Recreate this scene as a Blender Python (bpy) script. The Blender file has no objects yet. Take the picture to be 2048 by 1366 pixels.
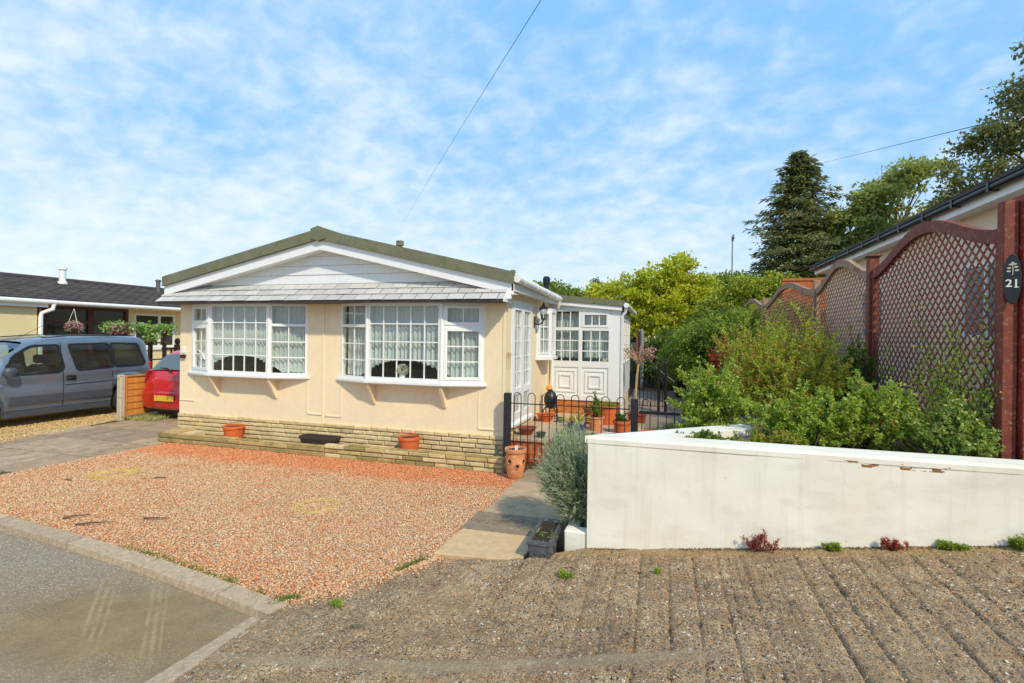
import bpy, math, random
import numpy as np
from mathutils import Matrix, Vector
PI = math.pi
R = math.radians
random.seed(7)
rng = np.random.default_rng(11)
scene = bpy.context.scene

# ---------------------------------------------------------------- camera
EYE = 1.95
cam_data = bpy.data.cameras.new('camera')
cam = bpy.data.objects.new('camera', cam_data)
scene.collection.objects.link(cam)
cam_data.sensor_width = 36.0
cam_data.lens = 1020 / 2048 * 36.0
cam_data.shift_y = -12 / 2048
cam_data.clip_start = 0.05
cam_data.clip_end = 3000
cam.matrix_world = (Matrix.Translation((0, 0, EYE)) @ Matrix.Rotation(R(16.5), 4, 'Z')
                    @ Matrix.Rotation(PI / 2, 4, 'X') @ Matrix.Rotation(R(0.8), 4, 'Z'))
scene.camera = cam

# ---------------------------------------------------------------- light
SUN_EL, SUN_AZ = R(42), R(46)       # azimuth measured from -Y towards +X
sd = Vector((math.sin(SUN_AZ) * math.cos(SUN_EL), -math.cos(SUN_AZ) * math.cos(SUN_EL), math.sin(SUN_EL)))
sun_data = bpy.data.lights.new('sun', 'SUN')
sun_data.energy = 3.0
sun_data.angle = R(2.0)
sun_data.color = (1.0, 0.88, 0.66)
sun = bpy.data.objects.new('sun', sun_data)
scene.collection.objects.link(sun)
sun.rotation_euler = (-sd).to_track_quat('-Z', 'Y').to_euler()

world = bpy.data.worlds.new('World')
scene.world = world
world.use_nodes = True


class G:
    """small node-graph helper"""
    def __init__(s, nt):
        s.nt = nt
        nt.nodes.clear()

    def n(s, typ, ins=None, **props):
        nd = s.nt.nodes.new(typ)
        for k, v in props.items():
            setattr(nd, k, v)
        for k, v in (ins or {}).items():
            s.set(nd.inputs[k], v)
        return nd

    def set(s, sock, v):
        if isinstance(v, bpy.types.NodeSocket):
            s.nt.links.new(v, sock)
        elif isinstance(v, bpy.types.Node):
            s.nt.links.new(v.outputs[0], sock)
        else:
            if isinstance(v, (tuple, list)) and len(v) == 3 and sock.type == 'RGBA':
                v = (*v, 1)
            sock.default_value = v

    def math(s, op, a, b=0.5, c=None, clamp=False):
        nd = s.n('ShaderNodeMath', operation=op, use_clamp=clamp)
        s.set(nd.inputs[0], a)
        s.set(nd.inputs[1], b)
        if c is not None:
            s.set(nd.inputs[2], c)
        return nd.outputs[0]

    def mix(s, fac, a, b, blend='MIX'):
        nd = s.n('ShaderNodeMix', data_type='RGBA', blend_type=blend)
        s.set(nd.inputs[0], fac)
        s.set(nd.inputs[6], a)
        s.set(nd.inputs[7], b)
        return nd.outputs[2]

    def ramp(s, fac, stops, interp='LINEAR'):
        nd = s.n('ShaderNodeValToRGB')
        nd.color_ramp.interpolation = interp
        e = nd.color_ramp.elements
        while len(e) < len(stops):
            e.new(0.5)
        for i, (p, c) in enumerate(stops):
            e[i].position = p
            if isinstance(c, (int, float)):
                c = (c, c, c)
            e[i].color = (*c, 1)
        s.set(nd.inputs[0], fac)
        return nd.outputs[0]

    def noise(s, vec, scale, detail=4, rough=0.55, dist=0.0, out=0):
        nd = s.n('ShaderNodeTexNoise', {'Scale': scale, 'Detail': detail, 'Roughness': rough, 'Distortion': dist})
        s.set(nd.inputs['Vector'], vec)
        return nd.outputs[out]

    def voro(s, vec, scale, feature='F1', out='Distance', rand=1.0):
        nd = s.n('ShaderNodeTexVoronoi', {'Scale': scale, 'Randomness': rand}, feature=feature)
        s.set(nd.inputs['Vector'], vec)
        return nd.outputs[out]

    def scale(s, vec, xyz):
        nd = s.n('ShaderNodeMapping')
        s.set(nd.inputs['Vector'], vec)
        nd.inputs['Scale'].default_value = xyz
        return nd.outputs[0]

    def bump(s, h, strength=0.5, dist=0.01, normal=None):
        nd = s.n('ShaderNodeBump', {'Strength': strength, 'Distance': dist, 'Height': h})
        if normal is not None:
            s.set(nd.inputs['Normal'], normal)
        return nd.outputs[0]


def S(r, g, b):
    """sRGB 0-255 to linear"""
    return tuple(((c / 255) / 12.92 if c / 255 <= 0.04045 else ((c / 255 + 0.055) / 1.055) ** 2.4) for c in (r, g, b))


def build_world():
    g = G(world.node_tree)
    sky = g.n('ShaderNodeTexSky', sky_type='NISHITA')
    sky.sun_disc = False
    sky.sun_elevation = SUN_EL
    sky.sun_rotation = math.atan2(sd.x, sd.y)
    sky.air_density = 1.0
    sky.dust_density = 0.6
    sky.ozone_density = 1.5
    tc = g.n('ShaderNodeTexCoord')
    d = tc.outputs['Generated']
    sep = g.n('ShaderNodeSeparateXYZ', {0: d})
    z = g.math('ADD', g.math('MAXIMUM', sep.outputs[2], 0.0), 0.38)
    cx = g.math('DIVIDE', sep.outputs[0], z)
    cy = g.math('DIVIDE', sep.outputs[1], z)
    pv = g.n('ShaderNodeCombineXYZ', {0: cx, 1: cy, 2: 0.0}).outputs[0]
    rot = g.n('ShaderNodeMapping', {'Vector': pv})
    rot.inputs['Rotation'].default_value = (0, 0, R(25))
    rot.inputs['Scale'].default_value = (1.5, 1.7, 1.0)
    big = g.noise(rot.outputs[0], 1.3, 3, 0.5, 0.3)
    det = g.noise(rot.outputs[0], 7.5, 6, 0.56, 0.2)
    cov = g.math('MULTIPLY', g.math('ADD', g.math('MULTIPLY', big, 0.5), g.math('MULTIPLY', det, 0.64)), 1.0)
    # more cloud to the left (-x) and low down
    left = g.math('MULTIPLY', sep.outputs[0], -0.10)
    low = g.math('MULTIPLY', g.math('SUBTRACT', 0.42, sep.outputs[2]), 0.22)
    cov = g.math('ADD', cov, g.math('ADD', left, low))
    m = g.n('ShaderNodeMapRange', {0: cov, 1: 0.42, 2: 0.96}, interpolation_type='SMOOTHSTEP').outputs[0]
    m = g.math('MULTIPLY', m, 0.80)
    horizon = g.n('ShaderNodeMapRange', {0: sep.outputs[2], 1: 0.36, 2: 0.0}, interpolation_type='SMOOTHSTEP').outputs[0]
    blue = g.mix(0.88, sky.outputs[0], (1.6, 3.5, 5.9))
    base = g.mix(g.math('MULTIPLY', horizon, 0.62), blue, (5.3, 5.8, 6.3))
    col = g.mix(m, base, (5.4, 5.75, 6.1))
    bg = g.n('ShaderNodeBackground', {'Color': col, 'Strength': 0.15})
    out = g.n('ShaderNodeOutputWorld')
    g.set(out.inputs[0], bg.outputs[0])


build_world()
scene.view_settings.view_transform = 'Standard'
scene.view_settings.look = 'None'
scene.view_settings.exposure = 0.27
scene.view_settings.gamma = 1.0
scene.render.engine = 'CYCLES'
scene.cycles.max_bounces = 8
scene.cycles.transparent_max_bounces = 16


# ---------------------------------------------------------------- object helpers
def wloc(o, world=True):
    v = Vector((0, 0, 0))
    while o is not None:
        if o.parent is None and not world:
            break
        v += o.location
        o = o.parent
    return v


def tag(o, label=None, cat=None, group=None, kind=None):
    if label: o['label'] = label
    if cat: o['category'] = cat
    if group: o['group'] = group
    if kind: o['kind'] = kind
    return o


def thing(name, label, cat, loc=(0, 0, 0), group=None):
    o = bpy.data.objects.new(name, None)
    scene.collection.objects.link(o)
    o.empty_display_size = 0.1
    o.location = loc
    return tag(o, label, cat, group)


def link_mesh(name, me, mat, parent, V, world, smooth):
    """V: numpy verts, recentred on the bounding-box centre"""
    o = bpy.data.objects.new(name, me)
    scene.collection.objects.link(o)
    if parent is not None:
        o.parent = parent
    for m in (mat if isinstance(mat, (list, tuple)) else [mat]):
        me.materials.append(m)
    if smooth:
        me.polygons.foreach_set('use_smooth', np.ones(len(me.polygons), dtype=bool))
    return o


class MB:
    def __init__(s):
        s.v, s.f = [], []

    def quad(s, a, b, c, d):
        n = len(s.v)
        s.v += [a, b, c, d]
        s.f.append((n, n + 1, n + 2, n + 3))
        return s

    def poly(s, pts):
        n = len(s.v)
        s.v += list(pts)
        s.f.append(tuple(range(n, n + len(pts))))
        return s

    def box(s, x0, x1, y0, y1, z0, z1):
        n = len(s.v)
        s.v += [(x0, y0, z0), (x1, y0, z0), (x1, y1, z0), (x0, y1, z0), (x0, y0, z1), (x1, y0, z1), (x1, y1, z1), (x0, y1, z1)]
        for q in ((0, 3, 2, 1), (4, 5, 6, 7), (0, 1, 5, 4), (1, 2, 6, 5), (2, 3, 7, 6), (3, 0, 4, 7)):
            s.f.append(tuple(n + i for i in q))
        return s

    def hexa(s, p):
        """8 points: bottom 4 ccw, top 4 ccw"""
        n = len(s.v)
        s.v += list(p)
        for q in ((0, 3, 2, 1), (4, 5, 6, 7), (0, 1, 5, 4), (1, 2, 6, 5), (2, 3, 7, 6), (3, 0, 4, 7)):
            s.f.append(tuple(n + i for i in q))
        return s

    def bbox(s, x0, x1, y0, y1, z0, z1, b=0.006):
        """chamfered box"""
        def ring(z, i):
            return [(x0 + i + b, y0 + i, z), (x1 - i - b, y0 + i, z), (x1 - i, y0 + i + b, z), (x1 - i, y1 - i - b, z),
                    (x1 - i - b, y1 - i, z), (x0 + i + b, y1 - i, z), (x0 + i, y1 - i - b, z), (x0 + i, y0 + i + b, z)]
        s.loft([ring(z0, b), ring(z0 + b, 0), ring(z1 - b, 0), ring(z1, b)], cap=True)
        return s

    def loft(s, rings, cap=False, closed=True):
        n = len(s.v)
        k = len(rings[0])
        for r in rings:
            s.v += list(r)
        for i in range(len(rings) - 1):
            for j in range(k if closed else k - 1):
                a = n + i * k + j
                b = n + i * k + (j + 1) % k
                s.f.append((a, b, b + k, a + k))
        if cap:
            s.f.append(tuple(n + j for j in reversed(range(k))))
            s.f.append(tuple(n + (len(rings) - 1) * k + j for j in range(k)))
        return s

    def tube(s, pts, r, n=8, cap=True):
        pts = [Vector(p) for p in pts]
        rings = []
        up = None
        for i, p in enumerate(pts):
            a = pts[max(i - 1, 0)]
            b = pts[min(i + 1, len(pts) - 1)]
            t = (b - a).normalized()
            if up is None:
                up = Vector((0, 0, 1)) if abs(t.z) < 0.9 else Vector((1, 0, 0))
            u = t.cross(up)
            if u.length < 1e-4:
                u = t.cross(Vector((0, 1, 0.1)))
            u.normalize()
            w = u.cross(t).normalized()
            up = w
            rr = r[i] if isinstance(r, (list, tuple)) else r
            rings.append([tuple(p + u * rr * math.cos(2 * PI * j / n) + w * rr * math.sin(2 * PI * j / n)) for j in range(n)])
        s.loft(rings, cap=cap)
        return s

    def lathe(s, prof, c=(0, 0, 0), n=24, cap=True, sx=1, sy=1):
        rings = [[(c[0] + sx * r * math.cos(2 * PI * j / n), c[1] + sy * r * math.sin(2 * PI * j / n), c[2] + z) for j in range(n)] for r, z in prof]
        s.loft(rings, cap=cap)
        return s

    def prism(s, poly, h, f):
        """poly 2-D outline, extruded; f(u, v, w) -> xyz, w in (0, h)"""
        n = len(poly)
        a = [f(u, v, 0) for u, v in poly]
        b = [f(u, v, h) for u, v in poly]
        k = len(s.v)
        s.v += a + b
        s.f.append(tuple(k + i for i in reversed(range(n))))
        s.f.append(tuple(k + n + i for i in range(n)))
        for i in range(n):
            j = (i + 1) % n
            s.f.append((k + i, k + j, k + n + j, k + n + i))
        return s

    def build(s, name, mat, parent=None, world=True, smooth=False, bevel=0):
        V = np.array(s.v, dtype=float)
        c = Vector((V.min(0) + V.max(0)) / 2)
        V = V - np.array(c)
        me = bpy.data.meshes.new(name)
        me.from_pydata([tuple(p) for p in V], [], s.f)
        me.validate()
        import bmesh
        bm = bmesh.new()
        bm.from_mesh(me)
        bmesh.ops.recalc_face_normals(bm, faces=bm.faces)
        bm.to_mesh(me)
        bm.free()
        o = link_mesh(name, me, mat, parent, V, world, smooth)
        o.location = c - (wloc(parent, world) if parent is not None else Vector((0, 0, 0)))
        if smooth:
            try:
                me.set_sharp_from_angle(angle=R(38))
            except Exception:
                pass
        if bevel:
            b = o.modifiers.new('bevel', 'BEVEL')
            b.width = bevel
            b.segments = 2
            b.limit_method = 'ANGLE'
        return o


def fast(name, V, F, mat, parent=None, smooth=False, world=True):
    """numpy mesh: V (n,3), F (m,k)"""
    V = np.asarray(V, dtype=np.float64)
    c = (V.min(0) + V.max(0)) / 2
    V = V - c
    F = np.asarray(F, dtype=np.int32)
    me = bpy.data.meshes.new(name)
    me.vertices.add(len(V))
    me.vertices.foreach_set('co', V.astype(np.float32).ravel())
    m, k = F.shape
    me.loops.add(m * k)
    me.loops.foreach_set('vertex_index', F.ravel())
    me.polygons.add(m)
    me.polygons.foreach_set('loop_start', np.arange(0, m * k, k, dtype=np.int32))
    me.polygons.foreach_set('loop_total', np.full(m, k, dtype=np.int32))
    me.update(calc_edges=True)
    o = link_mesh(name, me, mat, parent, V, world, smooth)
    o.location = Vector(c) - (wloc(parent, world) if parent is not None else Vector((0, 0, 0)))
    return o


# ---------------------------------------------------------------- materials
MATS = {}


def newmat(name):
    m = bpy.data.materials.new(name)
    m.use_nodes = True
    MATS[name] = m
    return m, G(m.node_tree)


def finish(g, bsdf_socket, disp=None):
    o = g.n('ShaderNodeOutputMaterial')
    g.set(o.inputs['Surface'], bsdf_socket)


def pm(name, col, rough=0.6, var=0.10, vs=3.0, bump=0.0, bs=60.0, metal=0.0, spec=0.5, spot=None, spots=20, coat=0.0, streak=0.0, world=False):
    """painted / stone / plastic material with mottling, fine bump and optional spots of another colour"""
    m, g = newmat(name)
    if world:
        v = g.n('ShaderNodeNewGeometry').outputs['Position']
    else:
        v = g.n('ShaderNodeTexCoord').outputs['Object']
    n1 = g.noise(v, vs, 5, 0.6)
    n2 = g.noise(v, vs * 9, 4, 0.6)
    f = g.math('ADD', g.math('MULTIPLY', n1, 0.6), g.math('MULTIPLY', n2, 0.4))
    lo = tuple(max(0, c * (1 - var * 1.6)) for c in col)
    hi = tuple(min(1, c * (1 + var * 1.6)) for c in col)
    c = g.ramp(f, [(0.3, lo), (0.7, hi)])
    if streak:
        sv = g.scale(v, (9, 9, 0.7))
        sn = g.ramp(g.noise(sv, 3, 4, 0.6), [(0.45, 0.0), (0.75, 1.0)])
        c = g.mix(g.math('MULTIPLY', sn, streak), c, tuple(x * 0.55 for x in col))
    if spot is not None:
        sn = g.ramp(g.noise(v, spots, 5, 0.65), [(0.56, 0.0), (0.64, 1.0)])
        c = g.mix(sn, c, spot)
    b = g.n('ShaderNodeBsdfPrincipled', {'Base Color': c, 'Roughness': rough, 'Metallic': metal, 'Specular IOR Level': spec, 'Coat Weight': coat})
    if bump:
        g.set(b.inputs['Normal'], g.bump(g.noise(v, bs, 4, 0.65), bump, 0.01))
    finish(g, b.outputs[0])
    return m


def leafmat(name, cols, rough=0.5, trans=0.35, spec=0.35):
    m, g = newmat(name)
    geo = g.n('ShaderNodeNewGeometry')
    n = len(cols)
    c = g.ramp(geo.outputs['Random Per Island'], [((i + 0.5) / n, k) for i, k in enumerate(cols)])
    b = g.n('ShaderNodeBsdfPrincipled', {'Base Color': c, 'Roughness': rough, 'Specular IOR Level': spec})
    t = g.n('ShaderNodeBsdfTranslucent', {'Color': c})
    mx = g.n('ShaderNodeMixShader', {0: trans, 1: b.outputs[0], 2: t.outputs[0]})
    finish(g, mx.outputs[0])
    return m


def glassmat(name, tint=(0.9, 0.95, 0.93), refl=1.0):
    m, g = newmat(name)
    bf = g.n('ShaderNodeNewGeometry').outputs['Backfacing']
    fr = g.n('ShaderNodeFresnel', {'IOR': g.math('ADD', g.math('MULTIPLY', bf, 1 / 1.5 - 1.5), 1.5)})
    f = g.math('MULTIPLY', fr.outputs[0], 1.5 * refl, clamp=True)
    tr = g.n('ShaderNodeBsdfTransparent', {'Color': tint})
    gl = g.n('ShaderNodeBsdfGlossy', {'Roughness': 0.02, 'Color': (1, 1, 1)})
    mx = g.n('ShaderNodeMixShader', {0: f, 1: tr.outputs[0], 2: gl.outputs[0]})
    finish(g, mx.outputs[0])
    return m


M_cream = pm('cream_render', S(245, 224, 186), 0.85, 0.05, 0.9, 0.6, 100, streak=0.12)
M_cream2 = pm('pale_cream_render', S(226, 208, 160), 0.85, 0.03, 1.5, 0.25, 120)
M_pink = pm('pinkish_cream_render', S(236, 212, 184), 0.85, 0.03, 1.5, 0.2, 90)
M_upvc = pm('white_plastic', S(236, 236, 234), 0.32, 0.015, 2, 0.0)
M_board = pm('white_boards', S(226, 226, 224), 0.5, 0.03, 2, 0.05, 30, streak=0.10)
M_felt = pm('mossy_roof_felt', S(116, 116, 92), 0.9, 0.14, 4, 0.6, 90, spot=S(100, 110, 70), spots=7)
M_slate = None
M_blackmetal = pm('black_metal', (0.012, 0.012, 0.014), 0.4, 0.2, 8, 0.1, 80)
M_blackpost = pm('black_painted_wood', (0.016, 0.015, 0.016), 0.55, 0.3, 6, 0.5, 60, spot=(0.05, 0.045, 0.045), spots=25)
M_terra = pm('terracotta', S(204, 98, 46), 0.75, 0.12, 7, 0.25, 120)
M_terra2 = pm('weathered_terracotta', S(212, 140, 92), 0.85, 0.16, 6, 0.5, 120, spot=S(225, 185, 150), spots=14)
M_brownglaze = pm('brown_clay', S(138, 66, 40), 0.55, 0.15, 7, 0.2, 80)
M_blue = pm('blue_glaze', S(36, 44, 120), 0.25, 0.15, 6)
M_greenpot = pm('green_glaze', S(66, 96, 70), 0.35, 0.15, 8)
M_soil = pm('potting_soil', (0.035, 0.025, 0.018), 0.95, 0.4, 30, 1.0, 120)
M_dirt = pm('earth', S(88, 66, 44), 0.95, 0.3, 4, 1.0, 60)
M_trough = pm('lead_grey_planter', S(84, 88, 94), 0.6, 0.25, 14, 0.6, 120, spot=S(120, 124, 130), spots=30)
M_darkglass = pm('dark_glass', (0.015, 0.018, 0.02), 0.04, 0.1, 2, spec=0.8)
M_bark = pm('bark', S(92, 74, 56), 0.9, 0.3, 6, 1.0, 50)
M_bark2 = pm('pale_bark', S(186, 160, 112), 0.85, 0.2, 8, 0.6, 60)
M_brick = None
M_redstain = pm('red_wood_stain', S(124, 56, 38), 0.7, 0.25, 9, 0.5, 80, spot=S(140, 100, 80), spots=26, streak=0.35)
M_redbright = pm('bright_red_wood_stain', S(146, 44, 28), 0.6, 0.3, 12, 0.6, 90, spot=S(170, 110, 92), spots=34)
M_greywood = pm('weathered_wood', S(166, 132, 108), 0.85, 0.2, 7, 0.6, 80, spot=S(118, 62, 46), spots=8, streak=0.3)
M_lattice = pm('brown_lattice', S(126, 66, 44), 0.75, 0.25, 12, 0.4, 90, spot=S(124, 92, 72), spots=8)
M_latticegrey = pm('weathered_lattice', S(150, 108, 80), 0.8, 0.25, 12, 0.4, 90, spot=S(104, 58, 42), spots=8)
M_orangewood = pm('orange_fence_stain', S(206, 136, 60), 0.7, 0.2, 5, 0.5, 50, streak=0.3)
M_concpost = pm('concrete_post', S(196, 182, 156), 0.9, 0.12, 6, 0.6, 90, spot=S(150, 138, 112), spots=12)
M_brownframe = pm('brown_window_frame', S(84, 44, 30), 0.5, 0.15, 6)
M_darkwood = pm('dark_brown_wood', S(48, 32, 26), 0.7, 0.2, 8, 0.4, 60)
M_glass = glassmat('window_glass')
M_cable = pm('black_cable', (0.02, 0.02, 0.02), 0.6, 0.1, 1)
M_net = None


# ---------------------------------------------------------------- patterned materials
def island_mat(name, cols, rough=0.9, var=0.25, vs=14, bump=0.8, bs=45, moss=None, moss_f=(0.55, 0.7)):
    m, g = newmat(name)
    geo = g.n('ShaderNodeNewGeometry')
    v = geo.outputs['Position']
    n = len(cols)
    c = g.ramp(geo.outputs['Random Per Island'], [((i + 0.5) / n, k) for i, k in enumerate(cols)])
    nf = g.ramp(g.noise(v, vs, 5, 0.65), [(0.25, 1 - var), (0.75, 1 + var)])
    c = g.mix(1.0, c, nf, 'MULTIPLY')
    if moss is not None:
        mf = g.ramp(g.noise(v, 3.2, 5, 0.7), [(moss_f[0], 0.0), (moss_f[1], 1.0)])
        c = g.mix(mf, c, moss)
    b = g.n('ShaderNodeBsdfPrincipled', {'Base Color': c, 'Roughness': rough, 'Specular IOR Level': 0.3})
    g.set(b.inputs['Normal'], g.bump(g.noise(v, bs, 5, 0.7), bump, 0.012))
    finish(g, b.outputs[0])
    return m


M_stone = island_mat('sandstone_blocks', [S(214, 190, 142), S(226, 204, 158), S(194, 170, 124), S(218, 196, 150), S(204, 182, 140)], moss=S(176, 160, 118), moss_f=(.6,.75))
M_ledge = island_mat('mossy_sandstone', [S(196, 170, 112), S(172, 148, 96), S(184, 162, 108), S(160, 138, 90)], moss=S(138, 124, 78), moss_f=(0.5, 0.66))
M_ledgelight = island_mat('clean_sandstone', [S(206, 184, 134), S(176, 152, 96), S(216, 198, 150), S(150, 134, 84)], moss=S(140, 126, 78), moss_f=(0.58, 0.7))
M_mortar = pm('mortar', S(206, 190, 154), 0.95, 0.1, 8, 0.4, 80)
M_darkjoint = pm('dark_joint', S(84, 78, 44), 0.95, 0.2, 8, 0.4, 80)
M_slate = island_mat('grey_slates', [S(196, 192, 186), S(180, 177, 172), S(206, 203, 197), S(188, 186, 182)], 0.7, 0.08, 10, 0.3, 60)
M_brick = island_mat('red_bricks', [S(176, 84, 48), S(190, 96, 56), S(158, 72, 44), S(200, 112, 66)], 0.9, 0.2, 20, 0.5, 60)
M_brickbuff = island_mat('orange_bricks', [S(206, 126, 62), S(218, 140, 76), S(194, 112, 54)], 0.9, 0.15, 20, 0.4, 60)
M_slab = island_mat('paving_slabs', [S(182, 156, 128), S(158, 134, 110), S(194, 168, 140), S(170, 144, 118)], 0.9, 0.28, 7, 0.6, 60, moss=S(128, 116, 80), moss_f=(0.56, 0.7))
M_kerb = island_mat('kerb_concrete', [S(194, 170, 140), S(176, 154, 128), S(202, 178, 150)], 0.9, 0.32, 26, 1.0, 80)


def gravel_mat(name, stone_scale, cols_a, cols_b=None, use_island=False):
    m, g = newmat(name)
    geo = g.n('ShaderNodeNewGeometry')
    v = geo.outputs['Position']
    vr = g.n('ShaderNodeTexVoronoi', {'Scale': stone_scale, 'Vector': v})
    rnd = g.n('ShaderNodeSeparateColor', {0: vr.outputs['Color']}).outputs[0]
    if use_island:
        rnd = geo.outputs['Random Per Island']
    k = len(cols_a)
    a = g.ramp(rnd, [((i + 0.5) / k, c) for i, c in enumerate(cols_a)], 'CONSTANT' if not use_island else 'LINEAR')
    col = a
    if cols_b:
        k = len(cols_b)
        bcol = g.ramp(rnd, [((i + 0.5) / k, c) for i, c in enumerate(cols_b)], 'CONSTANT' if not use_island else 'LINEAR')
        sp = g.n('ShaderNodeSeparateXYZ', {0: v})
        nz = g.noise(v, 1.6, 4, 0.6)
        band = g.n('ShaderNodeMapRange', {0: g.math('ADD', sp.outputs[1], g.math('MULTIPLY', nz, 0.5)), 1: 6.02, 2: 6.35}).outputs[0]
        front = g.n('ShaderNodeMapRange', {0: g.math('ADD', sp.outputs[1], g.math('MULTIPLY', nz, -1.6)), 1: 3.5, 2: 2.5}).outputs[0]
        patch = g.ramp(g.noise(v, 1.1, 5, 0.65, 0.4), [(0.44, 0.0), (0.68, 0.38)])
        f = g.math('MAXIMUM', band, g.math('MAXIMUM', patch, g.math('MULTIPLY', front, 0.3)))
        # a patchy switch so single stones are either one tone or the other
        wn = g.n('ShaderNodeTexWhiteNoise', {0: vr.outputs['Color']} if False else {}, noise_dimensions='1D')
        g.set(wn.inputs['W'], g.math('MULTIPLY', rnd, 71.3))
        sw = g.math('LESS_THAN', wn.outputs[0], g.math('MULTIPLY', f, 0.9))
        col = g.mix(sw, a, bcol)
    edge = g.ramp(vr.outputs['Distance'], [(0.0, 1.0), (0.55, 0.85), (0.95, 0.25)])
    b = g.n('ShaderNodeBsdfPrincipled', {'Base Color': col if use_island else g.mix(1.0, col, edge, 'MULTIPLY'), 'Roughness': 0.8, 'Specular IOR Level': 0.35})
    if not use_island:
        g.set(b.inputs['Normal'], g.bump(g.math('SUBTRACT', 1.0, vr.outputs['Distance']), 1.0, 0.012))
    finish(g, b.outputs[0])
    return m


GA = [S(218, 184, 146), S(206, 160, 118), S(226, 200, 164), S(212, 144, 94), S(194, 162, 126), S(220, 176, 132), S(176, 130, 94), S(230, 208, 176), S(210, 156, 108)]
GB = [S(224, 140, 88), S(212, 120, 70), S(228, 156, 106), S(222, 172, 130), S(198, 106, 62), S(222, 146, 94)]
M_gravel = gravel_mat('pink_gravel', 62, GA, GB)
M_gravelstone = gravel_mat('pink_gravel_stones', 62, GA, GB, use_island=True)
GT = [S(214, 178, 116), S(196, 156, 96), S(228, 200, 146), S(176, 138, 88), S(220, 190, 140)]
M_gravel2 = gravel_mat('tan_gravel', 50, GT)
M_gravel2stone = gravel_mat('tan_gravel_stones', 50, GT, use_island=True)


def road_mat():
    m, g = newmat('worn_asphalt')
    v = g.n('ShaderNodeNewGeometry').outputs['Position']
    sp = g.n('ShaderNodeSeparateXYZ', {0: v})
    vr = g.n('ShaderNodeTexVoronoi', {'Scale': 120, 'Vector': v})
    rnd = g.n('ShaderNodeSeparateColor', {0: vr.outputs['Color']}).outputs[0]
    base = g.ramp(rnd, [(0.0, S(112, 96, 78)), (0.5, S(142, 126, 104)), (0.88, S(162, 146, 122)), (1.0, S(214, 200, 176))])
    big = g.noise(v, 1.3, 5, 0.6, 0.6)
    base = g.mix(g.ramp(big, [(0.35, 0.0), (0.7, 0.6)]), base, S(150, 136, 116))
    # dried silt washed along the kerb, with tyre marks through it
    dx = g.math('MULTIPLY', g.math('ADD', sp.outputs[0], 3.45), 0.75)
    dy = g.math('MULTIPLY', g.math('SUBTRACT', sp.outputs[1], 2.45), 1.5)
    rr = g.math('SQRT', g.math('ADD', g.math('MULTIPLY', dx, dx), g.math('MULTIPLY', dy, dy)))
    wob = g.math('MULTIPLY', g.noise(v, 2.0, 6, 0.65, 0.8), 1.3)
    silt = g.ramp(g.math('MULTIPLY', g.math('ADD', rr, wob), 0.5), [(0.55, 1.0), (0.92, 0.0)])
    u = g.math('ADD', g.math('MULTIPLY', sp.outputs[0], 0.67), g.math('MULTIPLY', sp.outputs[1], 0.743))
    u = g.math('ADD', u, g.math('MULTIPLY', g.math('SUBTRACT', g.noise(v, 3.0, 3, 0.5), 0.5), 0.02))
    st_ = g.math('MULTIPLY', g.math('ADD', g.math('SINE', g.math('MULTIPLY', u, 130.0)), 0.6), 0.8, clamp=True)
    bands = None
    for u0, wd in ((-0.575, 0.075), (-0.234, 0.06)):
        q = g.math('ABSOLUTE', g.math('SUBTRACT', u, u0))
        q = g.ramp(g.math('DIVIDE', q, wd), [(0.75, 1.0), (1.0, 0.0)])
        bands = q if bands is None else g.math('MAXIMUM', bands, q)
    brk = g.math('MULTIPLY', g.ramp(g.noise(v, 6, 5, 0.7), [(0.38, 0.1), (0.6, 1.0)]), g.n('ShaderNodeMapRange', {0: sp.outputs[1], 1: 2.2, 2: 2.45}).outputs[0])
    siltcol = g.ramp(g.noise(v, 5, 5, 0.6), [(0.3, S(122, 98, 62)), (0.7, S(150, 126, 84))])
    siltcol = g.mix(g.math('MULTIPLY', g.math('MULTIPLY', st_, bands), brk), siltcol, S(164, 142, 98))
    c = g.mix(g.math('MULTIPLY', silt, 0.8), base, siltcol)
    damp = g.ramp(g.noise(v, 0.9, 3, 0.5), [(0.62, 0.0), (0.75, 1.0)])
    c = g.mix(g.math('MULTIPLY', damp, 0.35), c, S(92, 86, 74))
    b = g.n('ShaderNodeBsdfPrincipled', {'Base Color': c, 'Roughness': 0.85})
    h = g.math('ADD', g.math('MULTIPLY', vr.outputs['Distance'], -0.6), g.noise(v, 40, 4, 0.6))
    g.set(b.inputs['Normal'], g.bump(h, 0.6, 0.006))
    finish(g, b.outputs[0])
    return m


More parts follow.
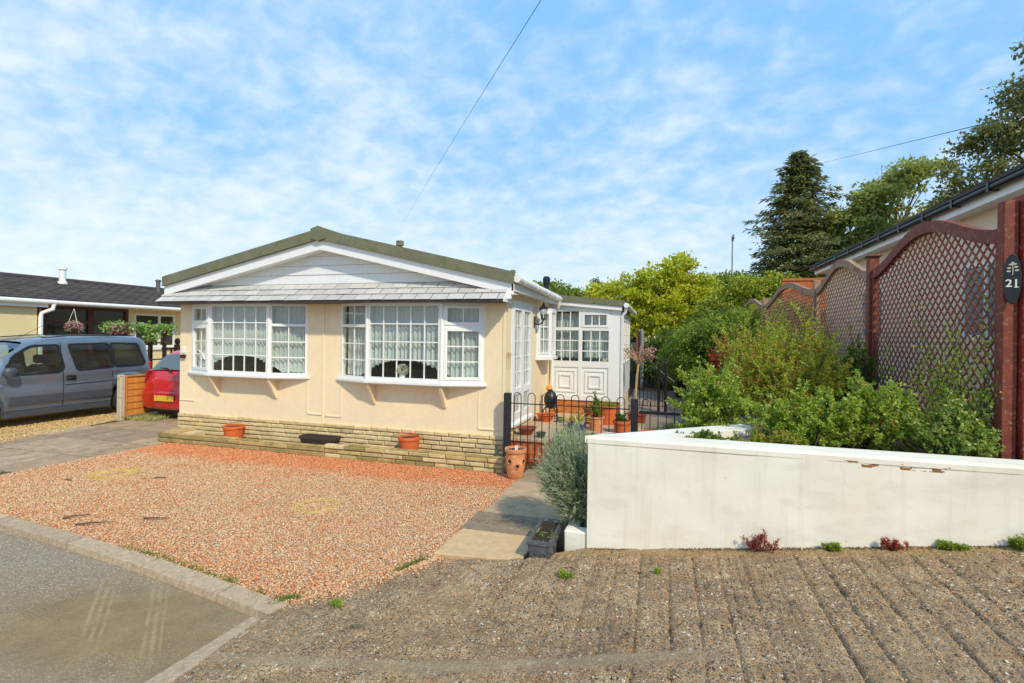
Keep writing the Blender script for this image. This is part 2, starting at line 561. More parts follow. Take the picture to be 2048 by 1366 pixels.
def ramp_mat():
    m, g = newmat('ribbed_aggregate_concrete')
    v = g.n('ShaderNodeNewGeometry').outputs['Position']
    sp = g.n('ShaderNodeSeparateXYZ', {0: v})
    mort = g.ramp(g.noise(v, 6, 6, 0.65), [(0.3, S(142, 112, 82)), (0.55, S(184, 150, 112)), (0.75, S(214, 182, 140))])
    col = mort
    hs = None
    for sc, th, rad in ((80, 0.42, 0.42), (36, 0.66, 0.34), (170, 0.4, 0.45)):
        vd = g.n('ShaderNodeMapping', {'Vector': v})
        vd.inputs['Location'].default_value = (sc, sc * 2, 0)
        vr = g.n('ShaderNodeTexVoronoi', {'Scale': sc, 'Vector': vd.outputs[0]})
        cc = g.n('ShaderNodeSeparateColor', {0: vr.outputs['Color']})
        on = g.math('GREATER_THAN', cc.outputs[0], th)
        ins = g.math('LESS_THAN', vr.outputs['Distance'], rad)
        stone = g.ramp(cc.outputs[1], [(0.0, S(66, 58, 52)), (0.24, S(140, 106, 80)), (0.42, S(206, 156, 112)), (0.54, S(160, 144, 126)), (0.63, S(250, 238, 214)), (0.84, S(70, 60, 56))], 'CONSTANT')
        f = g.math('MULTIPLY', on, ins)
        col = g.mix(g.math('MULTIPLY', f, 0.9), col, stone)
        hh = g.math('MULTIPLY', f, g.math('SUBTRACT', rad, vr.outputs['Distance']))
        hs = hh if hs is None else g.math('ADD', hs, hh)
    # lichen / dirt patches
    col = g.mix(g.ramp(g.noise(v, 2.2, 6, 0.7), [(0.52, 0.0), (0.70, 0.6)]), col, S(104, 82, 62))
    col = g.mix(g.ramp(g.noise(v, 5.0, 6, 0.75), [(0.56, 0.0), (0.68, 0.6)]), col, S(84, 74, 66))
    col = g.mix(g.ramp(g.noise(v, 1.1, 4, 0.6), [(0.5, 0.0), (0.7, 0.45)]), col, S(196, 164, 124))
    # smooth troweled strip
    line = g.math('SUBTRACT', sp.outputs[1], g.math('ADD', g.math('MULTIPLY', sp.outputs[0], 0.21), 2.88))
    line = g.math('ABSOLUTE', g.math('ADD', line, g.math('MULTIPLY', g.math('SUBTRACT', g.noise(v, 5, 3, 0.5), 0.5), 0.06)))
    strip = g.math('MULTIPLY', g.ramp(line, [(0.035, 1.0), (0.075, 0.0)]), g.n('ShaderNodeMapRange', {0: sp.outputs[0], 1: 0.55, 2: 0.1}).outputs[0])
    edge = g.n('ShaderNodeMapRange', {0: sp.outputs[0], 1: -1.75, 2: -2.25}).outputs[0]
    strip = g.math('MAXIMUM', strip, g.math('MULTIPLY', edge, 0.45))
    scol = g.ramp(g.noise(v, 9, 6, 0.7), [(0.3, S(140, 122, 92)), (0.7, S(178, 160, 126))])
    col = g.mix(g.math('MULTIPLY', strip, 0.55), col, scol)
    # fine sand against the wall and mossy grime in the grooves
    sand = g.n('ShaderNodeMapRange', {0: g.math('ADD', sp.outputs[1], g.math('MULTIPLY', g.noise(v, 6, 4, 0.6), 0.12)), 1: 4.20, 2: 4.36}).outputs[0]
    col = g.mix(g.math('MULTIPLY', sand, 0.85), col, S(178, 148, 104))
    b = g.n('ShaderNodeBsdfPrincipled', {'Base Color': col, 'Roughness': 0.85, 'Specular IOR Level': 0.3})
    n0 = g.bump(g.math('MULTIPLY', hs, g.math('SUBTRACT', 1.0, g.math('MULTIPLY', strip, 0.8))), 1.0, 0.02)
    g.set(b.inputs['Normal'], g.bump(g.noise(v, 45, 6, 0.75), 1.0, 0.014, n0))
    finish(g, b.outputs[0])
    return m


M_road = road_mat()
M_ramp = ramp_mat()


def vnoise(x, y, s, seed=0):
    """smooth value noise on numpy arrays"""
    r = np.random.default_rng(seed)
    T = r.random((64, 64))
    x = x * s + 1000.3
    y = y * s + 1000.7
    xi, yi = np.floor(x).astype(int), np.floor(y).astype(int)
    fx, fy = x - xi, y - yi
    fx, fy = fx * fx * (3 - 2 * fx), fy * fy * (3 - 2 * fy)
    a, b = T[xi % 64, yi % 64], T[(xi + 1) % 64, yi % 64]
    c, d = T[xi % 64, (yi + 1) % 64], T[(xi + 1) % 64, (yi + 1) % 64]
    return (a * (1 - fx) + b * fx) * (1 - fy) + (c * (1 - fx) + d * fx) * fy


# ================================================================ GROUND
def sheet(name, pts, z, mat):
    mb = MB()
    mb.poly([(x, y, z) for x, y in pts])
    o = mb.build(name, mat)
    return tag(o, kind='structure')


M_ground = pm('grassy_earth', S(96, 104, 58), 0.95, 0.3, 0.6, 1.0, 30, spot=S(120, 100, 70), spots=0.5, world=True)
sheet('ground', [(-900, -300), (900, -300), (900, 1500), (-900, 1500)], -0.02, M_ground)
sheet('road', [(-60, -12), (-2.62, -12), (-2.62, 2.98), (-3.06, 3.07), (-4.0, 3.2), (-5.06, 3.35), (-6.28, 3.46), (-12, 3.75), (-60, 6)], 0.0, M_road)

gx = [(-2.55, 2.96), (-3.06, 3.08), (-4.0, 3.24), (-5.06, 3.37), (-6.28, 3.50), (-8.6, 3.66)]
GR = gx + [(-8.25, 4.42), (-7.95, 6.66), (-2.0, 6.66), (-1.95, 7.3), (-1.0, 7.3), (-1.8, 6.3), (-1.8, 4.1), (-1.9, 3.9), (-2.22, 3.32)]
GR = gx + [(-8.2, 4.42), (-8.02, 6.66), (-1.76, 6.7), (-1.79, 4.08), (-1.9, 3.9), (-2.22, 3.32)]
sheet('gravel_bed', GR, 0.05, M_gravel)
sheet('yard_ground', [(-1.9, 3.0), (12, 3.0), (12, 60), (-2.3, 60), (-2.3, 6.69), (-1.9, 6.69)], 0.035, M_dirt)
sheet('neighbour_gravel', [(-9.9, 3.6), (-60, 7.5), (-60, 40), (-11.05, 40), (-11.05, 8.0), (-10.56, 6.05)], 0.045, M_gravel2)
sheet('drive_base', [(-8.02, 3.6), (-10.4, 3.7), (-11.2, 6.4), (-11.2, 26), (-8.0, 26)], 0.038, M_darkjoint)
sheet('rear_path', [(-0.95, 10.3), (0.75, 10.3), (0.85, 45), (-1.1, 45)], 0.05, pm('path_tarmac', S(138, 120, 106), 0.9, 0.12, 3, 0.5, 70))
sheet('lawn_strip', [(0.78, 12.3), (1.08, 12.3), (1.25, 19.5), (0.86, 19.5)], 0.06, pm('short_grass', S(98, 150, 40), 0.9, 0.2, 8, 1.0, 90))


def pebbles(name, X, Y, Z, size, mat, flat=0.55, seed=3):
    r = np.random.default_rng(seed)
    n = len(X)
    base = np.array([(1, 0, 0), (0, 1, 0), (-1, 0, 0), (0, -1, 0), (0, 0, 1), (0, 0, -1)], float)
    s = size * r.uniform(0.55, 1.25, n)
    P = base[None] * np.stack([s * r.uniform(.7, 1.3, n), s * r.uniform(.6, 1.1, n), s * flat * r.uniform(.6, 1.2, n)], 1)[:, None, :]
    P = P * r.uniform(0.8, 1.2, (n, 6, 1))
    a = r.uniform(0, 2 * PI, n)
    ca, sa = np.cos(a), np.sin(a)
    tl = r.uniform(-.5, .5, n)
    x = P[..., 0] * ca[:, None] - P[..., 1] * sa[:, None]
    y = P[..., 0] * sa[:, None] + P[..., 1] * ca[:, None]
    z = P[..., 2] + x * tl[:, None]
    V = np.stack([x + X[:, None], y + Y[:, None], z + Z[:, None]], 2).reshape(-1, 3)
    f = np.array([(0, 1, 4), (1, 2, 4), (2, 3, 4), (3, 0, 4), (1, 0, 5), (2, 1, 5), (3, 2, 5), (0, 3, 5)])
    F = (f[None] + (np.arange(n) * 6)[:, None, None]).reshape(-1, 3)
    return fast(name, V, F, mat)


def inpoly(x, y, poly):
    c = np.zeros(len(x), bool)
    n = len(poly)
    for i in range(n):
        x0, y0 = poly[i]
        x1, y1 = poly[(i + 1) % n]
        t = ((y0 > y) != (y1 > y)) & (x < (x1 - x0) * (y - y0) / ((y1 - y0) + 1e-12) + x0)
        c ^= t
    return c


x = rng.uniform(-8.3, -1.7, 110000)
y = rng.uniform(2.9, 6.7, 110000)
# nearer the camera the stones show singly, so strew them more densely there
k = inpoly(x, y, GR)
x, y = x[k], y[k]
tag(pebbles('gravel', x, y, np.full(len(x), 0.055), 0.0115, M_gravelstone), 'loose pink and orange gravel covering the plot in front of the bungalow', 'gravel', kind='stuff')
x = rng.uniform(-13, -9.6, 14000)
y = rng.uniform(4.0, 8.4, 14000)
k = inpoly(x, y, [(-9.9, 3.6), (-13, 3.9), (-13, 8.6), (-11.05, 8.6), (-11.05, 8.0), (-10.56, 6.05)])
tag(pebbles('tan_gravel', x[k], y[k], np.full(k.sum(), 0.05), 0.017, M_gravel2stone, seed=5), 'loose tan gravel around and in front of the grey van', 'gravel', kind='stuff')

# driveway slabs
mb = MB()
r_ = random.Random(4)
yy = 3.7
row = 0
while yy < 13:
    xx = -11.4 + (0.3 if row % 2 else 0)
    while xx < -7.6:
        x0, x1 = xx + 0.016, xx + 0.584
        y0, y1 = yy + 0.016, yy + 0.884
        cx, cy = (x0 + x1) / 2, (y0 + y1) / 2
        lim_r = -8.0 - 0.0 if cy > 6.7 else -8.2 + (cy - 4.42) * 0.08
        lim_l = -10.0 - max(0, (cy - 4.0)) * 0.33
        lim_l = max(lim_l, -11.0)
        if cx > lim_l and cx < lim_r + 0.1:
            x1 = min(x1, lim_r + 0.12)
            j = [0.046 + r_.uniform(0, 0.008) for _ in range(4)]
            mb.hexa([(x0, y0, 0), (x1, y0, 0), (x1, y1, 0), (x0, y1, 0), (x0, y0, j[0]), (x1, y0, j[1]), (x1, y1, j[2]), (x0, y1, j[3])])
        xx += 0.6
    yy += 0.9
    row += 1
tag(mb.build('driveway_slabs', M_slab), kind='structure')

# kerb stones along the road
mb = MB()


def kerbrun(pts, w, ztop, L=0.9):
    P = [Vector((x, y, 0)) for x, y in pts]
    acc = []
    for a, b in zip(P, P[1:]):
        n = max(1, round((b - a).length / L))
        for i in range(n):
            acc.append((a.lerp(b, i / n), a.lerp(b, (i + 1) / n)))
    for a, b in acc:
        d = (b - a).normalized()
        a2, b2 = a + d * 0.007, b - d * 0.007
        s = Vector((-d.y, d.x, 0))
        dz = r_.uniform(-0.003, 0.004)
        p = [a2, b2, b2 + s * w, a2 + s * w]
        mb.hexa([(q.x, q.y, -0.05) for q in p] + [(p[0].x + s.x * .012, p[0].y + s.y * .012, ztop - 0.006 + dz), (p[1].x + s.x * .012, p[1].y + s.y * .012, ztop - 0.006 + dz), (p[2].x, p[2].y, ztop + 0.006 + dz), (p[3].x, p[3].y, ztop + 0.006 + dz)])


kerbrun([(-12, 3.62), (-8.6, 3.50), (-6.28, 3.34), (-5.06, 3.22), (-4.0, 3.08), (-3.06, 2.92), (-2.50, 2.81)], 0.15, 0.058)
kerbrun([(-2.66, -3.0), (-2.66, 2.0), (-2.60, 2.79)], -0.13, 0.052)
tag(mb.build('kerb', M_kerb), kind='structure')

# ---- ribbed concrete ramp
YT = ([-2.62, -2.4, -2.2, -1.84, -1.5, -1.1, -0.6, -0.55, 14], [2.95, 3.12, 3.36, 3.93, 4.0, 4.06, 4.36, 4.40, 4.40])


def ramp_h(x, y):
    lin = 0.05 + 0.141 * (x + 1.15)
    w = 0.05
    soft = w * np.log1p(np.exp(np.clip((lin - 0.05) / w, -30, 30)))
    hump = 0.03 * np.exp(-((x + 0.9) / 0.5) ** 2 - ((y - 3.9) / 0.35) ** 2)
    return 0.057 + soft + hump * 0.6


def ramp():
    xs = np.concatenate([np.arange(-2.52, 3.4, 0.009), np.arange(3.4, 14, 0.4)])
    ts = np.concatenate([np.linspace(-1.6, 0, 10, endpoint=False), np.linspace(0, 1, 250)])
    ytop = np.interp(xs, YT[0], YT[1])
    Xg = xs[:, None] * np.ones(len(ts))[None]
    Yg = 1.7 + ts[None] * (ytop[:, None] - 1.7)
    Z = ramp_h(Xg, Yg)
    r = np.random.default_rng(5)
    gpos = np.arange(-2.3, 3.5, 0.18)
    gpos = gpos + r.uniform(-.02, .02, len(gpos))
    stripline = np.abs(Yg - (2.88 + 0.21 * Xg))
    smooth = np.clip(1 - (stripline - 0.05) / 0.03, 0, 1) * np.clip((0.5 - Xg) / 0.4, 0, 1)
    gro = np.zeros_like(Z)
    for i, gp in enumerate(gpos):
        lean = 0.0 if gp > -0.6 else -0.14 * (-0.6 - gp)
        wob = (vnoise(Yg * 1.0, Yg * 0 + i, 1.6, 9) - 0.5) * 0.016
        d = Xg - (gp + lean * (4.2 - Yg) + wob)
        depth = 0.016 * (0.45 + 0.8 * vnoise(Xg * 0 + i, Yg, 1.1, 12))
        if gp < -1.3: depth = depth * 0.35
        elif gp < -0.3: depth = depth * 0.6
        gro += depth * 1.2 * np.exp(-(d / 0.0085) ** 2) + depth * 0.2 * np.exp(-(d / 0.03) ** 2)
    ph = (Xg + (vnoise(Xg, Yg, 1.2, 21) - .5) * .10) / 0.063
    rib = 0.5 + 0.5 * np.cos(2 * PI * ph)
    gro += 0.0055 * rib ** 3 * np.clip(vnoise(Xg, Yg, 3.0, 22) * 2.2 - .5, 0, 1)
    n = (vnoise(Xg, Yg, 9, 1) - .5) * 0.012 + (vnoise(Xg, Yg, 28, 2) - .5) * 0.008 + (vnoise(Xg, Yg, 70, 3) - .5) * 0.006
    fade = np.clip((4.3 - Yg) / 0.1, 0.3, 1)
    Z = Z - gro * (1 - smooth) * fade + n * (1 - 0.75 * smooth)
    nx, ny = Z.shape
    V = np.stack([Xg, Yg, Z], 2).reshape(-1, 3)
    i, j = np.meshgrid(np.arange(nx - 1), np.arange(ny - 1), indexing='ij')
    a = (i * ny + j).ravel()
    F = np.stack([a, a + ny, a + ny + 1, a + 1], 1)
    # skirts: west edge and north edge
    base = len(V)
    north = np.stack([Xg[:, -1], Yg[:, -1] + 0.01, np.full(nx, -0.05)], 1)
    V = np.vstack([V, north])
    ii = np.arange(nx - 1)
    F = np.vstack([F, np.stack([ii * ny + ny - 1, (ii + 1) * ny + ny - 1, base + ii + 1, base + ii], 1)])
    return tag(fast('concrete_ramp', V, F, M_ramp, smooth=True), kind='structure')


ramp()
x = rng.uniform(-2.3, 3.4, 14000)
y = rng.uniform(1.8, 4.36, 14000)
k = (y < np.interp(x, YT[0], YT[1]) - 0.02) & (np.abs(y - (2.88 + 0.21 * x)) > 0.08)
k &= (rng.random(len(x)) < np.where(x < -1.6, 0.15, 1.0))
x, y = x[k], y[k]
tt = rng.uniform(0, 1, 900)
ex_ = np.interp(tt, [0, .3, .6, 1], [-2.55, -2.22, -1.95, -1.82])
ey_ = np.interp(tt, [0, .3, .6, 1], [2.98, 3.30, 3.72, 4.02])
off_ = np.abs(rng.normal(size=900)) * .07
tag(pebbles('stray_gravel', ex_ + off_ * .7, ey_ - off_ * .6, ramp_h(ex_ + off_, ey_) + .003, 0.0105, M_gravelstone, seed=19), 'gravel stones spilling over the edge onto the ribbed concrete', 'gravel', kind='stuff')
M_agg = island_mat('aggregate_pebbles', [S(96, 86, 74), S(150, 126, 94), S(200, 164, 118), S(170, 158, 138), S(230, 214, 184), S(130, 108, 80), S(194, 134, 86)], 0.75, 0.1, 30, 0.2, 80)
sz = rng.choice([.0045, .007, .012], len(x), p=[.6, .32, .08])
tag(pebbles('loose_chippings', x, y, ramp_h(x, y) - 0.001, sz, M_agg, flat=0.6, seed=8), 'small mixed stone chippings strewn over the ribbed concrete ramp', 'chippings', kind='stuff')

# path slabs from the road to the gate
mb = MB()
mbl = MB()
mbk = MB()
ys = [4.10, 4.62, 5.12, 5.72, 6.32, 6.96]
for i, (a, b) in enumerate(zip(ys, ys[1:])):
    x0, x1 = (-1.86, -1.06) if i < 2 else (-1.80, -0.95)
    dz = 0.006 * (i % 2) + 0.075
    t = (mb, mbk)[i == 1] if i else mbl
    if i == 0:
        t.hexa([(x0, a - 0.10, 0), (x1 - .05, a - 0.02, 0), (x1, b - .01, 0), (x0 + .02, b - .01, 0), (x0, a - 0.10, .082), (x1 - .05, a - 0.02, .088), (x1, b - .01, .086), (x0 + .02, b - .01, .08)])
    else:
        t.box(x0, x1, a + .004, b - .004, 0, dz)
tag(mb.build('path_slabs', island_mat('path_stone', [S(194, 166, 134), S(178, 150, 120), S(200, 170, 136), S(150, 130, 108)], 0.9, 0.25, 9, 0.5, 60, moss=S(140, 124, 92)), bevel=0.006), kind='structure')
tag(mbk.build('path_dark_slab', island_mat('dark_path_stone', [S(142, 124, 102), S(142, 124, 102)], 0.9, 0.3, 10, 0.6, 60, moss=S(112, 100, 74)), bevel=0.006), kind='structure')
tag(mbl.build('path_edge_slab', island_mat('tan_path_stone', [S(206, 174, 132), S(206, 174, 132)], 0.9, 0.18, 12, 0.5, 60), bevel=0.01), kind='structure')


# ================================================================ THE BUNGALOW
home = thing('park_bungalow', 'cream park bungalow with low gable, grey slate canopy, two white bay windows and stone skirt', 'bungalow', (-5.3, 7.2, 0.04))
FY = 7.15
XL, XR = -8.38, -2.22

# walls (real openings, real thickness)
w = MB()
zb, zt = 0.46, 2.78


def wall_x(mb, x0, x1, y0, y1, z0, z1, holes):
    """wall along X with rectangular holes (xa, xb, za, zb)"""
    cur = x0
    for xa, xb, za, zb_ in sorted(holes):
        mb.box(cur, xa, y0, y1, z0, z1)
        mb.box(xa, xb, y0, y1, z0, za)
        mb.box(xa, xb, y0, y1, zb_, z1)
        cur = xb
    mb.box(cur, x1, y0, y1, z0, z1)


def wall_y(mb, x0, x1, y0, y1, z0, z1, holes):
    cur = y0
    for ya, yb, za, zb_ in sorted(holes):
        mb.box(x0, x1, cur, ya, z0, z1)
        if za > z0 + .001:
            mb.box(x0, x1, ya, yb, z0, za)
        mb.box(x0, x1, ya, yb, zb_, z1)
        cur = yb
    mb.box(x0, x1, cur, y1, z0, z1)


BAYS = [(-8.12, -5.65), (-5.02, -2.54)]
wall_x(w, XL, XR, FY, FY + 0.12, zb, zt, [(a + .03, b - .03, 1.24, 2.42) for a, b in BAYS])
wall_y(w, XR - 0.12, XR, FY + 0.12, 17.0, zb, zt, [(7.49, 8.68, 0.59, 2.49), (9.08, 10.06, 1.56, 2.42)])
wall_y(w, XL, XL + 0.12, FY + 0.12, 17.0, zb, zt, [])
w.box(XL + .12, XR - .12, 16.88, 17.0, zb, zt)
w.build('wall', M_cream, home)
# raised cover strips and panel beads of the cladding
def strip(*bx):
    b = MB()
    b.box(*bx)
    b.build('cover_strip', M_cream, home)


strip(-5.355, -5.325, FY - .012, FY, 0.46, 2.5)
for x0, x1, z0 in ((-8.37, -8.05, 0.70), (-5.62, -5.36, 0.60), (-5.29, -5.0, 0.585), (-2.62, -2.27, 0.545)):
    strip(x0, x1, FY - .014, FY, z0, z0 + .02)
for x, z0 in ((-8.05, 0.70), (-5.635, 0.60), (-4.99, 0.585), (-2.62, 0.545)):
    strip(x - .008, x + .008, FY - .01, FY, z0 + .02, 1.18)
strip(XR - .03, XR + .012, FY - .012, FY + .03, 0.46, 2.6)
# room inside
M_floorin = pm('room_carpet', S(96, 66, 50), 0.9, 0.2, 3)
M_roomwall = pm('room_wall', S(150, 124, 100), 0.9, 0.08, 2)
rm = MB()
rm.box(XL + .12, XR - .12, FY + .12, 16.88, 0.44, 0.5)
rm.build('floor', M_floorin, home)
rm = MB()
rm.box(XL + .12, XR - .12, FY + .12, 16.88, 2.6, 2.64)
rm.box(XL + .125, XR - .125, 10.3, 10.36, 0.505, 2.595)
rm.build('inner_wall', M_roomwall, home)
rm = MB()
for x0, x1, y0, z1 in ((-7.8, -6.2, 8.6, 1.32), (-4.7, -2.9, 8.3, 1.28), (-6.0, -5.4, 9.0, 1.6)):
    rm.box(x0, x1, y0, y0 + .25, 0.51, z1)
    rm.box(x0, x1, y0 + .26, y0 + .8, 0.51, 0.95)
rm.build('sofa', pm('brown_sofa', S(84, 54, 40), 0.8, 0.3, 5), home, bevel=0.04)

# stone skirt: rock-faced blocks laid in courses over a mortar bed
def blocks_x(mb, x0, x1, yf, z0, nrow, h, r, depth=0.06, wmin=.22, wmax=.34, proud=0.014, gap=0.005):
    for k in range(nrow):
        x = x0
        first = True
        while x < x1 - 0.02:
            L = r.uniform(wmin, wmax) * (0.55 if (first and k % 2) else 1)
            first = False
            e = min(x + L, x1)
            if x1 - e < 0.09: e = x1
            p = r.uniform(0, proud)
            za, zc = z0 + k * h + gap, z0 + (k + 1) * h - gap
            a, c = x + gap, e - gap
            # pillow face with irregular inner points
            fr = [(a, yf - p * .3, za), (c, yf - p * .3, za), (c, yf - p * .3, zc), (a, yf - p * .3, zc)]
            q = [(a + .012, yf - p - .012 - r.uniform(0, .008), za + .012), (c - .012, yf - p - .012 - r.uniform(0, .008), za + .012),
                 (c - .012, yf - p - .012 - r.uniform(0, .008), zc - .01), (a + .012, yf - p - .012 - r.uniform(0, .008), zc - .01)]
            bk = [(a, yf + depth, za), (c, yf + depth, za), (c, yf + depth, zc), (a, yf + depth, zc)]
            mb.loft([bk, fr, q], cap=True)
            x = e


rs = random.Random(12)
mb = MB()
blocks_x(mb, XL - .01, XR + .01, FY - .012, 0.05, 6, 0.071, rs)
for k in range(6):      # return on the right side
    y = FY + .05
    while y < 7.5:
        mb.box(XR - .02, XR + .02, y + .004, y + .2, 0.05 + k * .071 + .005, 0.05 + (k + 1) * .071 - .005)
        y += .21
mb.build('stone_skirt', M_stone, home)
mb = MB()
mb.box(XL + .01, XR - .005, FY + .01, FY + .1, 0.03, 0.458)
mb.box(XR - .09, XR - .0, FY + .1, 10.2, 0.03, 0.458)
mb.build('skirt_mortar', M_mortar, home)

# roof
TP = [(-8.47, 2.90), (-5.25, 3.60), (-2.03, 2.85)]


def T(x):
    return float(np.interp(x, [p[0] for p in TP], [p[1] for p in TP]))


def chev(mb, top, bot, y0, y1, xs=None):
    """chevron strip following the roof line between offsets top and bot"""
    xs = xs or [p[0] for p in TP]
    for a, c in zip(xs, xs[1:]):
        mb.hexa([(a, y0, T(a) + bot), (c, y0, T(c) + bot), (c, y1, T(c) + bot), (a, y1, T(a) + bot),
                 (a, y0, T(a) + top), (c, y0, T(c) + top), (c, y1, T(c) + top), (a, y1, T(a) + top)])


rf = MB()
chev(rf, 0.0, -0.165, 6.85, 6.97)
chev(rf, -0.04, -0.14, 6.975, 17.25)
roof = rf.build('roof', M_felt, home)
rc = MB()
rc.hexa([(-5.38, 6.835, 3.44), (-5.25, 6.835, 3.40), (-5.25, 17.2, 3.45), (-5.38, 17.2, 3.45), (-5.38, 6.835, 3.60), (-5.25, 6.835, 3.64), (-5.25, 17.2, 3.64), (-5.38, 17.2, 3.60)])
rc.hexa([(-5.25, 6.832, 3.40), (-5.10, 6.832, 3.44), (-5.10, 17.2, 3.45), (-5.25, 17.2, 3.45), (-5.25, 6.832, 3.64), (-5.10, 6.832, 3.585), (-5.10, 17.2, 3.585), (-5.25, 17.2, 3.64)])
rc.build('ridge_cap', M_felt, roof)
bb = MB()
chev(bb, -0.168, -0.325, 6.90, 6.93)
bb.build('bargeboard', M_upvc, home)
bb = MB()
chev(bb, -0.30, -0.315, 6.932, 7.10)
bb.box(-2.22, -2.06, 6.932, 16.9, 2.60, 2.615)
bb.box(-8.45, -8.38, 6.932, 16.9, 2.60, 2.615)
bb.build('soffit', M_upvc, home)
bb = MB()
bb.box(-2.06, -2.035, 6.90, 10.02, 2.585, 2.765)
bb.build('fascia', M_upvc, home)
bb = MB()
bb.box(-8.475, -8.455, 6.94, 17.0, 2.60, 2.80)
bb.build('fascia', M_upvc, home)
bb = MB()
bb.box(-2.22, -2.062, 6.895, 6.928, 2.47, 2.60)
bb.build('fascia', M_upvc, home)
# gable cladding: shiplap boards
gb = MB()
z = 2.60
while z < 3.4:
    z1 = z + 0.15
    for a, c in ((-8.4, -5.25), (-5.25, -2.1)):
        # polygon of the board clipped by the roof line
        pts = []
        xs = np.linspace(a, c, 60)
        xs = [q for q in xs if T(q) - 0.2 > z + 0.002]
        if len(xs) < 2: continue
        top = [(q, min(z1 - .004, T(q) - 0.2)) for q in xs]
        poly = [(xs[0], z), (xs[-1], z)] + top[::-1]
        gb.prism(poly, 1.0, lambda u, v, w_, z=z: (u, 7.085 + w_ * 0.04 + (v - z) * 0.08, v))
    z = z1
gb.build('gable_boards', M_board, home)

# slate canopy along the front
cn = MB()
yb0, zb0, yt0, zt0 = 6.74, 2.445, 7.075, 2.735
rs = random.Random(3)
nrow = 3
for k in range(nrow):
    t0, t1 = k / nrow, (k + 1) / nrow + 0.10
    x = -8.475 + (0.0 if k % 2 else -0.12)
    while x < -2.12:
        e = x + 0.255
        a, c = max(x, -8.475) + .006, min(e, -2.125) - .006
        if c - a > 0.03:
            lift = 0.022
            j = rs.uniform(-.004, .004)
            def pt(xx, t, h):
                yy = yb0 + (yt0 - yb0) * min(t, 1.02)
                zz = zb0 + (zt0 - zb0) * min(t, 1.02)
                return (xx, yy - h * .65, zz + h * .75)
            cn.hexa([pt(a, t0, lift + j - .007), pt(c, t0, lift + j - .007), pt(c, t1, -.004), pt(a, t1, -.004),
                     pt(a, t0, lift + j), pt(c, t0, lift + j), pt(c, t1, .003), pt(a, t1, .003)])
        x = e
canopy = cn.build('slate_canopy', M_slate, home)
cb = MB()
cb.hexa([(-8.46, 6.755, 2.425), (-2.135, 6.755, 2.425), (-2.135, 7.148, 2.425), (-8.46, 7.148, 2.425),
         (-8.46, 6.755, 2.440), (-2.135, 6.755, 2.440), (-2.135, 7.148, 2.735), (-8.46, 7.148, 2.735)])
cb.build('canopy_box', pm('canopy_underlay', S(96, 94, 92), .8, .1, 5), canopy)
cb = MB()
cb.hexa([(-2.134, 6.75, 2.42), (-2.12, 6.75, 2.42), (-2.12, 7.1, 2.42), (-2.134, 7.1, 2.42), (-2.134, 6.75, 2.455), (-2.12, 6.75, 2.455), (-2.12, 7.1, 2.76), (-2.134, 7.1, 2.76)])
cb.build('end_board', M_upvc, canopy)

# gutter on the right eaves
gt = MB()
g0, g1 = Vector((-1.985, 6.92, 2.755)), Vector((-1.985, 10.02, 2.69))
gt.tube([g0, g1], 0.055, 12)
for t in (0.1, 0.35, 0.6, 0.85):
    p = g0.lerp(g1, t)
    gt.tube([p - Vector((0, .02, 0)), p + Vector((0, .02, 0))], 0.061, 12)
gut = gt.build('gutter', M_upvc, home, smooth=True)
gp = MB()
gp.tube([(-1.985, 9.93, 2.67), (-1.985, 9.95, 2.56), (-2.04, 10.02, 2.46), (-2.15, 10.14, 2.38), (-2.15, 10.14, 0.66)], 0.032, 10)
gp.build('downpipe', M_upvc, gut, smooth=True)

# small vents and the flue on the roof
for nm, x_, y_, h_, r1 in (('roof_vent', -4.55, 8.2, 0.22, 0.045), ('roof_vent', -2.25, 7.6, 0.10, 0.03)):
    v_ = MB()
    v_.lathe([(r1, -0.1), (r1, h_ * .6), (r1 * 1.5, h_ * .62), (r1 * 1.5, h_), (r1 * .5, h_ + .01)], (x_, y_, T(x_) - .04), 10)
    v_.build(nm, M_felt, roof, smooth=True)
fl = MB()
fl.lathe([(0.06, 0), (0.06, 0.42), (0.085, 0.43), (0.085, 0.56), (0.05, 0.60)], (-2.55, 11.3, 2.70), 12)
fl.build('flue', M_blackmetal, roof, smooth=True)


# ---------------------------------------------------------------- window helpers
def fbox(mb, f, u0, u1, v0, v1, d0, d1):
    mb.hexa([f(u0, v0, d0), f(u1, v0, d0), f(u1, v0, d1), f(u0, v0, d1), f(u0, v1, d0), f(u1, v1, d0), f(u1, v1, d1), f(u0, v1, d1)])


def rect(mb, f, u0, u1, v0, v1, wd, d0, d1):
    fbox(mb, f, u0, u0 + wd, v0, v1, d0, d1)
    fbox(mb, f, u1 - wd, u1, v0, v1, d0, d1)
    fbox(mb, f, u0 + wd, u1 - wd, v0, v0 + wd, d0, d1)
    fbox(mb, f, u0 + wd, u1 - wd, v1 - wd, v1, d0, d1)


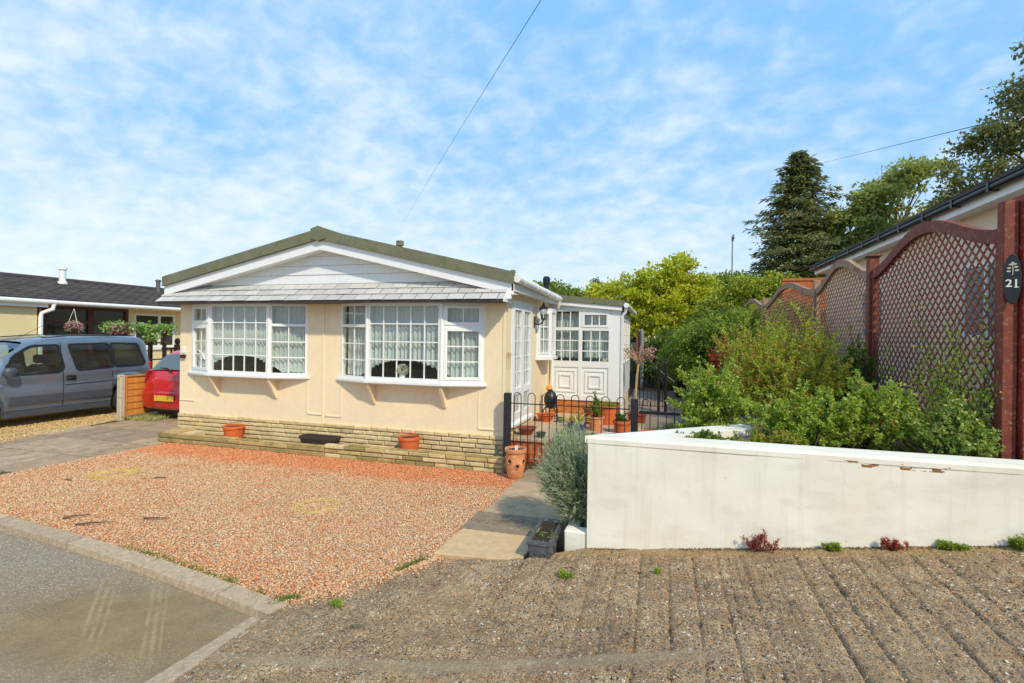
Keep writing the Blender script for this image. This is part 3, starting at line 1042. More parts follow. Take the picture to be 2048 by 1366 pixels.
def glaze(fr, gl, f, u0, u1, v0, v1, cols, rows, sash=0.0, mw=0.018):
    """glass with glazing bars, optionally inside a proud opening sash"""
    if sash:
        rect(fr, f, u0, u1, v0, v1, sash, -0.012, 0.05)
        u0, u1, v0, v1 = u0 + sash, u1 - sash, v0 + sash, v1 - sash
    gl.poly([f(u0 - .004, v0 - .004, 0.022), f(u1 + .004, v0 - .004, 0.022), f(u1 + .004, v1 + .004, 0.022), f(u0 - .004, v1 + .004, 0.022)])
    for i in range(1, cols):
        u = u0 + (u1 - u0) * i / cols
        fbox(fr, f, u - mw / 2, u + mw / 2, v0, v1, 0.014, 0.030)
    for i in range(1, rows):
        v = v0 + (v1 - v0) * i / rows
        for c in range(cols):
            ua, ub = u0 + (u1 - u0) * c / cols + (mw / 2 if c else 0), u0 + (u1 - u0) * (c + 1) / cols - (mw / 2 if c < cols - 1 else 0)
            fbox(fr, f, ua, ub, v - mw / 2, v + mw / 2, 0.015, 0.029)


def facet(A, B):
    """A, B: (x, y) left and right ends seen from outside; returns local mapping, w pointing inwards"""
    A, B = Vector((*A, 0)), Vector((*B, 0))
    d = (B - A).normalized()
    n = Vector((-d.y, d.x, 0))      # inwards (to the left of A->B)
    return (lambda u, v, w_: tuple(A + d * u + n * w_ + Vector((0, 0, v)))), (B - A).length


def net_mat(name, base, dens, lace=False):
    m, g = newmat(name)
    v = g.n('ShaderNodeNewGeometry').outputs['Position']
    at = g.n('ShaderNodeAttribute', attribute_name='hem')
    hem = at.outputs['Fac']
    dif = g.n('ShaderNodeBsdfDiffuse', {'Color': base})
    tra = g.n('ShaderNodeBsdfTranslucent', {'Color': base})
    clo = g.n('ShaderNodeMixShader', {0: 0.3, 1: dif.outputs[0], 2: tra.outputs[0]})
    tp = g.n('ShaderNodeBsdfTransparent')
    pat = g.voro(v, 55, out='Distance')
    pn = g.noise(v, 22, 4, 0.6)
    inlace = g.math('LESS_THAN', hem, 0.24)
    holes = g.math('MULTIPLY', g.ramp(pat, [(0.18, 1.0), (0.3, 0.0)]), g.ramp(pn, [(0.45, 0), (0.55, 1.0)]))
    plain = dens
    f = g.math('ADD', plain, g.math('MULTIPLY', inlace, 1 - plain - 0.03))
    f = g.math('SUBTRACT', f, g.math('MULTIPLY', g.math('MULTIPLY', holes, inlace), 0.55), clamp=True)
    band = g.math('LESS_THAN', g.math('ABSOLUTE', g.math('SUBTRACT', hem, 0.255)), 0.012)
    f = g.math('MAXIMUM', f, band)
    mx = g.n('ShaderNodeMixShader', {0: f, 1: tp.outputs[0], 2: clo.outputs[0]})
    finish(g, mx.outputs[0])
    return m


M_net = net_mat('net_curtain_cloth', (0.86, 0.9, 0.87), 0.80)


def curtain(name, path, ztop, hemf, label, group, pitch=0.075, amp=0.022, seed=0, scallop=0.022, mat=None):
    """pleated net following a plan polyline; hemf(t) gives the hem height, t in 0..1 along the path"""
    P = [Vector((*p, 0)) for p in path]
    seg = [(b_ - a_).length for a_, b_ in zip(P, P[1:])]
    L = sum(seg)
    r = np.random.default_rng(seed)
    n = int(L / 0.006)
    rows = 26
    ph = np.cumsum(r.uniform(0.6, 1.4, n)) * 2 * PI * 0.006 / pitch
    V = np.zeros((n, rows, 3))
    H = np.zeros((n, rows))
    am = amp * (0.7 + 0.8 * vnoise(np.arange(n) * 0.006, np.zeros(n), 5, seed + 1))
    for i in range(n):
        s = L * i / (n - 1)
        k, q = 0, s
        while k < len(seg) - 1 and q > seg[k]:
            q -= seg[k]
            k += 1
        a_, b_ = P[k], P[k + 1]
        d = (b_ - a_).normalized()
        nn = Vector((-d.y, d.x, 0))
        p = a_ + d * q
        h = hemf(i / (n - 1)) + scallop * abs(math.sin(s * PI / 0.085))
        for j in range(rows):
            t = j / (rows - 1)
            z_ = h + (ztop - h) * t
            o = am[i] * math.sin(ph[i]) * (0.55 + 0.6 * (1 - t))
            V[i, j] = (p.x + nn.x * o, p.y + nn.y * o, z_)
            H[i, j] = z_ - h
    ii, jj = np.meshgrid(np.arange(n - 1), np.arange(rows - 1), indexing='ij')
    a = (ii * rows + jj).ravel()
    F = np.stack([a, a + rows, a + rows + 1, a + 1], 1)
    o = fast(name, V.reshape(-1, 3), F, mat or M_net, smooth=True)
    at = o.data.attributes.new('hem', 'FLOAT', 'POINT')
    at.data.foreach_set('value', H.ravel().astype(np.float32))
    tag(o, label, 'net curtain', group)
    return o


def bay(x0, x1, left_opens, right_opens, clabel, seed):
    p_, s_ = 0.20, 0.61
    z0, z1 = 1.23, 2.43
    pts = [(x0, FY), (x0 + s_, FY - p_), (x1 - s_, FY - p_), (x1, FY)]
    bw = thing('bay_window', None, None)
    del_keys = [k for k in ('label', 'category') if k in bw]
    for k in del_keys: del bw[k]
    bw.parent = home
    c = Vector(((x0 + x1) / 2, FY, z0))
    bw.location = c - wloc(home)
    fr, gl, sl = MB(), MB(), MB()
    for i, (A, B) in enumerate(zip(pts, pts[1:])):
        f, L = facet(A, B)
        if i == 1:
            rect(fr, f, 0.0, L, z0, z1, 0.052, 0.0, 0.06)
            glaze(fr, gl, f, 0.052, L - 0.052, z0 + .052, z1 - .052, 5, 4)
        else:
            opens = left_opens if i == 0 else right_opens
            rect(fr, f, 0.0, L, z0, z1, 0.045, 0.002, 0.062)
            zm = z1 - 0.36
            fbox(fr, f, 0.045, L - .045, zm - .022, zm + .022, 0.002, 0.062)
            sash = 0.045 if opens else 0.0
            glaze(fr, gl, f, 0.045, L - .045, zm + .022, z1 - .045, 2, 1, sash)
            glaze(fr, gl, f, 0.045, L - .045, z0 + .045, zm - .022, 2, 3, sash)
    # corner posts
    for (x, y) in pts[1:3]:
        fr.tube([(x, y + .006, z0), (x, y + .006, z1)], 0.022, 8)
    fr.build('frame', M_upvc, bw)
    gl.build('pane', M_glass, bw)
    # sill board following the bay, and the soffit under it
    o_ = 0.045
    out = [(x0 - .05, FY - .002), (x0 - .05, FY - .03), (x0 + s_ - .015, FY - p_ - o_), (x1 - s_ + .015, FY - p_ - o_), (x1 + .05, FY - .03), (x1 + .05, FY - .002)]
    sl.prism(out, 0.042, lambda u, v, w_: (u, v, z0 - 0.044 + w_))
    sl.build('sill', M_upvc, bw, bevel=0.006)
    inn = [(x0, FY - .002), (x0 + s_, FY - p_), (x1 - s_, FY - p_), (x1, FY - .002)]
    hd = MB()
    hd.prism(inn, 0.02, lambda u, v, w_: (u, v, z1 + .002 + w_))
    hd.build('head_board', M_upvc, bw)
    hd = MB()
    hd.prism([(x0, FY - .001), (x0 + s_, FY - p_ + .03), (x1 - s_, FY - p_ + .03), (x1, FY - .001)], 0.02, lambda u, v, w_: (u, v, z0 - .066 + w_))
    hd.build('soffit', M_upvc, bw)
    # inner window board
    ib = MB()
    ib.prism([(x0 + .05, FY + .16), (x0 + .06, FY + .01), (x0 + s_, FY - p_ + .065), (x1 - s_, FY - p_ + .065), (x1 - .06, FY + .01), (x1 - .05, FY + .16)], 0.02, lambda u, v, w_: (u, v, z0 + .002 + w_))
    ib.build('window_board', M_upvc, bw)
    for bx in ((x0 + 0.64, x0 + 1.86)):
        br = MB()
        br.prism([(FY - .001, 1.163), (FY - p_ - .01, 1.163), (FY - p_ + .005, 1.12), (FY - .03, 0.84), (FY - .001, 0.84)], 0.05, lambda u, v, w_, bx=bx: (bx - .025 + w_, u, v))
        br.build('bracket', M_cream, bw, bevel=0.004)
    # net curtain inside
    q = 0.10
    path = [(x0 + .10, FY + .03 + q * .3), (x0 + s_ + .03, FY - p_ + q), (x1 - s_ - .03, FY - p_ + q), (x1 - .10, FY + .03 + q * .3)]

    def hemf(t):
        a_ = abs(t - 0.49) / 0.34
        return z0 + 0.055 + 0.25 * max(0.0, 1 - a_ ** 2.0) - (0.02 if a_ > 1 else 0)
    curtain('net_curtain', path, 2.40, hemf, clabel, 'net curtains in the front bays', seed=seed)


bay(-8.12, -5.65, True, False, 'arched white net curtain with lace hem in the left bay window, beside the red car', 3)
bay(-5.02, -2.54, False, True, 'arched white net curtain with lace hem in the right bay window, behind the white flowers', 9)

# ---- French door on the side wall
dr = thing('french_door', None, None)
for k in ('label', 'category'):
    if k in dr: del dr[k]
dr.parent = home
dr.location = Vector((XR, 8.08, 0.59)) - wloc(home)
f, L = facet((XR + .012, 7.47), (XR + .012, 8.70))
fr, gl = MB(), MB()
rect(fr, f, 0, L, 0.585, 2.50, 0.06, 0.0, 0.09)
fr.build('frame', M_upvc, dr)
for k in range(2):
    fr = MB()
    a, c = (0.062, L / 2 - .003) if k == 0 else (L / 2 + .003, L - 0.062)
    rect(fr, f, a, c, 0.647, 2.438, 0.085, -0.008, 0.05)
    fbox(fr, f, a + .085, c - .085, 1.02, 1.12, -0.008, 0.05)
    glaze(fr, gl, f, a + .085, c - .085, 1.12, 2.353, 2, 5)
    glaze(fr, gl, f, a + .085, c - .085, 0.732, 1.02, 2, 1)
    fr.build('door_leaf', M_upvc, dr)
    if k == 1:
        hd = MB()
        hd.tube([f(a + .04, 1.50, -.01), f(a + .04, 1.50, -.05), f(a + .14, 1.50, -.055)], 0.009, 8)
        fbox(hd, f, a + .025, a + .055, 1.40, 1.60, -.018, -.008)
        hd.build('door_handle', pm('white_handle', S(210, 212, 214), 0.25, 0.02, 3, metal=0.4), dr)
gl.build('pane', M_glass, dr)
sb_ = MB()
fbox(sb_, f, -0.02, L + .02, 0.545, 0.583, -0.05, 0.06)
sb_.build('threshold', M_upvc, dr)
curtain('net_curtain', [(XR - .2, 7.55), (XR - .2, 8.62)], 2.42, lambda t: 0.75, 'plain net curtain hung inside the glazed side doors', None, seed=14, scallop=0.0)

# ---- side bay window
sbw = thing('side_window', None, None)
for k in ('label', 'category'):
    if k in sbw: del sbw[k]
sbw.parent = home
sbw.location = Vector((XR, 9.5, 1.55)) - wloc(home)
fr, gl, sl = MB(), MB(), MB()
P4 = [(XR + .004, 9.05), (XR + .22, 9.36), (XR + .22, 9.78), (XR + .004, 10.09)]
for i, (A, B) in enumerate(zip(P4, P4[1:])):
    f, L = facet(A, B)
    rect(fr, f, 0, L, 1.56, 2.44, 0.05, 0.001 * i, 0.06)
    glaze(fr, gl, f, 0.05, L - .05, 1.61, 2.39, 2, 3, 0.035 if i == 0 else 0)
fr.build('frame', M_upvc, sbw)
gl.build('pane', M_glass, sbw)
sl.prism([(XR + .002, 9.0), (XR + .25, 9.33), (XR + .25, 9.8), (XR + .002, 10.12)], 0.05, lambda u, v, w_: (u, v, 1.508 + w_))
sl.build('sill', M_upvc, sbw)
sl = MB()
sl.prism([(XR + .002, 9.04), (XR + .22, 9.36), (XR + .22, 9.78), (XR + .002, 10.09)], 0.02, lambda u, v, w_: (u, v, 2.442 + w_))
sl.build('head_board', M_upvc, sbw)
curtain('net_curtain', [(XR + .02, 9.14), (XR + .14, 9.40), (XR + .14, 9.75), (XR + .02, 10.0)], 2.40, lambda t: 1.62, 'small net curtain in the narrow side window below the eaves', None, seed=15, scallop=0.0)

# curly wire ornament and the small box and number plate on the wall
wo = thing('wire_ornament', 'faint curly wire ornament on the cream wall beside the side doors', 'wall ornament', (-2.21, 7.3, 1.55))
for k in range(3):
    m_ = MB()
    yy = 7.22 + k * .09
    pts = []
    for i in range(40):
        a_ = i / 39 * 2.6 * PI + k
        rr = 0.045 - 0.03 * i / 39
        pts.append((XR + .014, yy + rr * math.cos(a_), 1.66 + rr * math.sin(a_)))
    pts += [(XR + .014, yy - .01, 1.6 - .02 * i) for i in range(8)]
    m_.tube(pts, 0.003, 5)
    m_.build('wire_curl', pm('rusty_cream_wire', S(190, 160, 116), 0.7, 0.2, 9), wo)
np_ = MB()
np_.box(-8.335, -8.255, FY - .012, FY - .001, 1.545, 1.665)
for k in range(3):
    np_.box(-8.332, -8.258, FY - .016, FY - .012, 1.56 + k * .035, 1.575 + k * .035)
tag(np_.build('wall_plate', M_upvc, None), 'small white slatted plate on the cream wall at its left corner', 'wall plate')
np_ = MB()
np_.bbox(-8.33, -8.24, FY - .05, FY - .001, 1.46, 1.51)
np_.box(-8.335, -8.235, FY - .056, FY - .001, 1.511, 1.522)
tag(np_.build('letter_box', M_darkwood, None), 'small dark brown box on the cream wall below the white plate', 'wall box')

# ---- carriage lantern by the side doors
ln = thing('wall_lantern', 'black carriage lantern on a curled bracket beside the side doors', 'wall lamp', (XR, 8.88, 2.22))
m_ = MB()
m_.bbox(XR + .002, XR + .018, 8.84, 8.92, 2.10, 2.30, .004)
m_.tube([(XR + .015, 8.88, 2.17), (XR + .07, 8.88, 2.15), (XR + .13, 8.88, 2.17), (XR + .165, 8.88, 2.20), (XR + .17, 8.88, 2.235)], 0.011, 8)
m_.tube([(XR + .015, 8.88, 2.25), (XR + .05, 8.88, 2.22), (XR + .08, 8.88, 2.165)], 0.007, 8)
m_.build('bracket', M_blackmetal, ln, smooth=True)
m_ = MB()
cx, cy = XR + .17, 8.88
m_.lathe([(0.03, 2.235), (0.045, 2.25), (0.045, 2.262), (0.02, 2.265)], (cx, cy, 0), 6)
m_.lathe([(0.085, 2.43), (0.09, 2.44), (0.05, 2.485), (0.022, 2.50), (0.028, 2.515), (0.008, 2.54), (0.004, 2.57)], (cx, cy, 0), 6)
for k in range(6):
    a_ = k * PI / 3
    m_.tube([(cx + .042 * math.cos(a_), cy + .042 * math.sin(a_), 2.258), (cx + .072 * math.cos(a_), cy + .072 * math.sin(a_), 2.435)], 0.005, 5)
m_.build('lamp_frame', M_blackmetal, ln)
m_ = MB()
m_.lathe([(0.037, 2.266), (0.066, 2.43)], (cx, cy, 0), 6, cap=False)
m_.build('lamp_glass', glassmat('lamp_glass'), ln)
m_ = MB()
m_.lathe([(0.012, 2.266), (0.014, 2.33), (0.02, 2.36), (0.004, 2.39)], (cx, cy, 0), 10)
m_.build('bulb', M_upvc, ln, smooth=True)

# ================================================================ SUN PORCH
po = thing('sun_porch', 'white lean-to sun porch with small-paned windows on an orange brick base', 'porch', (-1.5, 10.2, 0.3))
PY = 10.2
PX0, PX1 = -2.215, -0.80
f, L = facet((PX0, PY), (PX1, PY))
fr, gl = MB(), MB()


def U(x): return x - PX0


fbox(fr, f, 0, U(-2.145), 0.67, 2.60, 0, .06)
fbox(fr, f, U(-1.625), U(-1.555), 0.67, 2.60, 0, .06)
fbox(fr, f, U(-1.03), L, 0.67, 2.50, 0, .06)
fbox(fr, f, U(-2.145), U(-1.625), 2.455, 2.60, 0.001, .06)
fbox(fr, f, U(-1.555), U(-1.03), 2.43, 2.57, 0.001, .06)
for a, c in ((-2.145, -1.625), (-1.555, -1.03)):
    fbox(fr, f, U(a), U(c), 2.07, 2.135, 0.001, .06)
    fbox(fr, f, U(a), U(c), 1.33, 1.455, 0.001, .06)
    fbox(fr, f, U(a), U(c), 0.67, 0.76, 0.001, .06)
    glaze(fr, gl, f, U(a), U(c), 1.455, 2.07, 3, 3, 0, .02)
glaze(fr, gl, f, U(-2.145), U(-1.625), 2.135, 2.455, 3, 1, 0, .02)
glaze(fr, gl, f, U(-1.555), U(-1.03), 2.135, 2.43, 3, 1, 0.045, .02)
# right-hand side of the porch
f2, L2 = facet((PX1, PY + .06), (PX1, 13.2))
fbox(fr, f2, 0, L2, 0.67, 1.40, 0, .06)
fbox(fr, f2, 0, L2, 2.30, 2.46, 0, .06)
for k in range(5):
    u = (L2 - .08) * k / 4
    fbox(fr, f2, u, u + .08, 1.40, 2.30, 0, .06)
    if k < 4:
        glaze(fr, gl, f2, u + .08, (L2 - .08) * (k + 1) / 4, 1.40, 2.30, 3, 3, 0, .02)
fr.box(PX0, PX1 - .061, 13.14, 13.2, 0.67, 2.4)
fr.build('frame', M_upvc, po)
gl.build('pane', M_glass, po)
for a, c in ((-2.145, -1.625), (-1.555, -1.03)):
    pn = MB()
    fbox(pn, f, U(a), U(c), 0.76, 1.33, 0.018, .045)
    cu, cv = (U(a) + U(c)) / 2, 1.05
    for k, (hw, hh, d) in enumerate(((0.205, 0.225, 0.004), (0.125, 0.135, -0.002))):
        rect(pn, f, cu - hw, cu + hw, cv - hh, cv + hh, 0.028, d, 0.017)
    pn.build('door_panel', M_upvc, po)
m_ = MB()
m_.hexa([(PX0, PY - .10, 2.68), (PX1 + .07, PY - .10, 2.545), (PX1 + .07, 13.3, 2.545), (PX0, 13.3, 2.68), (PX0, PY - .10, 2.80), (PX1 + .07, PY - .10, 2.655), (PX1 + .07, 13.3, 2.655), (PX0, 13.3, 2.80)])
m_.build('roof', M_felt, po)
m_ = MB()
m_.hexa([(PX0, PY - .075, 2.60), (PX1 + .03, PY - .075, 2.465), (PX1 + .03, PY - .002, 2.465), (PX0, PY - .002, 2.60), (PX0, PY - .075, 2.678), (PX1 + .03, PY - .075, 2.543), (PX1 + .03, PY - .002, 2.543), (PX0, PY - .002, 2.678)])
m_.build('fascia', M_upvc, po)
m_ = MB()
m_.tube([(PX1 + .11, PY - .12, 2.565), (PX1 + .11, 13.2, 2.54)], 0.05, 10)
m_.tube([(PX1 + .10, PY - .04, 2.53), (PX1 + .09, PY - .02, 2.44), (PX1 + .03, PY + .0, 2.36), (PX1 + .03, PY + .0, 0.1)], 0.03, 8)
m_.build('gutter', M_upvc, po, smooth=True)
m_ = MB()
z = 0.04
k = 0
rs = random.Random(5)
while z < 0.66:
    x = PX0 - (0.11 if k % 2 else 0)
    while x < PX1 - .01:
        a, c = max(x, PX0) + .005, min(x + .22, PX1) - .005
        if c > a + .02: m_.box(a, c, PY + .03 - rs.uniform(0, .003), PY + .12, z + .005, min(z + .07, .665))
        x += .225
    z += .075
    k += 1
m_.build('brick_base', M_brickbuff, po)
m_ = MB()
m_.box(PX0 + .01, PX1 - .01, PY + .04, PY + .11, 0.0, 0.66)
m_.box(PX1 - .09, PX1 - .02, PY + .11, 13.1, 0.0, 0.66)
m_.build('mortar', M_mortar, po)
m_ = MB()
m_.box(PX0, PX1 - .06, PY + .12, 13.14, 0.62, 0.665)
m_.box(PX0, PX0 + .02, PY + .12, 13.14, 0.665, 2.55)
m_.build('floor', M_floorin, po)
for (a, c, lab, sd_) in ((-2.12, -1.65, 'net curtain in the left window of the sun porch', 21), (-1.53, -1.06, 'net curtain in the right window of the sun porch', 22)):
    curtain('net_curtain', [(a, PY + .14), (c, PY + .14)], 2.42, lambda t: 1.50, lab, 'net curtains in the porch', pitch=0.06, amp=.016, seed=sd_, scallop=0.03)

# ================================================================ FRONT LEDGE, FENCES, WALLS
lw = thing('low_stone_ledge', 'low mossy stone ledge wall along the front of the bungalow skirt', 'low wall', (-5.2, 6.9, 0.05))
rs = random.Random(8)
mb = MB()
blocks_x(mb, -8.31, -4.95, 6.69, 0.045, 2, 0.075, rs, wmin=.7, wmax=1.3, proud=.006)
mb.build('ledge_stones', M_ledge, lw)
mb = MB()
blocks_x(mb, -4.95, -2.08, 6.69, 0.045, 3, 0.068, rs, wmin=.26, wmax=.42, proud=.012)
for k in range(3):
    for q in range(2):
        mb.box(-2.10, -2.065, 6.75 + q * .17, 6.91 + q * .17, 0.05 + k * .068 + .004, 0.05 + (k + 1) * .068 - .004)
mb.build('ledge_stones', M_ledgelight, lw)
mb = MB()
mb.box(-8.29, -4.95, 6.705, 6.78, 0.02, 0.19)
mb.box(-4.949, -2.095, 6.705, 6.78, 0.02, 0.242)
mb.box(-8.29, -7.75, 6.781, 7.13, 0.02, 0.19)
mb.build('ledge_fill', M_mortar, lw)
mb = MB()
x = -8.31
while x < -2.12:
    e = min(x + rs.uniform(.28, .5), -2.07)
    zt_ = 0.196 if x < -4.95 else 0.25
    mb.bbox(x + .004, e - .004, 6.68, 6.785 + rs.uniform(-.006, .006), zt_ - .004, zt_ + rs.uniform(.004, .014), .004)
    if e < -7.7:
        mb.bbox(x + .004, e - .004, 6.80, 7.12, zt_ - .004, zt_ + rs.uniform(.004, .012), .003)
    x = e
mb.build('ledge_top', M_ledge, lw)

# rendered wall
M_white = None


def white_mat():
    m, g = newmat('peeling_white_masonry_paint')
    v = g.n('ShaderNodeNewGeometry').outputs['Position']
    sp = g.n('ShaderNodeSeparateXYZ', {0: v})
    base = g.ramp(g.noise(v, 1.6, 5, 0.6), [(0.3, S(228, 220, 202)), (0.7, S(240, 234, 220))])
    grime = g.ramp(g.noise(g.scale(v, (1, 1, 2.5)), 2.2, 6, 0.7), [(0.5, 0.0), (0.75, 0.6)])
    base = g.mix(grime, base, S(206, 198, 180))
    runs = g.ramp(g.noise(g.scale(v, (9, 9, 0.6)), 1.6, 5, 0.65), [(0.52, 0.0), (0.78, 0.35)])
    base = g.mix(runs, base, S(190, 182, 160))
    foot = g.n('ShaderNodeMapRange', {0: g.math('SUBTRACT', sp.outputs[2], g.math('MULTIPLY', g.math('ADD', sp.outputs[0], g.math('MULTIPLY', g.noise(v, 5, 5, .7), 1.0)), 0.141)), 1: 0.15, 2: 0.02}).outputs[0]
    base = g.mix(g.math('MULTIPLY', foot, 0.5), base, S(176, 158, 128))
    # flaked-off paint under the coping
    zm = g.math('LESS_THAN', g.math('ABSOLUTE', g.math('SUBTRACT', sp.outputs[2], 1.035)), 0.022)
    xm = g.math('MULTIPLY', g.math('GREATER_THAN', sp.outputs[0], 1.30), g.math('LESS_THAN', sp.outputs[0], 2.15))
    fl_ = g.math('GREATER_THAN', g.noise(g.scale(v, (1, 1, 2.2)), 8, 3, 0.55), 0.535)
    chip = g.math('MULTIPLY', g.math('MULTIPLY', zm, xm), fl_)
    chip2 = g.math('MULTIPLY', g.math('GREATER_THAN', g.noise(v, 16, 3, 0.5), 0.77), g.math('LESS_THAN', sp.outputs[2], 0.9))
    chip = g.math('MAXIMUM', chip, chip2)
    col = g.mix(chip, base, S(150, 108, 72))
    # hairline crack
    cr = g.math('ABSOLUTE', g.math('SUBTRACT', sp.outputs[0], g.math('ADD', 1.30, g.math('MULTIPLY', g.math('SUBTRACT', g.noise(g.scale(v, (0.01, 0.01, 1)), 5, 6, .7), 0.5), 0.22))))
    crm = g.math('MULTIPLY', g.math('LESS_THAN', cr, 0.0025), g.math('GREATER_THAN', sp.outputs[2], 0.72))
    col = g.mix(g.math('MULTIPLY', crm, 0.3), col, S(170, 160, 142))
    b = g.n('ShaderNodeBsdfPrincipled', {'Base Color': col, 'Roughness': 0.9, 'Specular IOR Level': 0.2})
    h = g.math('ADD', g.math('MULTIPLY', g.noise(v, 2.2, 2, 0.5), 1.0), g.math('MULTIPLY', g.noise(v, 40, 4, 0.6), 0.10))
    h = g.math('SUBTRACT', h, g.math('MULTIPLY', chip, 0.5))
    g.set(b.inputs['Normal'], g.bump(h, 0.45, 0.02))
    finish(g, b.outputs[0])
    return m


M_white = white_mat()
ww = thing('rendered_wall', 'long white rendered garden wall with flaking paint above the ribbed concrete', 'garden wall', (0.9, 4.35, 0.1))
# front leg, slightly uneven sheet
nx, nz = 240, 40
X_, Z_ = np.meshgrid(np.linspace(-0.60, 5.2, nx), np.linspace(0, 1, nz), indexing='ij')
bot = ramp_h(X_, X_ * 0 + 4.3) - 0.05 + 0.0
zz = -0.02 + (bot + 0.02) * 1.0 + (1.063 - bot) * Z_
yy_ = 4.35 + (vnoise(X_, zz, 1.5, 31) - .5) * 0.012 + (vnoise(X_, zz, 6, 32) - .5) * 0.004
V = np.stack([X_, yy_, zz], 2).reshape(-1, 3)
ii, jj = np.meshgrid(np.arange(nx - 1), np.arange(nz - 1), indexing='ij')
a = (ii * nz + jj).ravel()
F = np.stack([a, a + nz, a + nz + 1, a + 1], 1)
fast('wall_face', V, F, M_white, ww, smooth=True)
mb = MB()
mb.box(-0.598, 5.2, 4.362, 4.58, 0.0, 1.045)
LEG = [(-0.60, 4.352), (0.06, 4.90), (0.75, 5.48), (0.90, 5.32), (-0.08, 4.50), (-0.50, 4.50)]
mb.prism(LEG, 1.043, lambda u, v, w_: (u, v, w_))
mb.build('wall_core', M_white, ww)
mb = MB()
mb.loft([[(-.606, 4.346, 1.045), (5.2, 4.346, 1.045), (5.2, 4.60, 1.045), (-.45, 4.60, 1.045)],
         [(-.606, 4.346, 1.082), (5.2, 4.346, 1.082), (5.2, 4.60, 1.085), (-.45, 4.60, 1.085)],
         [(-.595, 4.362, 1.103), (5.2, 4.362, 1.103), (5.2, 4.58, 1.103), (-.45, 4.58, 1.103)]], cap=True)
mb.prism([(-0.625, 4.35), (0.05, 4.925), (0.74, 5.505), (0.925, 5.31), (-0.06, 4.48), (-0.5, 4.48)], 0.057, lambda u, v, w_: (u, v, 1.047 + w_))
mb.build('coping', M_white, ww)
st = MB()
st.bbox(-.80, -0.605, 4.37, 4.50, 0.0, 0.27, .01)
st.bbox(-.80, -0.70, 4.50, 5.5, 0.0, 0.26, .01)
tag(st.build('planter_wall', M_white), 'low white rendered bed edge under the lavender, left of the long white wall', 'low wall')
sheet('lavender_bed', [(-.70, 4.50), (-.42, 4.50), (.6, 5.5), (-.70, 5.5)], 0.24, M_dirt)
bed = MB()
bed.poly([(-.35, 4.60, .98), (8, 4.60, .98), (8, 8, .98), (0.62, 5.62, .98)])
bed.poly([(0.62, 5.62, .98), (8, 8, .98), (8, 9.5, .80), (1.0, 9.5, .70)])
bed.poly([(1.0, 9.5, .70), (8, 9.5, .80), (8, 20, .5), (1.25, 20, .35)])
tag(bed.build('garden_bed', M_dirt), kind='structure')
rt = MB()
rs = random.Random(2)
y = 5.7
while y < 19:
    e = y + rs.uniform(.3, .5)
    t = min(1, (y - 5.6) / 4)
    x0 = 0.62 + .38 * t + max(0, (y - 9.5) / 40)
    zt_ = np.interp(y, [5.6, 9.5, 20], [.99, .72, .38])
    z0 = 0.0
    while z0 < zt_:
        rt.bbox(x0 - .1 + rs.uniform(-.02, .02), x0 + .12, y + .005, e - .005, z0, min(z0 + .13, zt_ + .02), .01)
        z0 += .14
    y = e
tag(rt.build('rockery_wall', island_mat('rockery_stone', [S(172, 156, 128), S(150, 138, 112), S(190, 176, 148)], 0.9, 0.2, 8, 0.8, 30)), 'low stone retaining wall along the raised bed beside the rear path', 'retaining wall')


# ---- bow-topped railings
def bowtop(name, label, x0, x1, y, ztop, zrail, zlow, pitch, wd, r, parent_fence=None, rail_r=0.007, thick_rail=False):
    t = thing(name, label, 'railing', ((x0 + x1) / 2, y, 0.04))
    rl = MB()
    if thick_rail:
        rl.box(x0, x1, y - .012, y + .012, zrail - .018, zrail + .018)
    else:
        rl.box(x0, x1, y - .006, y + .006, zrail - rail_r, zrail + rail_r)
    rl.build('rail', M_blackmetal, t)
    rl = MB()
    rl.box(x0, x1, y - .006, y + .006, zlow - rail_r, zlow + rail_r)
    rl.build('rail', M_blackmetal, t)
    x = x0 + (pitch - wd) * 0.35
    while x + wd < x1 + 0.01:
        h = MB()
        pts = [(x, y, zlow - .02)]
        for k in range(9):
            a_ = PI - PI * k / 8
            pts.append((x + wd / 2 + wd / 2 * math.cos(a_), y, ztop - wd / 2 + wd / 2 * math.sin(a_)))
        pts.append((x + wd, y, zlow - .02))
        h.tube(pts, r, 6)
        h.build('hoop', M_blackmetal, t, smooth=True)
        x += pitch
    return t


bowtop('bow_top_railing', 'black bow-top railing between the two black posts in front of the pots', -2.06, -0.41, 6.98, 1.14, 0.985, 0.16, 0.206, 0.104, 0.0065)
bowtop('garden_gate', 'black bow-top garden gate with one thick bar, right of the second black post', -0.29, 0.66, 6.98, 1.13, 0.955, 0.14, 0.206, 0.104, 0.0065, thick_rail=True)
for x, lab in ((-2.12, 'thick black square post by the bungalow corner, above the strawberry pot'), (-0.352, 'black square post between the railing and the garden gate')):
    p = MB()
    p.bbox(x - .046, x + .046, 6.935, 7.027, 0.0, 1.13, .006)
    tag(p.build('gate_post', M_blackpost), lab, 'gate post', 'black posts of the front railing')
bowtop('bow_top_railing', 'tall black bow-top railing behind the sun porch, across the rear path', -0.78, 0.1, 13.5, 1.32, 1.16, 0.2, 0.19, 0.095, 0.009)
for x in (-0.09, 0.08):
    p = MB()
    p.box(x - .035, x + .035, 13.55, 13.62, 0.0, 1.38)
    tag(p.build('gate_post', M_blackmetal), 'one of the pair of tall thin black posts standing in the rear path', 'gate post', 'thin black posts in the rear path')

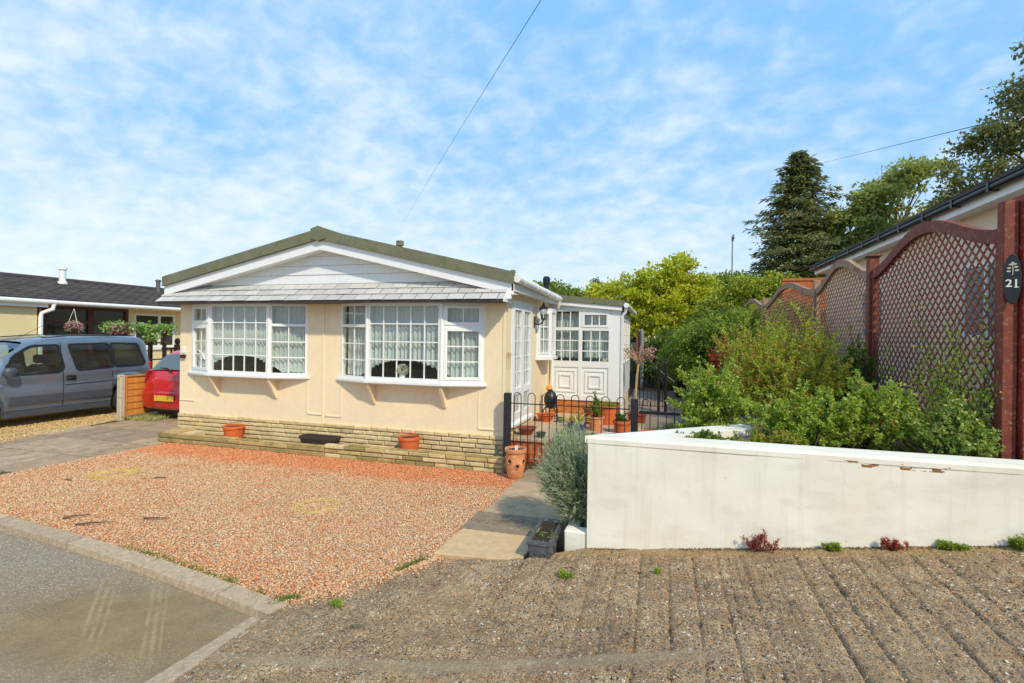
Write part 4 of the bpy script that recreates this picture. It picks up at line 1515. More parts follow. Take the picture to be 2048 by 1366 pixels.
# ---- step at the side doors and the patio in front of the porch
stp = thing('door_step', 'red brick door step with grey paving slab below the side doors', 'step', (-1.9, 8.2, 0.05))
m_ = MB()
z = 0.04
k = 0
while z < 0.36:
    x = -2.19 - (0.11 if k % 2 else 0)
    while x < -1.62:
        a, c = max(x, -2.19) + .005, min(x + .215, -1.62) - .005
        if c > a + .02: m_.box(a, c, 7.36, 7.46, z + .004, z + .068)
        x += .225
    y = 7.46 + (.1 if k % 2 else 0)
    while y < 10.0:
        m_.box(-1.72, -1.62, y + .005, min(y + .215, 10.0) - .005, z + .004, z + .068)
        y += .225
    z += .072
    k += 1
m_.build('brickwork', M_brick, stp)
m_ = MB()
m_.box(-2.19, -1.632, 7.372, 10.0, 0.02, .375)
m_.build('mortar', M_mortar, stp)
for y0, y1 in ((7.33, 8.2), (8.21, 9.1), (9.11, 10.0)):
    m_ = MB()
    m_.bbox(-2.20, -1.58, y0, y1, 0.376, 0.425, .005)
    m_.build('slab', M_slab, stp)
pt = MB()
for i in range(3):
    for j in range(3):
        pt.bbox(-1.57 + i * .42, -1.57 + (i + 1) * .42 - .008, 8.8 + j * .45, 8.8 + (j + 1) * .45 - .008, 0.04, 0.29 + rs.uniform(0, .006), .005)
tag(pt.build('patio_slabs', M_slab), kind='structure')

# ---- driveway fence: concrete post and orange boards
p = MB()
p.bbox(-11.05, -10.93, 7.96, 8.06, 0.0, 1.0, .012)
tag(p.build('fence_post', M_concpost), 'weathered concrete fence post between the grey van and the red car', 'fence post')
of = thing('board_fence', 'short orange-stained overlap fence panel beside the concrete post', 'fence', (-11.0, 9.0, 0.05))
for k in range(6):
    p = MB()
    z = 0.12 + k * .138
    p.hexa([(-10.985, 8.07, z), (-10.968, 8.07, z), (-10.968, 9.9, z), (-10.985, 9.9, z), (-10.995, 8.07, z + .148), (-10.985, 8.07, z + .148), (-10.985, 9.9, z + .148), (-10.995, 9.9, z + .148)])
    p.build('board', M_orangewood, of)
p = MB()
p.box(-11.02, -10.955, 8.065, 9.905, 0.955, 0.985)
p.build('top_rail', M_orangewood, of)
p = MB()
for y in (8.075, 8.95, 9.86):
    p.box(-10.965, -10.945, y, y + .03, .1, .954)
p.build('batten', M_orangewood, of)

# ================================================================ TRELLIS FENCE
tf = thing('trellis_fence', 'brown wavy-topped lattice trellis fence with square posts behind the flower bed', 'fence', (2.6, 8, 1.0))
TX = 2.6


def arch(t):
    return 2.86 + 0.32 * (0.5 - 0.5 * math.cos(2 * PI * min(max(t, 0), 1))) ** 0.85


def trellis(y0, y1, mrail, mlat, pitch=0.112, zb=1.02):
    L = y1 - y0
    n = 36
    rl = MB()
    rings = []
    for i in range(n + 1):
        t = i / n
        y, z = y0 + L * t, arch(t)
        rings.append([(TX - .035, y, z - .115), (TX + .03, y, z - .115), (TX + .03, y, z), (TX - .035, y, z)])
    rl.loft(rings, cap=True)
    top = rl.build('top_rail', mrail, tf)
    for (a, c) in ((y0 + .0, y0 + .045), (y1 - .045, y1)):
        st_ = MB()
        st_.box(TX - .03, TX + .025, a, c, zb, 2.742)
        st_.build('stile', mrail, tf)
    st_ = MB()
    st_.box(TX - .03, TX + .025, y0 + .046, y1 - .046, zb, zb + .05)
    st_.build('bottom_rail', mrail, tf)
    lt = MB()
    wd = 0.0205
    H = 2.2
    for layer, sgn in ((0, 1), (1, -1)):
        xa = TX - .008 + layer * .0065
        c = -H
        while c < L + H:
            # strip: y = y0 + c + sgn * s, z = zb + s
            run = None
            segs = []
            for k in range(0, 120):
                s = 2.25 * k / 119
                yy = c + (s if sgn > 0 else -s)
                ok = 0.045 < yy < L - 0.045 and zb + s < arch(yy / L) - .105 and s > .04
                if ok and run is None: run = s
                if not ok and run is not None:
                    segs.append((run, s))
                    run = None
            if run is not None: segs.append((run, 2.25))
            for sa, sb in segs:
                if sb - sa < .03: continue
                q = wd * 0.7071
                ya, yb = y0 + c + sgn * sa, y0 + c + sgn * sb
                pts = [(ya - q, zb + sa), (ya + q, zb + sa), (yb + q, zb + sb), (yb - q, zb + sb)]
                lt.hexa([(xa, pts[0][0], pts[0][1]), (xa + .0055, pts[0][0], pts[0][1]), (xa + .0055, pts[1][0], pts[1][1]), (xa, pts[1][0], pts[1][1]),
                         (xa, pts[3][0], pts[3][1]), (xa + .0055, pts[3][0], pts[3][1]), (xa + .0055, pts[2][0], pts[2][1]), (xa, pts[2][0], pts[2][1])])
            c += pitch
    lt.build('lattice', mlat, tf)


PY_ = [(4.96, 0.055, 3.06, M_redstain), (7.66, 0.065, 3.03, M_redstain), (10.18, 0.06, 3.0, M_greywood), (14.9, 0.075, 3.02, M_greywood), (19.6, 0.06, 3.0, M_greywood)]
for (y, hw, zt_, m0) in PY_:
    p = MB()
    p.bbox(TX - hw, TX + hw * .8, y - hw * .8, y + hw * .8, 0.4, zt_, .006)
    p.build('post', m0, tf)
    if m0 is M_redstain and y > 6:
        p = MB()
        p.bbox(TX - .085, TX + .075, y - .08, y + .08, zt_ + .001, zt_ + .02, .004)
        p.build('post_cap', m0, tf)
trellis(5.02, 7.60, M_redstain, M_lattice)
trellis(7.72, 10.12, M_greywood, M_latticegrey, 0.118, .9)
trellis(10.25, 14.82, M_greywood, M_latticegrey, 0.13, .75)
trellis(14.98, 19.5, M_greywood, M_latticegrey, 0.15, .6)
p = MB()
p.bbox(2.652, 2.81, 4.87, 5.03, 0.9, 3.10, .008)
tag(p.build('timber_post', M_redbright), 'bright red peeling timber post at the very right, in front of the trellis', 'post')

# oval number plaque on the near trellis post
pq = thing('house_number_plaque', 'black oval plaque reading 21 with a small plant emblem, on the red trellis post', 'number plaque', (2.60, 4.885, 2.45))
# the plaque faces the road (towards -Y) and slightly left
p = MB()
ring = [(0.054 * math.cos(2 * PI * k / 40), 0.195 * math.sin(2 * PI * k / 40)) for k in range(40)]
PC = Vector((2.578, 4.868, 2.44))
pd = Vector((1.0, -0.30, 0)).normalized()
pn_ = Vector((-pd.y, pd.x, 0))      # backwards
def pf(u, v, w_): return tuple(PC + pd * u + Vector((0, 0, v)) + pn_ * (w_))
p.prism(ring, 0.012, lambda u, v, w_: pf(u, v, w_))
p.build('plate', pm('black_slate_plaque', (0.010, 0.011, 0.013), 0.3, 0.2, 9), pq, bevel=0.003)
M_paintw = pm('painted_white', S(226, 224, 214), 0.6, 0.05, 9)


def text_mesh(name, body, size, parent, mat, fn, depth=0.003):
    cu = bpy.data.curves.new(name, 'FONT')
    cu.body = body
    cu.size = size
    cu.align_x = 'CENTER'
    cu.align_y = 'CENTER'
    cu.extrude = depth / 2
    cu.offset = 0.0012
    o = bpy.data.objects.new(name, cu)
    scene.collection.objects.link(o)
    dg = bpy.context.evaluated_depsgraph_get()
    me = bpy.data.meshes.new_from_object(o.evaluated_get(dg))
    bpy.data.objects.remove(o)
    V = [fn(v.co.x, v.co.y, -v.co.z - depth / 2) for v in me.vertices]
    mb = MB()
    mb.v = V
    mb.f = [tuple(q.vertices) for q in me.polygons]
    bpy.data.meshes.remove(me)
    return mb.build(name, mat, parent)


num = text_mesh('number', '21', 0.082, pq, M_paintw, lambda x, y, z: pf(x, y - .035, z - .001))
for k in (0,):      # serif feet and the flag of the 1, as on the plaque
    p = MB()
    for (u0, u1, v0, v1) in ((0.010, 0.036, -.067, -.061),):
        fbox(p, lambda u, v, w_: pf(u, v, w_), u0, u1, v0, v1, -.0045, -.0005)
    p.build('serif', M_paintw, pq)
p = MB()
p.tube([pf(0, .03, -.003), pf(0.002, .07, -.004), pf(-.002, .12, -.003)], 0.003, 6)
rs = random.Random(6)
for (u, v, s) in ((-.022, .06, .5), (.024, .066, -.5), (-.02, .085, .6), (.02, .092, -.6), (-.01, .112, .8), (.012, .115, -.8), (0, .125, 0)):
    n = 10
    c = [(u + .013 * math.cos(2 * PI * k / n) * (1 if s else .6), v + .007 * math.sin(2 * PI * k / n)) for k in range(n)]
    p.prism(c, 0.004, lambda a, b_, w_: pf(a, b_, w_ - .0045))
p.build('emblem', pm('faded_gold', S(190, 184, 160), 0.5, 0.1, 9), pq)

# ================================================================ POTS
def pot(name, label, loc, r, h, mat, group=None, rim=0.12, taper=0.74, soil=True, cat='plant pot', n=28):
    t = thing(name, label, cat, loc, group)
    p = MB()
    rb = r * taper
    rh = h * rim
    p.lathe([(rb * .6, 0.0), (rb, 0.0), (rb + (r * .92 - rb) * .98, h - rh), (r, h - rh + .004), (r * 1.02, h - .006), (r, h), (r * .9, h), (r * .88, h - .03), (rb * .8, h * .4)], loc, n, cap=True)
    p.build('pot_body', mat, t, smooth=True)
    if soil:
        s = MB()
        s.lathe([(r * .885, h - .028), (r * .5, h - .018), (0.002, h - .022)], loc, 14)
        s.build('soil', M_soil, t)
    return t


G1 = 'terracotta pots behind the stone ledge'
pot('flower_pot', 'empty round terracotta pot behind the stone ledge under the left bay window', (-6.95, 6.95, .045), .17, .315, M_terra, G1, rim=.15, taper=.76)
pot('flower_pot', 'taller round terracotta pot behind the stone ledge under the right bay window', (-3.66, 6.96, .045), .165, .36, M_terra, G1, rim=.14, taper=.74)
tr = thing('trough', 'dark brown rectangular trough planter behind the stone ledge between the two terracotta pots', 'trough planter', (-5.26, 6.9, .05))
p = MB()
def trough(p, cx, cy, z0, L0, W0, L1, W1, h, th=0.018, sof=0.03):
    def r4(L, W, z): return [(cx - L / 2, cy - W / 2, z), (cx + L / 2, cy - W / 2, z), (cx + L / 2, cy + W / 2, z), (cx - L / 2, cy + W / 2, z)]
    p.loft([r4(L0, W0, z0), r4(L1 * .985, W1 * .985, z0 + h * .82), r4(L1 + .012, W1 + .012, z0 + h * .83), r4(L1 + .012, W1 + .012, z0 + h), r4(L1 - th, W1 - th, z0 + h), r4(L1 - th * 1.6, W1 - th * 1.6, z0 + h - sof)], cap=True)
trough(p, -5.22, 6.93, .045, .46, .13, .62, .2, .265)
p.build('trough_body', pm('dark_brown_plastic', S(62, 48, 44), 0.6, 0.15, 6, 0.2, 90), tr)
p = MB()
for i in range(7):
    p.lathe([(.03, 0), (.022, .02), (.004, .028)], (-5.44 + i * .075, 6.93 + rs.uniform(-.03, .03), .284), 8)
p.build('soil', M_soil, tr)

# strawberry planter by the post
sp_ = thing('strawberry_pot', 'tall pale terracotta strawberry pot with side holes in front of the black post', 'plant pot', (-1.86, 6.52, .05))
p = MB()
p.lathe([(.085, 0), (.09, .005), (.105, .05), (.125, .16), (.132, .28), (.125, .345), (.128, .352), (.142, .36), (.145, .40), (.138, .408), (.122, .405), (.115, .36), (.10, .2)], (-1.86, 6.52, .05), 32)
p.build('pot_body', M_terra2, sp_, smooth=True)
for ang, zz_, s_ in ((-108, .25, .031), (-62, .19, .027), (-150, .2, .026), (-85, .10, .0), (-20, .25, .027)):
    if not s_: continue
    a_ = R(ang)
    c = Vector((-1.86 + .122 * math.cos(a_), 6.52 + .122 * math.sin(a_), .05 + zz_))
    o_ = Vector((math.cos(a_), math.sin(a_), 0.1)).normalized()
    p = MB()
    t_ = Vector((-o_.y, o_.x, 0)).normalized()
    b_ = t_.cross(o_)
    n = 16
    r0 = [tuple(c + o_ * .006 + (t_ * math.cos(2 * PI * k / n) + b_ * math.sin(2 * PI * k / n)) * s_ * 1.25) for k in range(n)]
    r1 = [tuple(c + o_ * .017 + (t_ * math.cos(2 * PI * k / n) + b_ * math.sin(2 * PI * k / n)) * s_ * 1.1) for k in range(n)]
    r2 = [tuple(c + o_ * .012 + (t_ * math.cos(2 * PI * k / n) + b_ * math.sin(2 * PI * k / n)) * s_ * .9) for k in range(n)]
    p.loft([r0, r1, r2])
    p.build('hole_lip', M_terra2, sp_, smooth=True)
    p = MB()
    p.poly([tuple(c + o_ * .011 + (t_ * math.cos(2 * PI * k / n) + b_ * math.sin(2 * PI * k / n)) * s_ * .95) for k in range(n)])
    p.build('pot_hole', M_soil, sp_)
p = MB()
p.lathe([(.115, .38), (.002, .395)], (-1.86, 6.52, .05), 14)
p.build('soil', M_soil, sp_)
p = MB()
p.bbox(-1.855, -1.815, 6.47, 6.475, .42, .50, .001)
tag(p.build('plant_label', M_upvc), 'blank white plant label stuck in the strawberry pot', 'plant label')

# lead-look trough by the path
lt_ = thing('trough', 'dark grey moulded trough planter with seedlings at the front end of the slab path', 'trough planter', (-.96, 4.34, .05))
p = MB()
trough(p, -.96, 4.36, .045, .15, .47, .19, .54, .215, .03, .03)
p.build('trough_body', M_trough, lt_, bevel=0.003)
p = MB()
for cx_, cz in ((-1.0, .14), (-.92, .14), (-.96, .19), (-.96, .09)):
    n = 14
    p.tube([(cx_ + .022 * math.cos(2 * PI * k / n), 4.102 + (0.14 - cz) * .0, cz + .018 * math.sin(2 * PI * k / n)) for k in range(n + 1)], .004, 5)
for cy_ in (4.2, 4.34, 4.48):
    n = 14
    p.tube([(-.872, cy_ + .035 * math.cos(2 * PI * k / n), .15 + .03 * math.sin(2 * PI * k / n)) for k in range(n + 1)], .004, 5)
p.build('moulding', M_trough, lt_, smooth=True)
p = MB()
p.poly([(-1.035, 4.11, .236), (-.885, 4.11, .236), (-.885, 4.61, .24), (-1.035, 4.61, .24)])
p.build('soil', M_soil, lt_)

# round woven mats pressed into the gravel
for (x, y, rr, lab) in ((-6.92, 4.97, .30, 'round yellowish woven mat half buried in the gravel on the left'), (-3.62, 4.75, .25, 'fainter round yellowish woven mat half buried in the gravel near the middle')):
    p = MB()
    for k in range(5 if rr > .28 else 3):
        rad = rr * (1 - k * .13)
        n = 40
        p.tube([(x + rad * math.cos(2 * PI * q / n), y + rad * math.sin(2 * PI * q / n), .057 + .006 * math.sin(q * 4.3 + k)) for q in range(n + 1)], .005, 5)
    for q in range(36 if rr > .28 else 16):
        a_ = 2 * PI * q / (36 if rr > .28 else 16)
        p.tube([(x + rr * .45 * math.cos(a_), y + rr * .45 * math.sin(a_), .058), (x + rr * 1.0 * math.cos(a_ + .12), y + rr * 1.0 * math.sin(a_ + .12), .064)], .004, 4)
    tag(p.build('woven_mat', pm('straw', S(206, 172, 104), 0.85, 0.25, 16, 0.3, 90)), lab, 'mat', 'woven mats in the gravel')
for i, (x, y, a_, L_, lab) in enumerate(((-4.95, 3.85, .2, .26, 'dark twig lying on the gravel nearest the kerb'), (-7.15, 4.55, -.3, .16, 'dark twig lying left of the left woven mat'), (-6.2, 4.95, .1, .18, 'thin dark twig lying right of the left woven mat'), (-5.4, 3.52, .45, .3, 'long thin twig lying beside the kerb on the gravel'), (-5.7, 3.6, .7, .22, 'short twig lying beside the kerb at the far left'))):
    p = MB()
    p.tube([(x, y, .072), (x + L_ * .5 * math.cos(a_), y + L_ * .5 * math.sin(a_), .085), (x + L_ * math.cos(a_ + .1), y + L_ * math.sin(a_ + .1), .074)], [.008, .007, .003], 6)
    tag(p.build('twig', M_bark), lab, 'twig', 'twigs on the gravel')

# ================================================================ FOLIAGE TOOLS
def unit(v):
    return v / np.maximum(np.linalg.norm(v, axis=-1, keepdims=True), 1e-9)


def leaves(name, C, D, Ln, W, mat, parent=None, seed=0, up=0.4, fold=0.15, world=True):
    """C base points, D directions, Ln/W lengths and widths (arrays or scalars): one small folded leaf each"""
    r = np.random.default_rng(seed)
    n = len(C)
    Ln = np.broadcast_to(Ln, n)[:, None] * r.uniform(.7, 1.25, (n, 1))
    W = np.broadcast_to(W, n)[:, None] * r.uniform(.75, 1.2, (n, 1))
    D = unit(D)
    N = unit(r.normal(size=(n, 3)) + np.array([0, 0, up * 2]))
    Sd = unit(np.cross(D, N))
    Nn = np.cross(Sd, D)
    mid = C + D * Ln * .45
    V = np.stack([C, mid + Sd * W * .5 + Nn * W * fold, C + D * Ln - Nn * Ln * .12, mid - Sd * W * .5 + Nn * W * fold], 1).reshape(-1, 3)
    F = np.arange(n * 4).reshape(n, 4)
    return fast(name, V, F, mat, parent, world=world)


def stems_mb(paths, r0, r1, n=5):
    mb = MB()
    for p in paths:
        k = len(p)
        mb.tube([tuple(q) for q in p], [r0 + (r1 - r0) * i / (k - 1) for i in range(k)], n)
    return mb


def shrub(name, label, cat, base, rad, nst, nleaf, Ln, W, lmat, smat=None, seed=0, low=0.15, spread=0.35, group=None, accents=None, droop=0.1, twigs=3, srad=0.006, ctr=None):
    """stems fan out from the base into an ellipsoid; leafy side twigs on each"""
    r = np.random.default_rng(seed)
    t = thing(name, label, cat, tuple(base), group)
    base = np.array(base, float)
    rad = np.array(rad, float)
    c = base + np.array([0, 0, rad[2] * 0.9]) if ctr is None else np.array(ctr, float)
    stems, C, D = [], [], []
    for i in range(nst):
        d = unit(r.normal(size=3) + np.array([0, 0, .25]))
        tip = c + d * rad * (r.uniform(.45, 1.05) if r.random() < .8 else r.uniform(1.0, 1.4))
        tip[2] = max(tip[2], base[2] + 0.04)
        b = base + np.array([r.normal() * rad[0] * spread, r.normal() * rad[1] * spread, 0])
        m = b * .45 + tip * .55 + np.array([0, 0, rad[2] * .25]) + r.normal(size=3) * rad * .08
        ts = np.linspace(0, 1, 8)[:, None]
        P = b * (1 - ts) ** 2 + 2 * m * ts * (1 - ts) + tip * ts ** 2
        stems.append(P)
        # twigs
        segs = [P]
        for k in range(twigs):
            q = r.uniform(.3, .95)
            o = P[int(q * 7)]
            dd = unit(unit(tip - b) + r.normal(size=3) * .8) * rad.mean() * r.uniform(.25, .5)
            tw = np.stack([o + dd * s + np.array([0, 0, .12 * s * s]) * rad[2] for s in np.linspace(0, 1, 5)])
            segs.append(tw)
            stems.append(tw)
        for P_ in segs:
            L_ = np.linalg.norm(P_[-1] - P_[0])
            m_ = max(3, int(nleaf * (1.0 if P_ is P else .6)))
            u = r.uniform(low if P_ is P else .1, 1, m_) ** .75
            idx = u * (len(P_) - 1)
            i0 = np.minimum(idx.astype(int), len(P_) - 2)
            fr_ = (idx - i0)[:, None]
            pts = P_[i0] * (1 - fr_) + P_[i0 + 1] * fr_
            dirn = unit(P_[i0 + 1] - P_[i0])
            C.append(pts + r.normal(size=(m_, 3)) * Ln * .25)
            D.append(dirn * .5 + r.normal(size=(m_, 3)) * .8 + np.array([0, 0, -droop]))
    C, D = np.vstack(C), np.vstack(D)
    C[:, 2] = np.maximum(C[:, 2], base[2] + .01)
    leaves('foliage', C, D, Ln, W, lmat, t, seed)
    stems_mb(stems[:160], srad, srad * .35).build('stem', smat or M_bark, t)
    if accents:
        amat, an, al, aw, hi = accents[:5]
        top = C[:, 2] > np.quantile(C[:, 2], hi)
        idx = r.choice(np.where(top)[0], an)
        # cluster the coloured shoots or blooms
        cc = np.repeat(C[idx], 9, 0) + r.normal(size=(an * 9, 3)) * al * .7 + np.array([0, 0, al * .4])
        dd = r.normal(size=(an * 9, 3)) + np.array([0, 0, .5])
        if len(accents) > 5 and an <= 30:
            for q in range(an):
                leaves(accents[5], cc[q * 9:q * 9 + 9], dd[q * 9:q * 9 + 9], al, aw, amat, t, seed + q)
        else:
            leaves('young_growth', cc, dd, al, aw, amat, t, seed + 1)['kind'] = 'stuff'
    return t


L_rose = leafmat('rose_leaf', [S(172, 188, 54), S(190, 198, 70), S(150, 170, 52), S(208, 210, 104), S(130, 152, 46), S(200, 178, 66)], trans=.55)
L_shoot = leafmat('bronze_shoots', [S(176, 110, 44), S(160, 76, 34), S(190, 134, 52), S(150, 96, 50)])
L_bright = leafmat('bright_leaf', [S(172, 194, 60), S(150, 178, 54), S(192, 208, 84), S(126, 156, 48), S(210, 220, 124)], trans=.55)
L_dark = leafmat('dark_leaf', [S(88, 114, 44), S(104, 130, 50), S(72, 96, 38), S(124, 144, 58)], trans=.4)
L_mid = leafmat('mid_leaf', [S(128, 154, 52), S(146, 168, 58), S(108, 134, 46), S(168, 182, 74), S(128, 140, 52)], trans=.45)
L_gloss = leafmat('glossy_leaf', [S(140, 168, 54), S(176, 194, 84), S(110, 138, 44), S(206, 214, 130), S(126, 152, 48)], rough=0.3, spec=0.6, trans=.4)
L_yel = leafmat('golden_maple_leaf', [S(222, 218, 58), S(204, 204, 54), S(228, 228, 90), S(168, 188, 52), S(208, 200, 60), S(148, 170, 52)], trans=0.55)
L_pine = leafmat('conifer_needle', [S(112, 130, 76), S(134, 142, 80), S(92, 112, 68), S(154, 150, 90), S(124, 120, 76)], trans=0.4)
L_oak = leafmat('tree_leaf', [S(162, 174, 84), S(182, 188, 100), S(138, 154, 72), S(194, 196, 118), S(164, 166, 94)], trans=0.5)
L_lav = leafmat('lavender_leaf', [S(186, 204, 156), S(166, 188, 138), S(218, 224, 198), S(156, 172, 134), S(204, 212, 172)], trans=0.45, rough=0.7)
L_red = leafmat('red_leaf', [S(166, 58, 48), S(190, 84, 66), S(140, 50, 46), S(170, 96, 66)], trans=.45)
L_blue = leafmat('blue_fescue', [S(136, 158, 144), S(116, 142, 132), S(152, 170, 152)], trans=0.1)
L_pinkf = leafmat('pink_bloom', [S(228, 160, 168), S(240, 196, 196), S(214, 132, 146)], trans=0.3)
L_white = leafmat('white_bloom', [S(236, 234, 222), S(220, 218, 204), S(190, 196, 160)], trans=0.2)
L_orangef = leafmat('apricot_bloom', [S(240, 150, 110), S(236, 120, 84)], trans=0.3)
L_varieg = leafmat('variegated_leaf', [S(226, 206, 130), S(236, 222, 160), S(150, 150, 60), S(210, 180, 90)], trans=0.3)
L_grass = leafmat('grass_blade', [S(120, 140, 56), S(144, 156, 70), S(100, 116, 46)], trans=0.3)


def blades(name, label, cat, base, n, length, width, mat, seed=0, lean=(0, 0, 0), spread=0.6, brad=0.05, kind=None, group=None, parent=None, seg=4, curl=0.5, lift=1.0):
    """arching strap leaves springing from one base"""
    r = np.random.default_rng(seed)
    base = np.array(base, float)
    B = base + r.normal(size=(n, 3)) * np.array([brad, brad, 0])
    D = unit(r.normal(size=(n, 3)) * np.array([spread, spread, .25]) + np.array([0, 0, lift]) + np.array(lean))
    D[:, 2] = np.abs(D[:, 2])
    L_ = length * r.uniform(.5, 1.1, (n, 1))
    Sd = unit(np.cross(D, r.normal(size=(n, 3))))
    rows = []
    for k in range(seg + 1):
        t = k / seg
        p = B + D * L_ * t + np.array([0, 0, -1]) * L_ * curl * t * t * (1 - D[:, 2:3] * .6) + D * np.array([1, 1, 0]) * L_ * .2 * t * t
        w_ = width * (1 - t * .9) * .5
        rows += [p - Sd * w_, p + Sd * w_]
    V = np.stack(rows, 1).reshape(-1, 3)
    m = 2 * (seg + 1)
    f = np.array([(2 * k, 2 * k + 1, 2 * k + 3, 2 * k + 2) for k in range(seg)])
    F = (f[None] + (np.arange(n) * m)[:, None, None]).reshape(-1, 4)
    o = fast(name, V, F, mat, parent)
    if parent is None:
        tag(o, label, cat, group, kind)
    return o


# ---- lavender leaning over the path edge
def lavender():
    r = np.random.default_rng(77)
    t = thing('lavender_bush', 'grey-green lavender bush leaning over the slab path beside the white wall', 'lavender', (-.72, 4.95, .27))
    sprC, sprD, paths = [], [], []
    c = np.array([-.82, 4.78, .60])
    for i in range(1500):
        d = unit(r.normal(size=3) + np.array([-.35, -.25, .30]))
        base = np.array([-.70 + r.normal() * .07, 4.92 + r.normal() * .14, .32 + abs(r.normal()) * .10])
        tip = c + d * np.array([.32, .42, .51]) * r.uniform(.6, 1.06)
        if tip[2] < .5: tip[0] += (.5 - tip[2]) * .45
        if tip[0] > -.60: tip[0] = -.60 - r.uniform(0, .05) if tip[1] < 4.75 else tip[0]
        if tip[1] < 4.40: tip[1] = 4.40 + r.uniform(0, .1)
        tip[2] = max(tip[2], .14)
        mid = base * .5 + tip * .5 + np.array([0, 0, -.03])
        ts = np.linspace(0, 1, 6)[:, None]
        P = base * (1 - ts) ** 2 + 2 * mid * ts * (1 - ts) + (tip + np.array([0, 0, .04])) * ts ** 2
        if i % 3 == 0: paths.append(P)
        m = 34
        u = r.uniform(.35, 1, m)
        idx = u * 5
        i0 = np.minimum(idx.astype(int), 4)
        q = (idx - i0)[:, None]
        pts = P[i0] * (1 - q) + P[i0 + 1] * q
        dr = unit(P[i0 + 1] - P[i0])
        sprC.append(pts + r.normal(size=(m, 3)) * .004)
        sprD.append(dr * 1.5 + r.normal(size=(m, 3)) * .42)
    leaves('foliage', np.vstack(sprC), np.vstack(sprD), .042, .0055, L_lav, t, 78, up=.2)
    stems_mb(paths, .004, .0015, 4).build('stem', pm('lavender_stem', S(120, 110, 88), 0.9, 0.2, 8), t)


lavender()

# ---- planting in the raised bed
shrub('rose_bush', 'leafy rose bush with apricot blooms at the left end of the raised bed', 'rose bush', (.55, 5.75, .98), (.36, .36, .36), 60, 60, .036, .022, L_bright, seed=1, accents=(L_orangef, 7, .022, .02, .6, 'bloom'))
shrub('rose_bush', 'large yellow-green rose bush with bronze shoots, tallest in the raised bed', 'rose bush', (1.25, 6.5, .98), (.60, .5, .64), 130, 56, .032, .02, L_rose, seed=2, accents=(L_shoot, 230, .032, .012, .45))
shrub('rose_bush', 'spreading bright green bush right behind the white wall, below the big rose bush', 'garden bush', (1.28, 5.15, .98), (.5, .3, .27), 80, 60, .03, .02, L_bright, seed=3, accents=(L_shoot, 36, .03, .012, .4))
shrub('evergreen_bush', 'glossy pale green low bush at the foot of the near red trellis post', 'garden bush', (2.22, 4.88, .98), (.30, .2, .26), 60, 50, .030, .020, L_gloss, seed=4)
shrub('evergreen_bush', 'glossy mid green bush between the wall and the second red post', 'garden bush', (1.80, 5.2, .98), (.36, .3, .34), 65, 60, .032, .02, L_bright, seed=5, accents=(L_shoot, 34, .03, .012, .4))
shrub('leafy_bush', 'feathery light green bush with orange stems in front of the second trellis panel', 'garden bush', (1.85, 7.3, .95), (.42, .5, .62), 80, 46, .034, .02, L_rose, seed=6, accents=(L_shoot, 30, .03, .012, .5))
shrub('evergreen_bush', 'dark green upright bush beside the second red trellis post', 'garden bush', (2.28, 7.3, .95), (.24, .3, .55), 40, 60, .035, .024, L_dark, seed=7)
shrub('leafy_bush', 'airy light green bush behind the big rose bush with pale flowers', 'garden bush', (1.45, 8.8, .85), (.62, .7, .76), 100, 46, .036, .022, L_rose, seed=8, accents=(L_white, 8, .03, .02, .5, 'bloom'))
shrub('leafy_bush', 'dull green twiggy bush with brown stems left of the airy bush', 'garden bush', (1.2, 9.9, .75), (.45, .6, .5), 50, 40, .04, .024, L_mid, seed=9, accents=(L_shoot, 12, .03, .015, .5))
shrub('red_leaved_shrub', 'red-leaved acer rising above the green bushes near the far trellis', 'acer', (1.25, 12.0, .7), (.26, .4, .75), 30, 40, .06, .03, L_red, seed=10)
shrub('leafy_bush', 'pale green tall bush against the third trellis panel', 'garden bush', (2.0, 10.5, .75), (.42, .9, .85), 80, 40, .042, .026, L_rose, seed=11)
shrub('leafy_bush', 'small green bush in the far part of the bed beside the rear path', 'garden bush', (1.7, 13.0, .6), (.5, 1.0, .75), 50, 40, .06, .035, L_mid, seed=12)
blades('blue_fescue', 'blue-grey tussock of grass on the low stone wall beside the rear path', 'ornamental grass', (.92, 11.0, .78), 900, .42, .008, L_blue, seed=13, spread=.75, brad=.10)
blades('blue_fescue', 'small blue-grey grass clump half hidden in the bushes behind the white wall', 'ornamental grass', (.98, 5.75, .98), 500, .28, .006, L_blue, seed=14, spread=.7, brad=.06)
shrub('edging_plant', 'low mat of green leaves spilling over the inner edge of the white wall', 'ground cover plant', (.32, 4.78, 1.0), (.3, .1, .06), 30, 40, .022, .014, L_mid, seed=15, spread=.5)
shrub('edging_plant', 'orange-brown tinted low plant along the wall below the first rose bush', 'ground cover plant', (.85, 4.75, 1.0), (.28, .1, .10), 30, 40, .026, .014, L_rose, seed=16, spread=.5, accents=(L_shoot, 20, .03, .01, .3))
# round-topped little stone in the bed
m_ = MB()
m_.lathe([(.10, 0), (.105, .35), (.09, .44), (.05, .50), (.005, .52)], (2.12, 6.4, .98), 14, sx=.7)
tag(m_.build('stone_ornament', M_greywood, smooth=True), 'grey round-topped stone ornament half hidden in leaves before the second red post', 'garden ornament')

